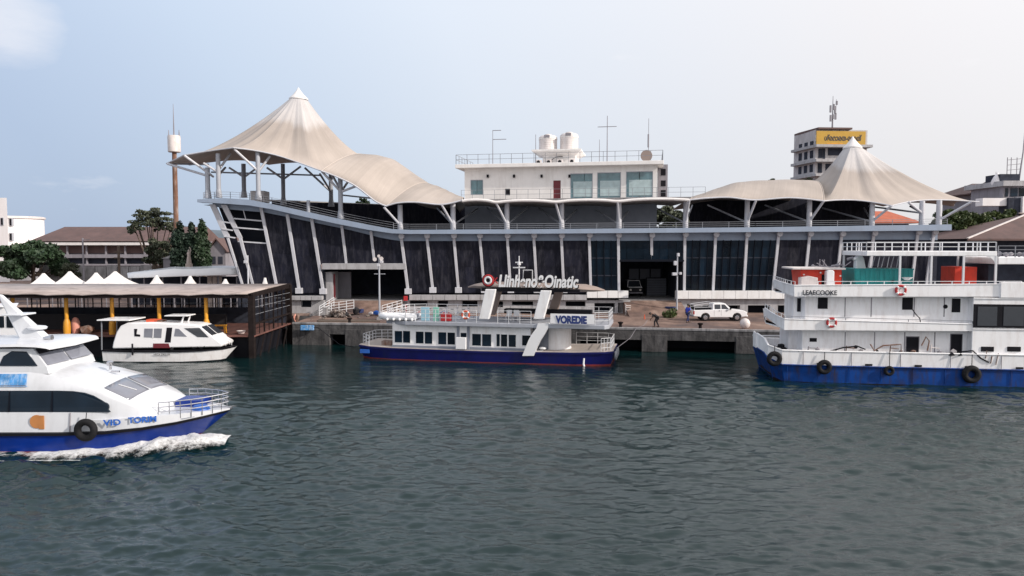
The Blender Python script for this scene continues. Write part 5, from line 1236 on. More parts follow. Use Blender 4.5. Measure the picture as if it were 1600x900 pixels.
    part('mast_wing', MB().box(-23.7, -22.75, CY - .55, CY + .55, 5.98, 6.06), 'ferry_white', mast, bevel=.05)
    part('radar', MB().lathe((-22.4, CY, 5.25), [(.05, 0), (.40, .06), (.44, .14), (.36, .2), (.1, .24)], 18), 'ferry_white', mast, smooth=True)
    part('radar_bracket', MB().box(-23.0, -22.3, CY - .1, CY + .1, 5.12, 5.26), 'ferry_white', mast)
    part('horn', MB().tube([V(-21.6, CY - .8, 4.98), V(-21.2, CY - .8, 5.0)], .06, 8, r2=.14), 'chrome', t)
    q = P(172, 566, CY + .4); bl = part('search_light', MB().lathe((q.x, q.y, 3.32), [(.06, 0), (.05, .16), (.15, .2), (.16, .36), (.08, .42)], 14), 'chrome', t, smooth=True)
    part('cleat', MB().box(q.x + .15, q.x + .55, q.y - .25, q.y - .17, 3.22, 3.3), 'chrome', t)
    for x in (-19.6, -22.8, -25.9): part('plate_seam', MB().prism([V(x, side_y(1.0), 1.0), V(x + .025, side_y(1.0), 1.0), V(x + .025, side_y(1.83), 1.83), V(x, side_y(1.83), 1.83)], (0, .05, 0)), 'far_grey', cab)
    # mural panel, orange emblem, name
    def plate(nm, x0, x1, za, zb, m): 
        part(nm, MB().prism([V(x0, side_y(za) - .004, za), V(x1, side_y(za) - .004, za), V(x1, side_y(zb) - .004, zb), V(x0, side_y(zb) - .004, zb)], (0, .02, 0)), m, t)
    plate('mural', -26.5, -21.55, 2.98, 3.0, 'mural_blue')
    part('mural', MB().prism([V(-26.5, CY - 2.125, 3.02), V(-21.6, CY - 2.125, 3.02), V(-21.65, CY - 1.95, 3.5), V(-26.5, CY - 1.95, 3.5)], (0, -.02, .02)), 'mural_blue', t)
    mb = MB().lathe((-21.05, side_y(1.45) - .01, 1.45), [(.30, -.01), (.30, .03)], 20, 'y').box(-20.95, -20.72, side_y(1.4) - .02, side_y(1.4) + .02, 1.12, 1.72); part('emblem', mb, 'emblem_tan', t, label='tan emblem on the white side')
    ta = math.atan2(.32, 1.6) * .9
    for (s, x, z, w_) in (('VID', -18.05, 1.30, .72), ('TORIM', -17.05, 1.36, 1.15)):
        hb = interp([-20, -18, -16.5, -15.2], [2.47, 2.39, 2.07, 1.53], x + w_ / 2); hb0 = interp([-20, -18, -16.5, -15.2], [2.47, 2.39, 2.07, 1.53], x); hb1 = interp([-20, -18, -16.5, -15.2], [2.47, 2.39, 2.07, 1.53], x + w_)
        text('lettering', s, 'blue_print', t, (x, CY - max(hb0, hb) - .075, z), .36, w=w_, rot=(math.pi / 2, 0, math.atan2(hb0 - hb1, w_)), ext=.006, bold=.012)
    # bow deck fittings
    part('foredeck', MB().prism([V(-16.2, CY - 1.75, 1.3), V(-15, CY - 1.4, 1.34), V(-14.1, CY - .75, 1.4), V(-13.4, CY, 1.5), V(-14.1, CY + .75, 1.4), V(-15, CY + 1.4, 1.34), V(-16.2, CY + 1.75, 1.3)], (0, 0, .03)), 'boat_grey', t)
    part('bow_locker', MB().box(-16.0, -14.75, CY + .0, CY + 1.25, 1.33, 1.90), 'ferry_blue', t, bevel=.05)
    part('bow_locker', MB().lathe((-14.6, CY - .4, 1.38), [(.42, 0), (.42, .22), (.30, .38), (.05, .44)], 18), 'blue_print', t, smooth=True)
    part('anchor_roller', MB().box(-14.2, -13.3, CY - .1, CY + .1, 1.5, 1.62), 'chrome', t, bevel=.02)
    for (s, rr) in ((-1, 0), (1, 0)):
        pl = [V(-16.0, CY + s * 1.62, 1.5), V(-15.55, CY + s * 1.53, 1.52), V(-15.1, CY + s * 1.42, 1.55), V(-14.7, CY + s * 1.2, 1.56), V(-14.3, CY + s * .95, 1.58), V(-13.95, CY + s * .65, 1.6), V(-13.65, CY + s * .35, 1.62), V(-13.45, CY, 1.64)]
        mb = MB()
        for a in pl[:-1]: mb.tube([a - V(0, 0, .15), a + V(0, 0, .62)], .022, 6)
        for h in (.22, .43, .64): mb.tube([p + V(0, 0, h) for p in pl], .026, 6)
        part('bow_rail', mb, 'chrome', t, smooth=True)
    part('coiled_rope', MB().torus((-15.2, CY - .9, 1.42), .25, .06, 16, 6, 'z').torus((-15.2, CY - .9, 1.5), .2, .06, 16, 6, 'z'), 'blue_print', t, smooth=True)
    q = P(134, 672, CY - 2.58); tf = thing('tyre_fender', 'large black tyre hung over the side of the moving blue ferry', 'tyre', q)
    part('tyre', MB().torus(q, .36, .15, 26, 12), 'rubber', tf, smooth=True); part('rope', MB().tube([q + V(0, 0, .3), q + V(0, .1, .75)], .02, 6), 'black', tf)
    # foam along the waterline
    rows = []; uvs = []; N_ = 190; rs = random.Random(4)
    for k in range(N_ + 1):
        u = k / N_; x = lerp(-34, -13.45, u)
        hw = interp([-34, -20, -18.6, -17.2, -15.9, -15.0, -13.0], [2.3, 2.3, 2.05, 1.5, .8, .3, .0], x)
        wid = interp([-34, -24, -21, -19, -17, -15.2, -14.0, -13.0], [1.1, 1.1, 1.15, 1.35, 1.9, 2.1, 1.7, .9], x) * (1 + .3 * noise.noise(V(x * 1.7, 3, 0)) + .12 * noise.noise(V(x * 6, 3, 0)))
        hh = interp([-34, -21, -18, -16, -14.5, -13], [.04, .07, .22, .42, .36, .08], x)
        row = []; uv = []
        for j in range(15):
            v = j / 14; y = CY - hw + .35 - (wid + .35) * v; nn = noise.noise(V(x * 1.6, y * 1.8, 0)) * .45 + noise.noise(V(x * 7, y * 7, 4)) * .18
            zz_ = hh * math.sin(math.pi * min(1, .25 + v * .75)) * (1 + 1.0 * nn) + .06 - .05 * v
            row.append(V(x + (.25 * v if x > -16 else 0), y, zz_)); uv.append((u, interp([0, .6, 1], [.50, .36, .0], v) - (.2 if x < -21 else 0) * (1 if v > .3 else 0)))
        rows.append(row); uvs.append(uv)
    o = part('bow_wave_foam', MB().grid(rows, uvs), 'foam', None, smooth=True); o['kind'] = 'stuff'
    rows = []; uvs = []
    for k in range(81):
        u = k / 80; x = lerp(-40, -18.5, u); row = []; uv = []
        for j in range(7):
            v = j / 6; w_ = lerp(.55, .2, u); y = CY - 3.45 - lerp(.8, 0, u) + (v - .5) * w_ + .1 * noise.noise(V(x, 0, 3)); row.append(V(x, y, .05 + .02 * noise.noise(V(x * 5, y * 5, 0)))); uv.append((u, .30 * math.sin(math.pi * v) - .02))
        rows.append(row); uvs.append(uv)
    o = part('wake_foam', MB().grid(rows, uvs), 'foam', None, smooth=True); o['kind'] = 'stuff'
ferry()

# ================================================================== SMALL WHITE CABIN BOAT
def cabin_boat():
    F = Fr(-32.6, 58.2, math.radians(-1.0)); p = F.p; X = lambda px, d=0, y=540: p(px, y, d).x; Z = lambda px, py, d=0: p(px, py, d).z
    t = thing('cabin_cruiser', 'small white cabin boat with a black stripe moored at the pontoon shelter', 'boat', (5, 1.5, 0), fr=F)
    B = 1.5; zs = .95
    st = [(X(156), 1.25, .98, -.45, 1.0, 0, B), (X(200), 1.42, .94, -.45, 1.2, 0, B), (X(280), 1.42, .95, -.45, 1.1, .1, B), (X(315), 1.15, 1.0, -.45, .7, .4, B + .0), (X(345), .65, 1.1, -.45, .25, .8, B), (X(371, 1.5), .06, 1.2, -.45, .02, 1.5, B)]
    hull('hull', st, .2, .98, 'ship_white', t, 5, .75)
    hull('bottom_paint', st, .02, .36, 'black', t, 2, .75, out=.008)
    hull('stripe', [(x, hb, zs_, zs_ - .13, hb, rk * .1, cy) for (x, hb, zs_, zk, hw, rk, cy) in st], 0, 1, 'black', t, 2, out=.045)
    zc = lambda px, py: Z(px, py, .35)
    prof = [(176, 540), (177, 534), (181, 519), (187, 509), (198, 504.5), (240, 504), (300, 507), (312, 509.5), (333, 526), (348, 537), (346, 542), (176, 545)]
    c = [p(x, y, .35) for (x, y) in prof]
    mb = MB(); n = len(c)
    near = [V(q.x, .25 + .28 * max(0, (q.z - .9)) * .35, q.z) for q in c]; far = [V(q.x, 2.75 - .28 * max(0, (q.z - .9)) * .35, q.z) for q in c]
    mb.add(near + far, [tuple(range(n - 1, -1, -1)), tuple(range(n, 2 * n))] + [(i, (i + 1) % n, n + (i + 1) % n, n + i) for i in range(n)])
    cab = part('cabin', mb, 'gel_white', t, bevel=.10, smooth=True)
    yy = lambda z: .25 + .098 * max(0, z - .9) - .02
    def pl(nm, pts, m, par=cab, th=.05):
        q = [p(x, y, .35) for (x, y) in pts]; return part(nm, MB().prism([V(a.x, yy(a.z), a.z) for a in q], (0, th, 0)), m, par)
    pl('side_window', [(225, 513.5), (252.5, 513.5), (252, 528), (225, 527)], 'windscreen'); pl('window_post', [(238.5, 513.2), (239.8, 513.2), (239.8, 528), (238.5, 527.8)], 'gel_white', th=-.02)
    pl('doorway', [(260, 512), (268.5, 512), (267, 535), (258, 535)], 'black'); pl('side_window', [(273.5, 513.5), (279, 514), (292, 526), (272, 525.5)], 'windscreen')
    pl('step_panel', [(240, 536.5), (264, 536.5), (266, 543.5), (240, 543.5)], 'door_red'); pl('grab_handle', [(209, 514), (214, 514), (213, 522), (219, 523), (219, 526), (210, 525.5)], 'black')
    a0, a1 = p(313, 511, .35), p(331, 526, .35)
    for (y0, y1) in ((.42, 1.45), (1.55, 2.58)): part('windscreen', MB().prism([V(a0.x + .03, y0 + .05, a0.z), V(a0.x + .03, y1 - .05, a0.z), V(a1.x + .03, y1, a1.z), V(a1.x + .03, y0, a1.z)], (.03, 0, .03)), 'car_glass', cab)
    b0, b1, b2 = p(287, 513, .35), p(311, 512.5, .35), p(326, 527, .35); part('windscreen', MB().prism([V(b0.x, yy(b0.z), b0.z), V(b1.x, yy(b1.z), b1.z), V(b2.x, yy(b2.z), b2.z), V(b2.x - .9, yy(b2.z), b2.z + .02)], (0, .04, 0)), 'car_glass', cab)
    q = p(264, 493, 1.5); q2 = p(299, 491, 1.5); part('bimini', MB().box(q.x, q2.x, .7, 2.3, q.z, q.z + .08), 'gel_white', t, bevel=.03)
    for y in (.9, 2.1): part('bimini_post', MB().beam(V(q2.x - .35, y, q.z), V(q2.x - .6, y, Z(290, 507, 1.5)), .09), 'gel_white', t)
    q = p(154, 501, .5); q2 = p(205, 501, .5); part('aft_roof', MB().box(q.x, q2.x, .2, 2.8, q.z, q.z + .10), 'gel_white', t, bevel=.04)
    for y in (.4, 2.6): part('aft_post', MB().beam(V(q.x + .25, y, .95), V(q.x + .3, y, q.z), .07), 'rail_grey', t)
    q = p(230, 500, 1.2); part('roof_crate', MB().box(q.x, q.x + .9, 1, 1.8, Z(230, 504, 1.2), Z(230, 499, 1.2)), 'orange', t); q = p(243, 500, 1.2); part('roof_crate', MB().box(q.x, q.x + .6, 1, 1.8, Z(230, 504, 1.2), Z(230, 500, 1.2)), 'rust', t)
    pts = [V(X(338, .5), .9, 1.15), V(X(352, 1), 1.1, 1.2), V(X(362, 1.5), 1.5, 1.22), V(X(352, 1), 1.9, 1.2), V(X(338, .5), 2.1, 1.15)]
    mb = MB()
    for a in pts: mb.tube([a, a + V(0, 0, .42)], .022, 6)
    mb.tube([a + V(0, 0, .42) for a in pts], .022, 6); part('bow_rail', mb, 'rail_white', t)
    q = p(207, 548, -.02); part('fender', MB().tube([q + V(0, 0, .55), q + V(0, 0, -.35)], .07, 8), 'black', t, smooth=True)
    text('lettering', 'VEGA DREAM', 'black_print', t, p(240, 555.5, .06) , .2, w=1.3, ext=.004)
    part('fender', MB().rock(p(268, 545, -.05), .22, 1), 'rubber', t, smooth=True)
    pts = [p(298, 542, .12), p(303, 545, .12), p(309, 542, .12), p(315, 545, .12), p(320, 541, .15)]; part('mooring_line', MB().tube(pts, .03, 6), 'black', t)
cabin_boat()

def moored_boat():
    F = Fr(-31, 45, 0); p = F.p
    t = thing('moored_launch', 'white launch with dark framed cabin windows at the left edge behind the ferry', 'boat', (-3, 1.5, 0), fr=F)
    X = lambda px, d=0: p(px, 500, d).x; Z = lambda py, d=0: p(20, py, d).z
    st = [(X(-160), 1.6, 1.5, -.5, 1.3, 0, 1.7), (X(0), 1.65, 1.5, -.5, 1.4, 0, 1.7), (X(38), 1.6, 1.5, -.5, 1.3, 0, 1.7), (X(90), 1.0, 1.6, -.5, .6, .4, 1.7), (X(120), .1, 1.7, -.5, .05, .8, 1.7)]
    hull('hull', st, .1, 1, 'ship_white', t, 4)
    c = [(-160, 530), (-160, 481), (-20, 479), (22, 484), (30, 489), (37, 512), (40, 530)]
    q = [p(x, y, .2) for (x, y) in c]; n = len(q); nr_ = [V(a.x, .25, a.z) for a in q]; fr2 = [V(a.x if a.x < X(0) else a.x - (a.x + 30) * .0 - 2.2, 3.1, a.z) for a in q]
    part('cabin', MB().add(nr_ + fr2, [tuple(range(n - 1, -1, -1)), tuple(range(n, 2 * n))] + [(i, (i + 1) % n, n + (i + 1) % n, n + i) for i in range(n)]), 'gel_white', t, bevel=.05)
    for (a, b) in ((-30, -14), (-11, 6), (9.5, 20.5), (24, 31)):
        A = p(a, 494, .2); B = p(b, 512, .2); part('cabin_window', MB().box(A.x, B.x, .2, .3, B.z, A.z), 'dark_glass', t, bevel=.02)
    part('rubbing_strake', MB().box(X(-160), X(34), 0, .08, Z(531), Z(528.5)), 'black', t)
    part('roof_slab', MB().box(X(-150), X(4), .1, .9, Z(481), Z(478)), 'gel_white', t, bevel=.04)
moored_boat()

# ================================================================== CENTRE TOUR BOAT
def tour_boat():
    yaw = math.atan2(-4.3, 20.3)
    F = Fr((557 - 800) / FPX * 60.6 + .1, 60.4, yaw); p = F.p
    X = lambda px, py=530, d=0: p(px, py, d).x
    Z = lambda px, py, d=0: p(px, py, d).z
    B = 5.2
    t = thing('tour_boat', 'two deck blue and white tour boat with slanted arch legs moored at the quay centre', 'boat', (10, 2.6, 0), fr=F)
    x0 = X(557, 555); x1 = X(957, 575)
    st = [(x0, 2.1, 1.05, -.6, 1.6, -.5, 2.6), (x0 + 1, 2.45, .98, -.6, 2.2, -.3, 2.6), (x0 + 3, 2.6, .92, -.6, 2.5, 0, 2.6), (lerp(x0, x1, .5), 2.6, .88, -.6, 2.55, 0, 2.6), (x1 - 3, 2.6, .98, -.6, 2.5, 0, 2.6), (x1 - .7, 2.5, 1.08, -.6, 2.2, .1, 2.6), (x1, 2.2, 1.12, -.6, 1.9, .3, 2.6)]
    hull('hull', st, .3, .99, 'hull_blue', t, 5, .9); hull('boot_stripe', st, .08, .43, 'boot_red', t, 2, .9, out=.012)
    hull('rubbing_strake', [(x, hb, zs + .02, zs - .12, hb, 0, cy) for (x, hb, zs, zk, hw, rk, cy) in st], 0, 1, 'hull_blue', t, 2, out=.06)
    zd = .93
    rows = [[V(x, cy - hb + .06, zs + .06), V(x, cy + hb - .06, zs + .06)] for (x, hb, zs, *_r, cy) in st]; part('main_deck', MB().grid(rows), 'deck_pale', t, solid=.05)
    # cabin
    c0 = X(613, 530, .35); c1 = X(829, 530, .35); zc = Z(715, 506, .35); D0, D1 = .35, 4.85
    cab = part('cabin_wall', MB().box(c0, c1, D0, D1, zd, zc), 'ship_white', t, bevel=.04)
    part('cabin_skirt', MB().box(c0 - .03, c1 + .03, D0 - .03, D1 + .03, zd - .02, Z(715, 541.5, .35)), 'boat_grey', t, bevel=.02)
    for (a, b, ya, yb) in ((617, 628.5, 517, 535), (630, 641, 517, 535.5), (650, 662, 518, 536.5), (664, 675.5, 518.5, 537), (685, 697.5, 519, 538), (699.5, 711, 519.5, 538.3), (720, 729, 520, 531), (738, 751.5, 521.5, 540), (753.5, 767.5, 522, 541), (776, 781, 522, 541), (783, 792.5, 522.5, 541.5), (795, 806, 523, 542), (816, 829, 524, 540)):
        A = p(a, ya, D0); Bq = p(b, yb, D0)
        w = part('window', MB().box(A.x - .06, Bq.x + .06, D0 - .025, D0 + .02, Bq.z - .06, A.z + .06), 'gel_white', cab); part('pane', MB().box(A.x, Bq.x, D0 - .04, D0 + .03, Bq.z, A.z), 'dark_glass', w)
    for px in (716, 732): a = p(px, 520, .3); part('pillar', MB().box(a.x - .09, a.x + .09, .22, .36, zd, zc), 'boat_grey', t)
    A = p(712, 527, .05); Bq = p(728, 546, .05); part('electric_box', MB().box(A.x, Bq.x, .0, .33, Bq.z, A.z), 'gel_white', t, bevel=.03)
    # aft lobby: curved white wall and door to the right of the cabin
    a0 = X(856, 530, 1.0); a1 = X(885, 530, 1.0)
    part('lobby_wall', MB().box(c1 - .1, a0 + .1, 1.3, 4.6, zd, zc), 'boat_grey', t)
    part('lobby_drum', MB().lathe((a1 - 1.0, 2.4, zd), [(1.2, 0), (1.2, zc - zd)], 28), 'ship_white', t, smooth=True)
    A = p(857, 522, 1.2); Bq = p(868, 551, 1.2); part('doorway', MB().prism([V(A.x, 1.32, zd + .05), V(Bq.x - .1, 1.22, zd + .05), V(Bq.x - .1, 1.22, A.z), V(A.x, 1.32, A.z)], (0, .1, 0)), 'black', t)
    for (px, py, r) in ((842, 549, .33), (853, 551, .26), (848, 544, .2)): part('rope_coil', MB().torus(p(px, py, .6), r, .09, 16, 7, 'z'), 'rail_white', t, smooth=True)
    # upper deck slab
    u0 = X(588, 500, -.1); u1 = X(951, 510, -.1); zu = Z(715, 503.5, -.1)
    part('upper_deck', MB().prism([V(u0 + 2.5, -.15, zu - .32), V(u1 - .3, -.15, zu - .32), V(u1, .4, zu - .32), V(u1, 4.8, zu - .32), V(u1 - .3, 5.35, zu - .32), V(u0 + 2.5, 5.35, zu - .32), V(u0 + .5, 4.4, zu - .32), V(u0 + .1, 2.6, zu - .32), V(u0 + .5, .8, zu - .32)], (0, 0, .32)), 'steel_grey', t, bevel=.04)
    # arch legs
    def leg(nm, bot, top, w0, w1, d, m):
        (bx, by), (tx, ty) = bot, top; b = p(bx, by, d); a = p(tx, ty, d)
        return part(nm, MB().hexa([V(b.x - w0 / 2, d, b.z), V(b.x + w0 / 2, d, b.z), V(b.x + w0 / 2, d + .5, b.z), V(b.x - w0 / 2, d + .5, b.z)], [V(a.x - w1 / 2, d, a.z), V(a.x + w1 / 2, d, a.z), V(a.x + w1 / 2, d + .5, a.z), V(a.x - w1 / 2, d + .5, a.z)]), m, t, bevel=.05)
    leg('arch_leg', (755.5, 499), (766.5, 452), .80, .86, -.12, 'ship_white'); leg('arch_leg', (841, 499), (853, 454), .80, .84, -.12, 'ship_white')
    leg('arch_leg', (766, 492), (776, 453), .8, .8, 4.6, 'wing_tan'); leg('arch_leg', (862, 492), (873, 455), .8, .7, 4.6, 'wing_tan')
    # sweeping lower ribbon
    prof = [(849, 505, 17), (847, 513, 18), (841, 522, 20), (835, 532, 19), (830, 543, 17.5), (825, 556, 18)]
    rows = []
    for (x, y, w) in prof:
        a = p(x - w / 2, y, -.2); b = p(x + w / 2, y, -.2); rows.append([V(a.x, -.22, a.z), V(b.x, -.22, b.z), V(b.x, .30, b.z), V(a.x, .30, a.z)])
    mb = MB().grid(rows, close=True); mb.f += [(3, 2, 1, 0), (20, 21, 22, 23)]; part('arch_ribbon', mb, 'gel_white', t, smooth=True)
    # wing roof carried by the arch
    prof = [(719, 450), (735, 445), (752, 444), (905, 448.5), (925, 452), (940, 456)]
    rows = []
    for k, (x, y) in enumerate(prof):
        u = k / (len(prof) - 1); th = (.10, .32, .42, .42, .28, .08)[k]; wd = (.3, 1.5, 2.3, 2.3, 1.4, .3)[k]; a = p(x, y, 0); zt = a.z
        rows.append([V(a.x, 2.6 - wd, zt - th * .45), V(a.x, 2.6 - wd * .85, zt), V(a.x, 2.6 + wd * .85, zt), V(a.x, 2.6 + wd, zt - th * .45), V(a.x, 2.6 + wd * .8, zt - th), V(a.x, 2.6 - wd * .8, zt - th)])
    mb = MB().grid(rows, close=True); mb.f += [tuple(range(5, -1, -1)), tuple(30 + j for j in range(6))]; wing = part('wing_roof', mb, 'wing_tan', t, smooth=True)
    a = p(752, 450, .2); b = p(906, 455, .2); part('sign_beam', MB().box(a.x, b.x, .15, .45, b.z - .1, a.z), 'black', t, bevel=.04)
    part('sign_beam', MB().box(a.x, b.x, 4.7, 5.0, b.z - .1, a.z), 'black', t, bevel=.04)
    for px in (790, 826, 884): q = p(px, 452, .2); part('cross_beam', MB().box(q.x - .08, q.x + .08, .3, 4.9, q.z - .2, q.z - .05), 'boat_grey', t)
    # big name letters standing on the beam
    q = p(779.5, 447.5, .15); e = p(904, 452, .15); L = e.x - q.x
    text('lettering', 'Llinheno&Oinatic', 'gel_white', t, (q.x, .06, q.z), 1.30, w=L, ext=.05, shear=.18, bold=.04)
    text('lettering_outline', 'Llinheno&Oinatic', 'black', t, (q.x - .07, .17, q.z - .05), 1.34, w=L + .14, ext=.03, shear=.18, bold=.07)  # black outline behind the white letters
    c = p(763, 438, .1); em = part('emblem', MB().lathe((c.x, .05, c.z), [(.52, 0), (.52, .10)], 26, 'y'), 'black', t)
    part('emblem_ring', MB().torus((c.x, .03, c.z), .40, .07, 26, 8), 'ring_red', em, smooth=True); part('emblem_ring', MB().torus((c.x, .0, c.z), .25, .09, 26, 8), 'rail_white', em, smooth=True)
    text('lettering', 'K', 'ring_red', t, (p(771, 443, .1).x, .04, p(771, 443, .1).z), .7, ext=.04)
    # mast and frame on the roof
    q = p(811, 446, 2.6); z = lambda y: Z(811, y, 2.6)
    mt = part('mast', MB().tube([V(q.x, 2.6, q.z - .2), V(q.x, 2.6, z(400))], .07, 8, r2=.04), 'rail_white', t)
    for (y, w) in ((418, .5), (410, .3)): part('cross_tree', MB().box(q.x - w, q.x + w, 2.55, 2.65, z(y) - .05, z(y) + .05), 'rail_white', mt)
    part('mast_lamp', MB().lathe((q.x, 2.6, z(414)), [(.14, 0), (.14, .22), (.05, .26)], 10), 'rail_white', mt)
    a = p(817, 441, 2.6); b = p(832, 422, 2.6); part('radar_frame', MB().beam(V(a.x, 2.6, a.z), V(a.x + .05, 2.6, b.z), .06).beam(V(b.x, 2.6, a.z), V(b.x, 2.6, b.z), .06).beam(V(a.x, 2.6, b.z), V(b.x, 2.6, b.z), .06), 'rail_white', t)
    part('speaker_box', MB().box(a.x + .1, b.x - .1, 2.5, 2.8, a.z, b.z - .15), 'black', t)
    # name board on the upper deck rail
    a = p(860, 490, -.3); b = p(928.5, 506.5, -.3); part('name_board', MB().box(a.x, b.x, -.30, -.22, b.z, a.z), 'gel_white', t)
    q = p(868, 504.5, -.32); text('lettering', 'VOREDIE', 'navy_print', t, (q.x, -.325, q.z), .78, w=p(917, 504, -.32).x - q.x, ext=.008, bold=.04)
    # railings
    zr = zu
    part('deck_railing', railing(MB(), [V(u0 + .2, 2.6, zr), V(u0 + .6, .9, zr), V(u0 + 2.5, -.08, zr), V(X(745, 500), -.08, zr)], .98, .85, .02, 3), 'rail_white', t)
    part('deck_railing', railing(MB(), [V(X(778, 500), -.08, zr), V(X(830, 500), -.08, zr)], .98, .85, .02, 3), 'rail_white', t)
    part('deck_railing', railing(MB(), [V(u0 + .6, 4.4, zr), V(u0 + 2.5, 5.25, zr), V(u1 - .3, 5.25, zr), V(u1 - .05, 4.8, zr), V(u1 - .05, .45, zr), V(X(930, 505), -.08, zr)], .98, .95, .02, 3), 'rail_white', t)
    dk = 1.02
    part('deck_railing', railing(MB(), [V(c0 - .4, 5.0, dk), V(x0 + .9, 4.7, dk), V(x0 + .1, 3.9, dk + .05), V(x0 + .1, 1.2, dk + .05), V(x0 + .9, .5, dk), ], .85, .7, .022, 3), 'rail_white', t)
    part('deck_railing', railing(MB(), [V(a1 + .3, 5.0, dk), V(x1 - .7, 4.9, dk), V(x1 - .2, 4.4, dk), V(x1 - .2, .9, dk)], 1.0, .8, .022, 3), 'rail_white', t)
    part('boarding_gate', railing(MB(), [V(x1 - .25, .9, dk), V(x1 - .9, .3, dk)], 1.1, .3, .02, 3), 'rail_white', t)
    for k, y in enumerate((1.0, 2.2, 3.4)): q = V(x1 + .16, y, .72); part('fender', MB().torus(q, .26, .10, 16, 8, 'x'), 'rail_grey', t, smooth=True)
    q = p(580, 553, -.1); part('name_patch', MB().box(p(562, 550, -.03).x, p(576, 550, -.03).x, .02, .2, .45, .75), 'blue_print', t)
    # foredeck hatch, red box
    q = p(606, 536, 1.2); part('deck_box', MB().box(q.x - .5, q.x + .4, 1, 1.7, dk - .1, dk + .35), 'rust', t, bevel=.03)
    a = p(788, 482, 4.4); b = p(925, 490, 4.4); part('dark_band', MB().box(a.x, b.x, 4.2, 5.0, b.z - .1, a.z), 'black', t, bevel=.05)  # long black box filling the dark band along the deck's far side
    # things on the upper deck, each its own
    ring(F, 727.5, 492, -.16, .36, 'orange life ring on the upper deck rail of the tour boat', m='orange')
    for (px, w, m_, lab) in ((658, 13, 'pale_blue', 'pale blue board standing behind the tour boat rail'), (677, 9, 'mint', 'sea green board standing right of the pale blue board'), ):
        a = p(px, 480, .5); b = p(px + w, 499, .5); single('board', MB().box(a.x, b.x, .45, .52, zr + .02, a.z), m_, lab, 'board', (a.x, .5, zr), fr=F, bevel=.02)
    for (px, lab) in ((693, 'left red plastic canister on the tour boat upper deck'), (701, 'right red plastic canister on the tour boat upper deck')):
        a = p(px, 490, .5); single('canister', MB().box(a.x - .22, a.x + .22, .35, .75, zr + .02, zr + .62).box(a.x - .06, a.x + .06, .5, .6, zr + .62, zr + .72), 'ring_red', lab, 'canister', (a.x, .5, zr), 'red canisters on the tour boat', fr=F, bevel=.04)
    a = p(655, 485, 1.6); b = p(698, 485, 1.6)
    for k in range(5):
        x = lerp(a.x, b.x + 1.5, k / 4); q = V(x, 1.8, zr)
        bk = thing('bicycle', ['leftmost', 'second', 'middle', 'fourth', 'rightmost'][k] + ' bicycle parked in the row on the tour boat upper deck', 'bicycle', q, 'bicycles on the tour boat', fr=F)
        for dx in (-.26, .26): part('wheel', MB().torus(q + V(dx * 1.6, dx * .4, .33), .30, .02, 18, 5), 'chrome', bk, smooth=True)
        part('frame', MB().tube([q + V(-.4, -.1, .33), q + V(-.1, 0, .62), q + V(.3, .1, .75), q + V(.42, .1, .33)], .02, 6).tube([q + V(-.1, 0, .62), q + V(0, 0, .3), q + V(.3, .1, .75)], .02, 6), ('ring_red', 'rail_white', 'blue_print', 'rail_white', 'black')[k], bk)
        part('handlebar', MB().tube([q + V(.25, -.2, 1.0), q + V(.3, .1, .95), q + V(.25, .38, 1.0)], .02, 6).tube([q + V(.3, .1, .75), q + V(.3, .1, .95)], .02, 6), 'chrome', bk); part('saddle', MB().box(q.x - .25, q.x, 1.74, 1.86, zr + .82, zr + .88), 'black', bk, bevel=.02)
    for (px, lab) in ((795, 'white folding chair left of the second arch leg'), (806, 'white folding chair closest to the second arch leg')):
        q = p(px, 495, 1.5); q = V(q.x, 1.5, zr); ch = thing('chair', lab, 'chair', q, 'deck chairs', fr=F)
        part('seat', MB().box(q.x - .22, q.x + .22, 1.3, 1.7, zr + .42, zr + .46), 'rail_white', ch); part('backrest', MB().box(q.x - .22, q.x + .22, 1.68, 1.72, zr + .5, zr + .9), 'rail_white', ch)
        for (dx, dy) in ((-.2, 1.32), (.2, 1.32), (-.2, 1.68), (.2, 1.68)): part('leg', MB().beam(V(q.x + dx, dy, zr), V(q.x + dx, dy, zr + .44), .03), 'rail_white', ch)
    # white inflatable tender lying on the upper foredeck
    a = p(590, 497, .3); b = p(650, 500, .3); q = V(a.x, .6, zr + .18)
    td = thing('inflatable_tender', 'white inflatable tender lying on the front of the tour boat upper deck', 'dinghy', V((a.x + b.x) / 2, 1, zr), fr=F)
    L = b.x - a.x
    part('tube', MB().tube([V(b.x, .15, zr + .28), V(a.x + .9, .15, zr + .28), V(a.x + .25, .5, zr + .30), V(a.x, 1.0, zr + .36), V(a.x + .25, 1.5, zr + .30), V(a.x + .9, 1.85, zr + .28), V(b.x, 1.85, zr + .28)], .26, 12, r2=.2), 'gel_white', td, smooth=True)
    part('floor', MB().box(a.x + .4, b.x - .1, .3, 1.7, zr + .06, zr + .14), 'boat_grey', td); part('transom', MB().box(b.x - .25, b.x - .18, .3, 1.7, zr + .1, zr + .5), 'boat_grey', td)
    for k in range(5): c = V(lerp(a.x + 1, b.x - .2, k / 4), -.0, zr + .02); part('fender', MB().lathe((c.x, -.12, c.z), [(.02, -.02), (.10, .05), (.10, .15), (.02, .22)], 10), 'gel_white', td, smooth=True)
    q = p(912, 575, -.12); single('rope_fender', MB().tube([q + V(.02, 0, .75), q + V(-.02, 0, .3), q + V(.08, 0, 0), q + V(-.25, 0, -.25)], .06, 8, r2=.12), 'gel_white', 'white rope fender trailing to the water near the tour boat stern', 'fender', q, fr=F, smooth=True)
tour_boat()

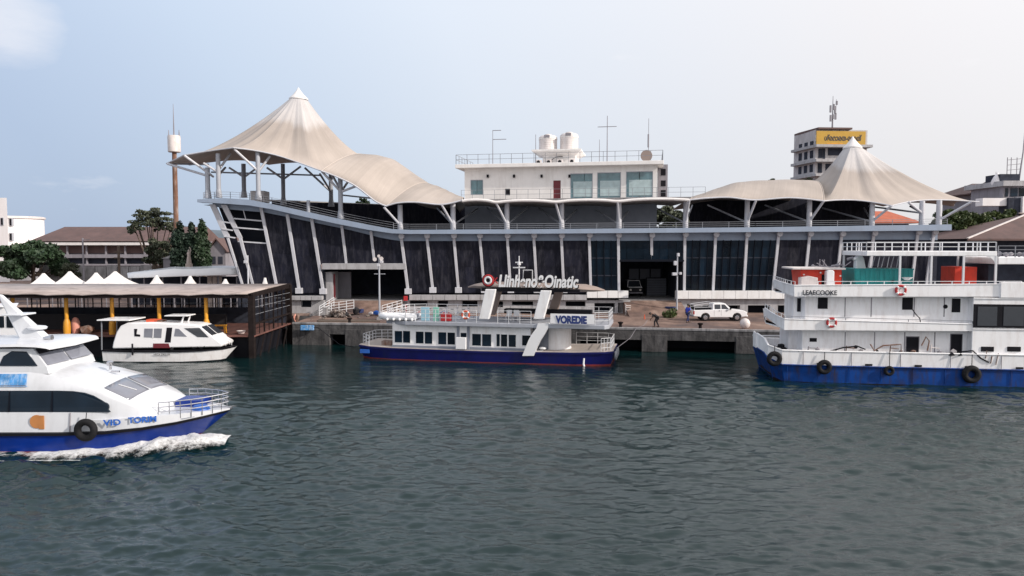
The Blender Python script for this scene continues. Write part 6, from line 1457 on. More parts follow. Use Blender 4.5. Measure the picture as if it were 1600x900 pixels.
# ================================================================== BIG MOORED SHIP (right)
def big_ship():
    yaw = math.atan2(-2.3, 16.0); F = Fr((1195 - 800) / FPX * 50.2, 50.2, yaw); p = F.p
    X = lambda px, py=550, d=0: p(px, py, d).x; Z = lambda px, py, d=0: p(px, py, d).z
    t = thing('cargo_ship', 'large white and blue three deck ship moored at the right edge of the picture', 'ship', (8, 3.2, 0), fr=F)
    B = 3.4; xe = X(1600) + 9
    zb = Z(1400, 574); zt = Z(1400, 551)
    xb = X(1215)
    xs_ = p(1181, 525, 3.4).x; xm_ = p(1191, 540, 1.5).x; xn_ = p(1200, 548, .5).x
    st = [(xs_, .55, 2.95, -1, .2, -1.3, B), (xs_ + .25, 1.9, 2.75, -1, 1.2, -1.0, B), (xn_, 2.9, 2.40, -1, 2.3, -.7, B), (xb + .3, 3.4, zt + .02, -1, 3.1, -.4, B), (4, 3.45, zt, -1, 3.35, -.1, B), (8, 3.45, zt, -1, 3.4, 0, B), (xe, 3.45, zt, -1, 3.4, 0, B)]
    zz = [s[2] for s in st]; zbl = [1.9, 1.75, 1.55, zb + .02, zb, zb, zb]
    lowst = [(x + rk * 0, hb * .985, z1, zk, hw, rk, cy) for (x, hb, zs, zk, hw, rk, cy), z1 in zip(st, zbl)]
    hull('hull', lowst, .28, 1.0, 'ship_blue', t, 5, .8); hull('waterline_stripe', lowst, .2, .465, 'rust_dark', t, 2, .8, out=.012)
    upst = [(x, hb, zs, z1, hb * .985, 0, cy) for (x, hb, zs, zk, hw, rk, cy), z1 in zip(st, zbl)]
    rows = []
    for (x, hb, zs, z1, hw, rk, cy) in upst: rows.append([V(x, cy - hb + .1, zs), V(x, cy - hb, zs), V(x, cy - hw, z1), V(x, cy + hw, z1), V(x, cy + hb, zs), V(x, cy + hb - .1, zs)])
    mb = MB()
    mb.grid([[r[1], r[2]] for r in rows]); mb.grid([[r[4], r[3]] for r in rows]); mb.add([rows[0][1], rows[0][4], rows[0][3], rows[0][2]], [(0, 1, 2, 3)])
    part('bulwark', mb, 'ship_white', t, solid=.10)
    part('bulwark_cap', MB().tube([r[1] for r in rows], .06, 6).tube([r[4] for r in rows], .06, 6), 'ship_white', t)
    part('main_deck', MB().grid([[V(x, cy - hb + .06, z1 + .05), V(x, cy + hb - .06, z1 + .05)] for (x, hb, zs, z1, *_r, cy) in [(a[0], a[1], a[2], a[3], a[6]) for a in upst]]), 'boat_grey', t)
    part('rubbing_strake', MB().tube([V(x, cy - hb - .02, z1) for (x, hb, zs, z1, hw, rk, cy) in upst], .055, 6), 'ship_blue', t)
    # deck levels
    d1 = .8
    z2b, z2t = Z(1400, 517, .3), Z(1400, 506.5, .3); z3b, z3t = Z(1400, 463.5, .3), Z(1400, 445, .3)
    xs1 = X(1520, 540, d1)
    # lower cabin wall, upper wall
    w1 = part('lower_cabin_wall', MB().box(X(1253, 540, d1), xs1, d1, 5.6, zb, z2b), 'ship_white', t, bevel=.03)
    w2 = part('middle_cabin_wall', MB().box(X(1258, 480, d1), xs1, d1, 5.6, z2b + .05, z3b), 'ship_white', t, bevel=.03)
    def plate(nm, x0, y0, x1, y1, m, par, d=d1, th=.04): a = p(x0, y0, d); b = p(x1, y1, d); return part(nm, MB().box(a.x, b.x, d - th, d + .03, b.z, a.z), m, par, bevel=.01)
    for x in (1320, 1366, 1413, 1460): plate('wall_seam', x, 519, x + .7, 552, 'far_grey', w1, th=.012)
    for x in (1320, 1361, 1428, 1475): plate('wall_seam', x, 465, x + .8, 495, 'far_grey', w2, th=.012)
    for (a, b, c, d_) in ((1265, 528, 1276, 534),): plate('porthole', a, b, c, d_, 'black', w1)
    for (x, y, r, w_) in ((1337, 542, .12, w1), (1477, 479, .14, w2)): q = p(x, y, d1); part('porthole', MB().lathe((q.x, d1 - .04, q.z), [(r, 0), (r, .05)], 16, 'y'), 'black', w_)
    for (a, b, c, d_) in ((1416.5, 526.5, 1434.5, 553), (1486, 522.5, 1502, 553)): plate('door_frame', a - 1.3, b - 1.3, c + 1.3, d_, 'far_grey', w1, th=.02); plate('doorway', a, b, c, d_, 'black', w1)
    for (a, b, c, d_) in ((1278, 465, 1293, 482.5), (1410, 465, 1426, 484), (1487.5, 466.5, 1500, 488)): plate('window', a, b, c, d_, 'black', w2)
    q = p(1515, 527, d1); part('wall_lamp', MB().box(q.x - .1, q.x + .1, d1 - .2, d1, q.z - .3, q.z + .2), 'black', w1)
    for pts in ([(1426, 484), (1431, 491), (1437, 497), (1439, 508)],): part('hanging_cable', MB().tube([p(x, y, .2) for (x, y) in pts], .035, 6), 'black', t)
    # curved belts of the second and third decks, wrapping the forward end
    def belt(nm, x_l, y_lt, y_lb, x_c, y_ct, y_cb, x_r, y_rt, y_rb, d=.12, far=3.4, m='ship_white'):
        cN = (p(x_c, y_ct, d), p(x_c, y_cb, d)); rN = (p(x_r, y_rt, d), p(x_r, y_rb, d)); lN = (p(x_l, y_lt, far), p(x_l, y_lb, far))
        top = [lN[0], lN[0].lerp(cN[0], .35) + V(-.12, -.25, 0), lN[0].lerp(cN[0], .7) + V(-.1, -.2, 0), cN[0], rN[0]]; bot = [lN[1], lN[1].lerp(cN[1], .35) + V(-.05, -.25, -.02), lN[1].lerp(cN[1], .7) + V(-.05, -.2, -.02), cN[1], rN[1]]
        tf = [V(q.x, 2 * far - q.y, q.z) for q in top[:4]][::-1]; bf = [V(q.x, 2 * far - q.y, q.z) for q in bot[:4]][::-1]
        mb = MB().grid([top[::-1], bot[::-1]]); mb.grid([[V(q.x, q.y, q.z) for q in tf + top[1:4]][:1] + tf[1:], bf[:1] + bf[1:]])
        o = part(nm, mb, m, t, solid=.08)
        cap = part('belt_cap', MB().tube(top, .045, 6), m, t); return top, bot
    top2, bot2 = belt('second_deck_belt', 1195.5, 481, 494, 1225.5, 498.5, 515.5, 1519.5, 506.5, 517.5)
    top3, bot3 = belt('third_deck_belt', 1211, 437, 450, 1241, 446, 463.5, 1563, 444, 463.5)
    for (bt, z_) in ((bot2, z2b), (bot3, z3b)):
        out_ = [V(q.x + .06, q.y + .06, z_ + .05) for q in bt[:4]]; out2 = [V(q.x, 6.8 - q.y, z_ + .05) for q in out_[::-1]]
        part('deck_plate', MB().prism([V(xe, .3, z_ + .05)] + out_[::-1] + out2[1:] + [V(xe, 6.5, z_ + .05)], (0, 0, .08)), 'ship_white', t)
    part('belt_rail', railing(MB(), [top2[0], top2[2], top2[3] + V(.05, 0, 0)], .28, .5, .02, 1), 'rail_white', t); part('belt_rail', railing(MB(), [top3[0], top3[2], top3[3] + V(.05, 0, 0)], .25, .45, .02, 1), 'rail_white', t)
    part('belt_rail', railing(MB(), [top2[3], top2[4]], .2, 4.0, .02, 1), 'rail_grey', t)
    part('deck_railing', railing(MB(), [p(1278, 446, .3), p(1596, 446, .3)], .27, 1.1, .025, 1), 'rail_white', t)
    for (x0, y0, x1, y1) in ((1246, 466, 1253, 487), ): q = p(x0, y0, 2); e = p(x1, y1, 2); part('fore_door', MB().box(q.x, e.x, 2, 2.1, e.z, q.z), 'black', t)
    part('fore_wall', MB().box(X(1240, 480, 2.05), X(1259, 480, 2.05), 2.05, 5, z2b, z3b), 'ship_white', t); part('fore_wall', MB().box(X(1232, 540, 2.05), X(1254, 540, 2.05), 2.05, 5, zb, z2b), 'ship_white', t)
    # welded plate seams and draught marks on the hull, stanchions on the bulwark
    for k in range(9):
        x = 1.6 + k * 2.0; part('plate_seam', MB().box(x, x + .035, -.062, -.02, .12, zb - .06), 'ship_blue', t)
    for k in range(5):
        x = 2.6 + k * 3.1; part('bulwark_seam', MB().box(x, x + .03, -.07, -.03, zb + .06, zt - .05), 'far_grey', t); part('freeing_port', MB().box(x + .9, x + 1.35, -.072, -.04, zb + .07, zb + .20), 'black', t)
    random.seed(12)
    for k in range(12):
        px = 1262 + k * 21 + random.uniform(-6, 6); q = p(px, 549, .55); r_ = random.choice(['rust', 'black', 'far_grey', 'tank_white']); h = random.uniform(.12, .35)
        part('deck_gear', MB().rock(V(q.x, .55, zt + .02), h, random.uniform(.6, 1.2)) if k % 3 else MB().tube([V(q.x, .5, zt - .3), V(q.x + .05, .5, zt + h * 1.6)], .04, 6).tube([V(q.x, .5, zt + h), V(q.x + .6, .55, zt + h * .8)], .03, 6), r_, t)
    for px in (1245, 1262, 1300, 1345, 1390, 1436, 1476): q = p(px, 500, .16); part('belt_stanchion', MB().beam(V(q.x, .2, z2t - .02), V(q.x, .2, z2t + .17), .035), 'rail_white', t)
    # life rings and name
    ring(F, 1407.5, 453.5, -.02, .37, 'red and white life ring on the ship third deck belt', 'life rings on the ship'); ring(F, 1299.5, 504, -.02, .35, 'red and white life ring on the ship second deck belt', 'life rings on the ship')
    q = p(1254.5, 460.5, .02); text('lettering', "LEAECOOKE", 'black_print', t, (q.x, .045, q.z), .44, w=p(1308, 460, .02).x - q.x, ext=.006, bold=.01)
    # third deck objects
    z3 = z3b + .13
    def deckbox(nm, x0, y0, x1, d0, d1_, m, lab, cat, **kw):
        a = p(x0, y0, d0); b = p(x1, y0, d0); return single(nm, MB().box(a.x, b.x, d0, d1_, z3, a.z), m, lab, cat, ((a.x + b.x) / 2, (d0 + d1_) / 2, z3), fr=F, **kw)
    a = p(1252, 421, 1.6); b = p(1315, 421, 1.6); dh = thing('deck_cabin', 'red orange deck cabin with a flat rusty roof on the ship', 'cabin', ((a.x + b.x) / 2, 2.5, z3), fr=F)
    part('wall', MB().hexa([V(a.x + .15, 1.6, z3), V(b.x, 1.6, z3), V(b.x, 4.4, z3), V(a.x + .15, 4.4, z3)], [V(a.x - .05, 1.6, a.z), V(b.x, 1.6, a.z), V(b.x, 4.4, a.z), V(a.x - .05, 4.4, a.z)]), 'orange_red', dh)
    l = p(1238, 419, 1.3); r = p(1321, 419, 1.3); part('roof', MB().box(l.x, r.x, 1.2, 4.7, a.z + .002, a.z + .12), 'tank_white', dh, bevel=.02)
    q = p(1284, 429, 1.58); e = p(1291, 443, 1.58); part('door', MB().box(q.x, e.x, 1.57, 1.62, z3, q.z), 'black', dh)
    for (x, y) in ((1282, 426), (1256, 429), (1313, 431)): q = p(x, y, 1.56); part('lamp', MB().lathe((q.x, 1.5, q.z), [(.06, 0), (.06, .1)], 8, 'y'), 'tank_white', dh)
    random.seed(8); q = p(1306, 419, 2.5); hp = thing('scrap_heap', 'heap of grey pipes and scrap on the deck cabin roof', 'scrap', (q.x, 2.5, a.z + .12), fr=F)
    for k in range(12): x = q.x + random.uniform(-1.1, .6); c = V(x, 2 + random.random(), a.z + .16); part('pipe', MB().tube([c, c + V(random.uniform(-.8, .8), random.uniform(-.3, .3), random.uniform(.0, .55))], .035, 6), 'far_grey', hp)
    for (x, s) in ((1309, .28), (1302, .2), (1270, .18)): c = p(x, 419, 2.2); part('scrap_piece', MB().rock(V(c.x, 2.2, a.z + .25), s, .6), 'far_grey', hp)
    a = p(1252, 434, .9); b = p(1278, 434, .9); single('chest', MB().prism([V(a.x, .9, z3), V(b.x, .9, z3), V(b.x, .9, a.z), V((a.x + b.x) / 2, .9, a.z + .12), V(a.x, .9, a.z)], (0, .9, 0)), 'tank_white', 'white storage chest in front of the red orange cabin', 'chest', (a.x, 1.3, z3), fr=F, bevel=.03)
    a = p(1292, 422, .9); b = p(1304, 422, .9); single('locker', MB().prism([V(a.x, .9, z3), V(b.x, .9, z3), V(b.x, .9, a.z - .1), V(b.x - .1, .9, a.z), V(a.x + .1, .9, a.z), V(a.x, .9, a.z - .1)], (0, .6, 0)), 'gel_white', 'tall narrow white locker with rounded top beside the cabin door', 'locker', (a.x, 1.2, z3), fr=F, bevel=.04)
    a = p(1335, 420, 1.7); b = p(1427, 420, 1.7)
    ct = thing('container', 'teal green steel container on the ship third deck', 'container', ((a.x + b.x) / 2, 3, z3), fr=F)
    part('body', MB().hexa([V(a.x + .12, 1.7, z3), V(b.x, 1.7, z3), V(b.x, 4.6, z3), V(a.x + .12, 4.6, z3)], [V(a.x, 1.7, a.z), V(b.x, 1.7, a.z), V(b.x, 4.6, a.z), V(a.x, 4.6, a.z)]), 'teal', ct)
    for k in range(12): x = lerp(a.x + .2, b.x - .2, k / 11); part('corrugation', MB().box(x - .09, x + .09, 1.67, 1.72, z3, a.z - .08), 'teal', ct)
    part('roof_lip', MB().box(a.x - .03, b.x + .03, 1.64, 1.76, a.z - .07, a.z + .03), 'teal', ct)
    q = p(1416, 433, 1.6); part('washbasin', MB().lathe((q.x, 1.45, q.z - .2), [(.16, 0), (.34, .16), (.36, .2)], 14), 'gel_white', ct, smooth=True)
    q = p(1402, 436, 1.6); part('valve', MB().rock(V(q.x - .3, 1.6, q.z - .15), .16, 1), 'black', ct)
    deckbox('crate', 1492, 417, 1527, 2.2, 4.4, 'orange_red', 'red orange locker box under the upper sun deck', 'locker', bevel=.03)
    # funnel
    a = p(1337, 418, 3); b = p(1353, 418, 3); tt = p(1345, 396.5, 3); fn = thing('funnel', 'white curved ventilation funnel behind the teal container', 'funnel', ((a.x + b.x) / 2, 3.2, z3), fr=F)
    part('stack', MB().prism([V(a.x, 3, z3), V(b.x, 3, z3), V(b.x, 3, a.z), V(b.x - .12, 3, tt.z - .35), V(b.x - .35, 3, tt.z + .05), V(a.x + .1, 3, tt.z - .2), V(a.x - .15, 3, tt.z - .38), V(a.x + .02, 3, tt.z - .5)], (0, .6, 0)), 'gel_white', fn, bevel=.05)
    part('exhaust', MB().tube([V(a.x - .1, 3.3, tt.z - .3), V(a.x - .5, 3.3, tt.z - .4)], .10, 10), 'far_grey', fn)
    # upper sun deck on posts
    zs0, zs1 = Z(1455, 400, .5), Z(1455, 392.5, .5)
    xa, xb2 = X(1354, 400, .5), X(1558, 396, .5)
    sdk = part('sun_deck', MB().box(xa, xb2, .5, 6, zs0, zs1), 'ship_white', t, bevel=.03)
    part('sun_deck_railing', railing(MB(), [V(xa, 5.9, zs1), V(xa, .55, zs1), V(xb2 - .05, .55, zs1), V(xb2 - .05, 5.9, zs1), V(xa, 5.9, zs1)], .60, 1.15, .03, 2), 'rail_white', t)
    for px in (1406.5, 1455.5, 1506, 1556.5): x = X(px, 420, .5); part('post', MB().beam(V(x, .56, z3), V(x, .56, zs0), .12), 'rail_white', t)
    for x in (xa + .1, X(1506, 420, .5), xb2 - .1): part('post', MB().beam(V(x, 5.9, z3), V(x, 5.9, zs0), .12), 'rail_white', t)
    for k in range(7): x = xa + .15 + k * .30; part('baluster', MB().beam(V(x, .6 + .2 * (k % 2), Z(1360, 418, .5)), V(x + .12, .6, zs0), .045), 'rail_grey', t)
    pts = [(1541, 400.5), (1548, 403), (1553, 408), (1556, 416)]; c = [p(x, y, .56) for (x, y) in pts] + [p(1557.5, 400, .56)]; part('corner_bracket', MB().prism([V(q.x, .52, q.z) for q in c], (0, .08, 0)), 'ship_white', t)
    # right superstructure
    xr0 = X(1520, 500, .08); w3 = part('bridge_wall', MB().box(xr0, xe, .1, 6, zb, z3b), 'ship_white', t, bevel=.03)
    part('bridge_belt', MB().box(X(1563, 450, .06), xe, .0, .25, z3b, Z(1590, 441, .1)), 'ship_white', t, bevel=.03)
    fx0, fx1 = X(1521, 490, .08), X(1640, 490, .08); zf0, zf1 = Z(1560, 512, .08), Z(1560, 475.5, .08)
    fr_ = part('bridge_window_frame', MB().box(fx0, fx1, .02, .12, zf0, zf1), 'black', w3)
    for (a, b) in ((1527.5, 1558), (1568, 1600), (1606, 1636)): part('pane', MB().box(X(a, 490, .02), X(b, 490, .02), -.0, .05, Z(a, 509, .02), Z(a, 479, .02)), 'car_glass', fr_)
    for (a, b) in ((1533, 1553), (1574, 1595)): q = p(a, 541.5, .08); e = p(b, 549.5, .08); part('porthole', MB().box(q.x, e.x, .05, .12, e.z, q.z), 'black', w3, bevel=.03)
    for (y) in (466, 514): q = p(1521, y, .08); part('belt_moulding', MB().box(xr0, xe, .04, .12, q.z - .03, q.z + .03), 'ship_white', w3)
    # aft upper canopy at the very right
    a = p(1560, 403, .8); part('aft_canopy', MB().box(a.x, xe, .8, 6, Z(1590, 413, .8), Z(1590, 402, .8)), 'ship_white', t, bevel=.04)
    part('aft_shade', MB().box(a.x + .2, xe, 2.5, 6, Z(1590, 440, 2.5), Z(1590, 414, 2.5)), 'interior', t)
    random.seed(5)
    for k in range(9): q = p(1562 + k * 6.5, 400, 1.4); part('life_jacket_stow', MB().rock(V(q.x, 1.4 + random.random(), Z(1590, 402, .8) + .18), .26, .8), 'far_grey', t)
    part('aft_railing', railing(MB(), [V(a.x, .85, Z(1590, 402, .8)), V(xe, .85, Z(1590, 402, .8))], .75, 1.0, .025, 3), 'rail_grey', t)
    # ropes, pipes and gear along the main deck
    for k, pts in enumerate(([(1296, 549), (1318, 543), (1340, 541), (1352, 546)], [(1360, 538), (1366, 548), (1380, 540), (1408, 538), (1408, 550)], [(1440, 540), (1447, 526), (1452, 533), (1449, 548)], [(1478, 552), (1490, 556), (1499, 550), (1520, 548), (1533, 560), (1545, 566)], [(1540, 560), (1542, 548)], [(1556, 570), (1560, 552)], [(1548, 568), (1550, 556)])):
        part('hose' if k < 4 else 'deck_bar', MB().tube([p(x, y, .35 if x < 1500 else -.06) for (x, y) in pts], .05 if k < 4 else .03, 6), 'black' if k in (0, 3) else 'rust', t)
    q = p(1487, 556, -.02); part('net_bundle', MB().rock(q + V(0, 0, .1), .3, .6).rock(q + V(.5, 0, .1), .22, .6), 'black', t)
    for (px, py, d) in ((1200, 545, 3), (1213, 547, 2.6), (1226, 546, 2.8), (1222, 540, 3.6)): q = p(px, py, d); part('mooring_gear', MB().rock(q, .45, .6), 'black', t)
    part('bow_beam', MB().beam(p(1183, 524.5, 5.3), p(1233, 524.5, 5.3), .10), 'ship_white', t)
    g = 'tyres along the ship side'
    tyre(F, 1210, 560.5, -.12 , .52, 'black tyre fender at the ship bow, leftmost along the hull', g, .9); tyre(F, 1288, 573.5, -.22, .50, 'black tyre fender hanging from a straight rope, second from the ship bow', g, 1.0)
    tyre(F, 1389.5, 579.5, -.18, .34, 'smallest black tyre fender hanging on a long rope low on the ship side', g, 1.4); tyre(F, 1518, 585, -.22, .60, 'largest black tyre fender low on the hull under the ship bridge', g, 1.3)
big_ship()

# ================================================================== QUAY LIFE
def pickup(base, rz, lab, truck_only=False):
    """crew cab pickup, nose towards +X"""
    F = Fr(base[0], base[1], rz)
    t = thing('pickup_truck', lab, 'pickup truck', (0, 0, QZ), fr=F); z0 = QZ
    L, Wd = 5.15, 1.76
    def prof(pts, y0, y1, m, nm, bevel=.05, par=None): return part(nm, MB().prism([V(x, y0, z0 + z) for (x, z) in pts], (0, y1 - y0, 0)), m, par or t, bevel=bevel, smooth=False)
    def arch(cx, r, n=7): return [(cx + r * math.cos(math.pi - math.pi * k / n), .36 + r * math.sin(math.pi - math.pi * k / n)) for k in range(n + 1)]
    body = [(-2.58, .52), (-2.58, .48)] + [(-1.95, .42)] + arch(-1.45, .44) + [(-.9, .38), (1.0, .38)] + arch(1.60, .44) + [(2.1, .42), (2.52, .46), (2.58, .62), (2.55, .86), (2.3, 1.0), (1.35, 1.10), (1.0, 1.14), (-.62, 1.10), (-2.58, 1.06)]
    prof(body, -Wd / 2, Wd / 2, 'gel_white', 'body', .06)
    cabp = [(-.75, 1.06), (-.72, 1.62), (-.55, 1.72), (.35, 1.73), (.55, 1.66), (1.12, 1.10)]
    low = [V(x, -.80, z0 + z) for (x, z) in cabp]; hi_ = [(-.75, 1.06), (-.70, 1.60), (-.5, 1.70), (.3, 1.71), (.5, 1.64), (1.1, 1.10)]
    n = len(cabp); pts = [V(x, -.82 + max(0, z - 1.1) * .22, z0 + z) for (x, z) in cabp]; pts2 = [V(x, .82 - max(0, z - 1.1) * .22, z0 + z) for (x, z) in cabp]
    cab = part('cab', MB().add(pts + pts2, [tuple(range(n - 1, -1, -1)), tuple(range(n, 2 * n))] + [(i, (i + 1) % n, n + (i + 1) % n, n + i) for i in range(n)]), 'gel_white', t, bevel=.05)
    for s in (-1, 1):
        yy = lambda z: s * (.83 - max(0, z - 1.1) * .22)
        for q in ([(-.55, 1.16), (.02, 1.16), (.02, 1.60), (-.55, 1.60)], [(.12, 1.16), (.82, 1.16), (.42, 1.60), (.12, 1.60)]):
            part('side_window', MB().prism([V(x, yy(z), z0 + z) for (x, z) in q], (0, -.03 * s, 0)), 'car_glass', cab)
        part('door_seam', MB().box(.06, .08, min(s * .875, s * .885), max(s * .875, s * .885), z0 + .5, z0 + 1.1), 'far_grey', t); part('door_seam', MB().box(-.62, -.60, min(s * .875, s * .885), max(s * .875, s * .885), z0 + .5, z0 + 1.1), 'far_grey', t)
        for x in (-.1, .62): part('door_handle', MB().box(x - .08, x + .06, min(s * .88, s * .91), max(s * .88, s * .91), z0 + .98, z0 + 1.02), 'black', t)
        part('wing_mirror', MB().box(.86, .98, min(s * .88, s * 1.06), max(s * .88, s * 1.06), z0 + 1.12, z0 + 1.30), 'black', t, bevel=.02)
        for cx in (-1.45, 1.60):
            w = part('wheel', MB().lathe((cx, s * .80 - .11, z0 + .36), [(.28, 0), (.36, .03), (.36, .19), (.28, .22)], 24, 'y'), 'rubber', t, smooth=True)
            part('rim', MB().lathe((cx, s * .80 - .125, z0 + .36), [(.10, .0), (.21, .01), (.21, .24), (.10, .25)], 14, 'y'), 'chrome', w)
        part('headlight', MB().box(2.44, 2.585, min(s * .5, s * .82), max(s * .5, s * .82), z0 + .70, z0 + .88), 'lamp_glass', t, bevel=.02); part('tail_light', MB().box(-2.6, -2.5, min(s * .76, s * .885), max(s * .76, s * .885), z0 + .66, z0 + .98), 'ring_red', t)
    part('windscreen', MB().prism([V(.60, -.68, z0 + 1.63), V(.60, .68, z0 + 1.63), V(1.10, .76, z0 + 1.16), V(1.10, -.76, z0 + 1.16)], (.02, 0, .02)), 'car_glass', cab)
    part('bed_floor', MB().box(-2.5, -.78, -.74, .74, z0 + 1.062, z0 + 1.075), 'black', t); part('bumper', MB().box(2.5, 2.66, -.85, .85, z0 + .42, z0 + .58), 'gel_white', t, bevel=.04); part('bumper', MB().box(-2.72, -2.56, -.8, .8, z0 + .42, z0 + .54), 'far_grey', t, bevel=.03)
    part('grille', MB().box(2.55, 2.60, -.45, .45, z0 + .68, z0 + .86), 'black', t)
    rk = MB()
    for y in (-.8, .8): rk.tube([V(-2.5, y, z0 + 1.05), V(-2.5, y, z0 + 1.55), V(-.8, y, z0 + 1.78)], .028, 6); rk.tube([V(-2.5, y, z0 + 1.3), V(-.82, y, z0 + 1.36)], .02, 6)
    rk.tube([V(-2.5, -.8, z0 + 1.55), V(-2.5, .8, z0 + 1.55)], .028, 6).tube([V(-.8, -.8, z0 + 1.78), V(-.8, .8, z0 + 1.78)], .028, 6); part('ladder_rack', rk, 'rail_white', t)
    part('cargo_tarp', MB().box(-2.42, -.86, -.66, .66, z0 + 1.08, z0 + 1.30), 'black', t, bevel=.06)
    return t
q = P(1126, 500, 71.3)
tk = pickup((q.x - .1, 71.9), 0, 'white crew cab pickup truck parked on the quay between the lamp pole and ship')

def jeep():
    q = P(992, 455, 86); z0 = QZ + 1.36; x = q.x
    t = thing('parked_van', 'white fronted vehicle parked inside the dark hall next to the roller shutter', 'van', (x, 87, z0))
    part('body', MB().box(x - .85, x + .85, 85.6, 89.5, z0 + .35, z0 + 1.05), 'cloth_black', t, bevel=.08); part('cabin', MB().hexa([V(x - .8, 86.4, z0 + 1.05), V(x + .8, 86.4, z0 + 1.05), V(x + .8, 89.4, z0 + 1.05), V(x - .8, 89.4, z0 + 1.05)], [V(x - .65, 86.9, z0 + 1.8), V(x + .65, 86.9, z0 + 1.8), V(x + .65, 89.2, z0 + 1.8), V(x - .65, 89.2, z0 + 1.8)]), 'car_glass', t, bevel=.05)
    part('bonnet', MB().box(x - .8, x + .8, 85.65, 86.5, z0 + 1.052, z0 + 1.14), 'gel_white', t, bevel=.03); part('roof', MB().box(x - .68, x + .68, 86.85, 89.2, z0 + 1.8, z0 + 1.87), 'gel_white', t, bevel=.03)
    for s in (-1, 1):
        part('wheel', MB().torus((x + s * .75, 86.2, z0 + .35), .25, .11, 18, 8, 'x'), 'rubber', t, smooth=True); part('headlight', MB().lathe((x + s * .55, 85.56, z0 + .8), [(.12, 0), (.12, .06)], 12, 'y'), 'lamp_glass', t)
    part('windscreen_pillar', MB().beam(V(x - .8, 86.38, z0 + 1.1), V(x - .66, 86.86, z0 + 1.8), .06).beam(V(x + .8, 86.38, z0 + 1.1), V(x + .66, 86.86, z0 + 1.8), .06), 'gel_white', t)
    part('bumper', MB().box(x - .85, x + .85, 85.5, 85.6, z0 + .4, z0 + .52), 'far_grey', t)
jeep()

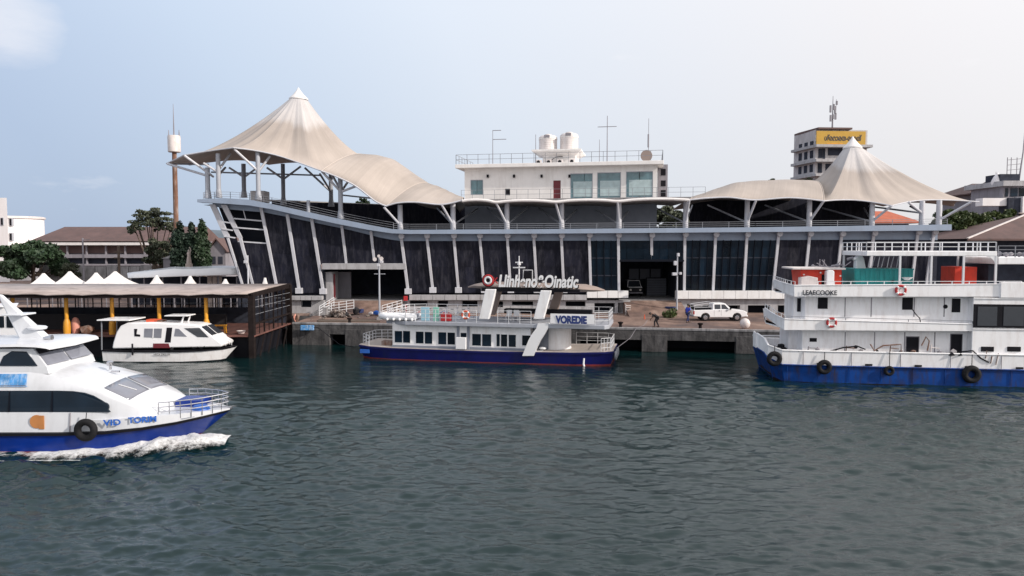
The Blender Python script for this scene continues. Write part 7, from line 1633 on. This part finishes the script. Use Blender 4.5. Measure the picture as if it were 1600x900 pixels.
def skinned(name, joints, edges, radii, m, parent, loc):
    me = bpy.data.meshes.new(name); me.from_pydata([tuple(j) for j in joints], edges, []); o = bpy.data.objects.new(name, me); COL.objects.link(o)
    md = o.modifiers.new('skin', 'SKIN'); md.use_smooth_shade = True
    for i, r in enumerate(radii): me.skin_vertices[0].data[i].radius = (r, r)
    me.skin_vertices[0].data[0].use_root = True
    sb = o.modifiers.new('sub', 'SUBSURF'); sb.levels = 1; sb.render_levels = 1
    me.materials.append(M[m]); o.parent = parent; return o
def person(px, py, Y, rz, lab, pose, shirt, trousers, held=None):
    A = P(px, py, Y); x, y = A.x, Y
    t = bpy.data.objects.new('person', None); COL.objects.link(t); t.location = (x, y, QZ + .005); t.rotation_euler = (0, 0, rz); tag(t, lab, 'person'); ORIG[t.name] = V(0, 0, 0)
    if pose == 'walk':
        J = dict(pelvis=(0, 0, .93), spine=(.02, 0, 1.15), chest=(.03, 0, 1.36), neck=(.04, 0, 1.50), head=(.06, 0, 1.62), crown=(.06, 0, 1.72))
        for s, n in ((-1, 'l'), (1, 'r')):
            st = s * .22
            J.update({n + 'hip': (0, s * .10, .88), n + 'knee': (st * .5 + .05, s * .11, .48), n + 'ankle': (st, s * .11, .09), n + 'toe': (st + .17, s * .12, .04), n + 'sh': (.03, s * .19, 1.40), n + 'el': (-st * .35, s * .25, 1.14), n + 'wr': (-st * .6 + .12, s * .24, .92), n + 'palm': (-st * .6 + .15, s * .24, .85)})
    else:   # bending forward to haul a rope
        J = dict(pelvis=(-.10, 0, .90), spine=(.06, 0, 1.06), chest=(.24, 0, 1.16), neck=(.36, 0, 1.20), head=(.47, 0, 1.20), crown=(.55, 0, 1.20))
        for s, n in ((-1, 'l'), (1, 'r')):
            st = s * .16
            J.update({n + 'hip': (-.10, s * .10, .86), n + 'knee': (st * .5 + .04, s * .12, .48), n + 'ankle': (st - .06, s * .13, .09), n + 'toe': (st + .11, s * .14, .04), n + 'sh': (.24, s * .18, 1.16), n + 'el': (.30, s * .22, .90), n + 'wr': (.46, s * .12, .74), n + 'palm': (.50, s * .10, .68)})
    names = list(J); R = dict(pelvis=.13, spine=.12, chest=.145, neck=.055, head=.095, crown=.07)
    for n in 'lr': R.update({n + 'hip': .10, n + 'knee': .06, n + 'ankle': .042, n + 'toe': .04, n + 'sh': .06, n + 'el': .045, n + 'wr': .028, n + 'palm': .036})
    E = [('pelvis', 'spine'), ('spine', 'chest'), ('chest', 'neck'), ('neck', 'head'), ('head', 'crown')]
    for n in 'lr':
        E += [('pelvis', n + 'hip'), (n + 'hip', n + 'knee'), (n + 'knee', n + 'ankle'), (n + 'ankle', n + 'toe'), ('chest', n + 'sh'), (n + 'sh', n + 'el'), (n + 'el', n + 'wr'), (n + 'wr', n + 'palm')]
        q = Vector(J[n + 'palm'])
        for k, (dx, dz) in enumerate(((.045, -.03), (.03, -.085), (.01, -.095), (-.01, -.09), (-.028, -.075))):
            a, b = n + 'f%da' % k, n + 'f%db' % k; J[a] = q + V(dx * .6, 0, dz * .6); J[b] = q + V(dx, -.01 if n == 'r' else .01, dz); R[a] = .010; R[b] = .008; names += [a, b]; E += [(n + 'palm', a), (a, b)]
    idx = {k: i for i, k in enumerate(names)}
    skinned('body', [J[k] for k in names], [(idx[a], idx[b]) for a, b in E], [R[k] for k in names], 'skin', t, None)
    def sub(nm, ks, es, k_, m): i2 = {k: i for i, k in enumerate(ks)}; skinned(nm, [J[k] for k in ks], [(i2[a], i2[b]) for a, b in es], [R[k] * k_ + .012 for k in ks], m, t, None)
    sub('shirt', ['spine', 'pelvis', 'chest', 'lsh', 'lel', 'rsh', 'rel'], [('spine', 'pelvis'), ('spine', 'chest'), ('chest', 'lsh'), ('lsh', 'lel'), ('chest', 'rsh'), ('rsh', 'rel')], 1.12, shirt)
    sub('trousers', ['pelvis', 'lhip', 'lknee', 'lankle', 'rhip', 'rknee', 'rankle'], [('pelvis', 'lhip'), ('lhip', 'lknee'), ('lknee', 'lankle'), ('pelvis', 'rhip'), ('rhip', 'rknee'), ('rknee', 'rankle')], 1.15, trousers)
    h = Vector(J['head']); cdir = (Vector(J['crown']) - h).normalized()
    mb = MB(); bm = bmesh.new(); bmesh.ops.create_uvsphere(bm, u_segments=14, v_segments=9, radius=.112)
    mb.add([v.co + h + cdir * .05 + V(-.02 if pose == 'walk' else 0, 0, .012) for v in bm.verts if True], [tuple(v.index for v in f.verts) for f in bm.faces]); bm.free()
    part('hair', mb, 'hair', t, smooth=True)
    f = V(1, 0, 0) if pose == 'walk' else V(.1, 0, -1)
    part('nose', MB().rock(h + f * .115 + cdir * -.0, .02, 1), 'skin', t)
    for s in (-1, 1): part('eye', MB().rock(h + f * .10 + V(0, s * .035, 0) + cdir * .02, .012, 1), 'black', t); part('ear', MB().rock(h + V(0, s * .105, 0), .025, 1.3), 'skin', t)
    part('mouth', MB().rock(h + f * .105 - cdir * .04, .014, .5), 'door_red', t)
    for n in 'lr':
        q = Vector(J[n + 'ankle']); e = Vector(J[n + 'toe']); part('shoe', MB().tube([q + V(-.05, 0, -.045), e + V(.02, 0, -.005)], .048, 8, r2=.036), 'black', t, smooth=True)
    return t
person(1074.5, 500, 69.7, 0.5, 'person in a bright blue shirt walking on the quay left of the pickup', 'walk', 'shirt_blue', 'cloth_navy')
person(1025, 508, 65.6, math.pi - .35, 'person in black bending forward over a rope at the quay edge', 'bend', 'cloth_black', 'cloth_black')

def quay_things():
    a = P(1012, 500, 65.3); pts = [V(a.x - .02, 65.35, QZ + .66), V(a.x - .5, 64.6, QZ + .25), V(a.x - 1.2, 64.0, QZ + .12), P(985, 528, 62.5), P(962, 545, 59)]
    single('mooring_rope', MB().tube(pts, .016, 6), 'far_grey', 'grey mooring rope running from the bending person down to the boat', 'rope', pts[2])
    a = P(1165, 517, 64.4); single('float_ball', MB().lathe((a.x, 64.6, QZ), [(.14, 0), (.30, .10), (.41, .26), (.45, .45), (.41, .64), (.30, .80), (.14, .89), (.03, .91)], 18), 'tank_white', 'round pale float ball lying at the quay edge near the ship', 'float ball', (a.x, 64.6, QZ), smooth=True)
    a = P(497, 512, 68.3); b = P(556, 543, 60.2); c_ = P(530, 536, 64)
    single('mooring_rope', MB().tube([P(484, 511, 68.4), a, V(c_.x, 64, c_.z - .1), b], .03, 6), 'black', 'dark mooring rope sagging from the quay wall to the left bow of the tour boat', 'rope', a)
    for k, (x, y_, lab) in enumerate(((-15.2, 68.7, 'iron bollard on the quay edge left of the tour boat'), (9.6, 64.9, 'iron bollard on the quay edge just right of the tour boat'), (16.4, 63.9, 'iron bollard on the quay edge nearest the float ball'))):
        single('bollard', MB().lathe((x, y_ + .2, QZ), [(.20, 0), (.14, .08), (.13, .36), (.24, .42), (.24, .52), (.1, .56)], 14), 'rust_dark', lab, 'bollard', (x, y_ + .2, QZ), 'iron bollards on the quay', smooth=True)
    # lamp poles
    def lamp(px, pybase, ytop, Y, lab, heads, m='steel_grey'):
        A = P(px, pybase, Y); X = A.x; zt = W.z(px, ytop, Y); t = thing('lamp_pole', lab, 'lamp pole', (X, Y, QZ), 'poles on the quay')
        part('pole', MB().tube([V(X, Y, QZ), V(X, Y, zt)], .11, 10, r2=.07), m, t, smooth=True); part('pole_base', MB().box(X - .25, X + .25, Y - .25, Y + .25, QZ, QZ + .25), 'concrete', t)
        for (dx, dy, w, h, k) in heads:
            z = W.z(px, dy, Y)
            if k == 'arm': part('arm', MB().beam(V(X, Y, z), V(X + dx, Y, z), .06), m, t)
            elif k == 'cam': part('camera_head', MB().box(X + dx - w / 2, X + dx + w / 2, Y - .5, Y - .1, z - h / 2, z + h / 2), 'steel_light', t, bevel=.03); part('bracket', MB().beam(V(X, Y, z), V(X + dx, Y - .2, z), .05), m, t)
            else: part('speaker', MB().lathe((X + dx, Y - .4, z), [(w * .5, 0), (w * .25, .25), (w * .2, .4)], 12, 'y'), 'tank_white', t, smooth=True)
        return t
    lamp(593, 480, 402, 72.5, 'grey lamp pole with cluster of speakers left of the tour boat', [(-.35, 405, .4, .3, 'speaker'), (.3, 404, .4, .3, 'speaker'), (.05, 400, .3, .3, 'speaker'), (.3, 409, .3, .25, 'cam'), (.6, 428, 0, 0, 'arm'), (-.5, 428, 0, 0, 'arm'), (.0, 414, .3, .3, 'cam')])
    lamp(1057.5, 478, 397, 77.2, 'grey pole with camera heads at the right side of the dark entrance', [(-.3, 411, .3, .45, 'cam'), (-.35, 428, .5, .3, 'cam'), (.25, 427, .25, .25, 'cam'), (0, 398, .25, .35, 'cam')])
    lamp(388, 452, 399, 79.0, 'thin pole with a small white lamp head against the left prow glass', [(-.1, 409, .35, .3, 'cam')], 'steel_light')
    # plants, bins by the entrance
    a = P(1046, 494, 74.5); pl = thing('weed_clump', 'green weedy bush at the foot of the camera pole', 'bush', (a.x, 74.5, QZ)); random.seed(2)
    part('stem', MB().beam(V(a.x, 74.5, QZ), V(a.x, 74.5, QZ + .5), .05), 'trunk', pl); part('foliage', leaves([(V(a.x, 74.5, QZ + .35), .75, .38), (V(a.x + .4, 74.6, QZ + .6), .4, .35)], 420, .10), 'leaf_fresh', pl)
    for k, (px, lab) in enumerate(((1044, 'left dark bin beside the dark entrance'), (1051, 'right dark bin next to the camera pole'))):
        a = P(px, 483, 77.8); single('bin', MB().lathe((a.x, 77.8, QZ), [(.26, 0), (.32, .75), (.34, .78), (.3, .85)], 14), 'cloth_navy', lab, 'bin', (a.x, 77.8, QZ), 'bins by the entrance', smooth=True)
    a = P(1007, 497, 73); single('traffic_post', MB().tube([V(a.x, 73, QZ), V(a.x, 73, QZ + .45)], .07, 8, r2=.04), 'orange', 'tiny orange post on the quay in front of the entrance', 'post', (a.x, 73, QZ))
    # ramp and fence at the left entrance
    def fence(pa, pb, Ya, Yb, h, lab, rise=0):
        a = P(pa, 480, Ya); b = P(pb, 480, Yb); A = V(a.x, Ya, QZ + .02); Bq = V(b.x, Yb, QZ + .02 + rise); t = thing('ramp_railing', lab, 'railing', A, 'railings at the left entrance')
        n = max(2, round((Bq - A).length / .8))
        for i in range(n + 1): q = A.lerp(Bq, i / n); part('post', MB().beam(q, q + V(0, 0, h), .07), 'rail_white', t)
        for k in range(4): z = h * (k + 1) / 4; part('rail', MB().beam(A + V(0, 0, z), Bq + V(0, 0, z), .045), 'rail_white', t)
    fence(499, 522, 76.2, 78.2, 1.0, 'lower slanted white railing at the foot of the stairs left of the entrance', .8)
    fence(506, 553, 77.2, 78.4, 1.15, 'long white railing leading into the left entrance', .35)
    fence(597, 628, 75.8, 78.8, 1.1, 'white railing right of the left entrance beside the lamp pole', .35)
    fence(612, 640, 73.5, 76.5, 1.0, 'nearer white railing partly behind the tour boat bow', .2)
    a, b = P(489, 470, 78), P(506, 470, 78); t = thing('stair_flight', 'short grey concrete stair beside the white railing', 'stairs', (a.x, 77, QZ))
    for k in range(5): part('step', MB().box(a.x + .3 * k, b.x + .6, 76.6, 78.6, QZ + .17 * k + .001, QZ + .17 * (k + 1)), 'concrete', t)
    # rubble heap: every stone its own
    random.seed(31)
    hp = thing('rubble_heap', 'heap of broken stones and debris in front of the left entrance railing', 'rubble heap', (P(528, 475, 75).x, 75, QZ))
    for k in range(60):
        px = random.gauss(528, 8); hgt = max(0, 1 - abs(px - 528) / 20); Y = 75 + random.uniform(-.9, 1.0); x = P(px, 475, Y).x; r = random.uniform(.12, .32)
        part('stone', MB().rock(V(x, Y, QZ + r * .4 + random.random() * .8 * hgt), r, .75), 'rubble', hp)
    for k, (px, Y, r) in enumerate(((505, 73, .2), (500, 74, .14), (560, 74, .2), (486, 72, .12), (575, 75.5, .25))):
        x = P(px, 475, Y).x; single('loose_stone', MB().rock(V(x, Y, QZ + r * .35), r, .7), 'rubble', ['loose stone left of the rubble heap', 'small loose stone nearest the stair', 'loose stone right of the rubble heap', 'tiny loose stone near the pontoon end', 'loose stone by the lamp pole foot'][k], 'stone', (x, Y, QZ))
    # goods by the entrance
    def sack(px, Y, r, m, lab, h=.8): x = P(px, 475, Y).x; single('sack', MB().rock(V(x, Y, QZ + r * h * .8), r, h), m, lab, 'sack', (x, Y, QZ), smooth=True)
    sack(540, 75.4, .42, 'cloth_black', 'black sack on the right side of the rubble heap'); sack(556, 77.6, .45, 'cloth_black', 'dark bundle standing inside the mouth of the left entrance', 1.1); sack(564, 77.9, .4, 'cloth_navy', 'navy bundle right of the dark bundle at the left entrance', 1.2)
    sack(588, 76.3, .5, 'blue_print', 'blue plastic bundle at the foot of the lamp pole', .8); sack(600, 76.6, .5, 'tank_white', 'white sack right of the blue plastic bundle', .8); sack(608, 77, .42, 'door_red', 'dark red sack behind the white railing', .9); sack(580, 77.0, .4, 'tank_white', 'white sack left of the blue plastic bundle', .7)
    sack(464, 70.3, .35, 'rust', 'brown bundle at the quay corner by the pontoon end', 1.5); sack(461, 70.9, .3, 'pink', 'pinkish bundle behind the brown bundle at the quay corner', 1.4)
    a = P(634, 455, 79); single('fire_point', MB().box(a.x - .2, a.x + .2, 78.7, 79, QZ + 1.4, QZ + 1.9).box(a.x - .06, a.x + .06, 78.75, 78.9, QZ, QZ + 1.0), 'ring_red', 'red fire point box at the right corner of the left entrance', 'fire box', (a.x, 78.8, QZ), bevel=.02)
    # dark damp mats / plates on the apron, blue tarp on the quay edge
    def plate(pts, m, lab, cat, h=.05):
        q = [P(x, y, 70) for (x, y) in pts]
        def g(x, y): d = P(x, y, 1.0) - Vector((0, 0, CAMH)); tt = (QZ + .004 - CAMH) / d.z; return Vector((0, 0, CAMH)) + d * tt
        w = [g(x, y) for (x, y) in pts]; single('ground_plate', MB().prism(w, (0, 0, h)), m, lab, cat, sum(w, Vector()) / len(w))
    plate([(500, 489), (545, 487), (562, 491), (540, 495), (505, 496)], 'rust_dark', 'dark reddish mat lying on the quay in front of the left entrance', 'mat')
    plate([(497, 500), (585, 500.5), (594, 503), (497, 503.5)], 'trunk', 'long thin dark plank along the quay edge near the tour boat', 'plank', .08)
    plate([(984, 486), (1010, 484), (1014, 488), (996, 490)], 'rust_dark', 'dark plate at the threshold of the dark entrance', 'mat')
    a, b = P(470, 508, 68.55), P(491, 516, 68.45); single('blue_tarp', MB().box(a.x, b.x, 68.3, 68.52, b.z, a.z), 'mural_blue', 'blue tarp patch hanging on the quay wall by the pontoon', 'tarp', (a.x, 68.4, b.z), bevel=.05)
    # small quay ladder frame by the dark hall corner
    a = P(981, 485, 77.5); t = thing('stacked_chairs', 'small stack of pale plastic chairs at the left corner of the dark entrance', 'chairs', (a.x, 77.5, QZ))
    for k in range(4): part('chair_shell', MB().box(a.x - .28, a.x + .28, 77.2, 77.7, QZ + .3 + .22 * k, QZ + .36 + .22 * k).box(a.x - .28, a.x - .22, 77.2, 77.7, QZ + .36 + .22 * k, QZ + .5 + .22 * k), 'tank_white', t)
    for (dx, dy) in ((-.24, 77.25), (.24, 77.25), (-.24, 77.65), (.24, 77.65)): part('chair_leg', MB().beam(V(a.x + dx, dy, QZ), V(a.x + dx, dy, QZ + .3), .04), 'tank_white', t)
    # pair of white lightweight flags / gull on the water
quay_things()
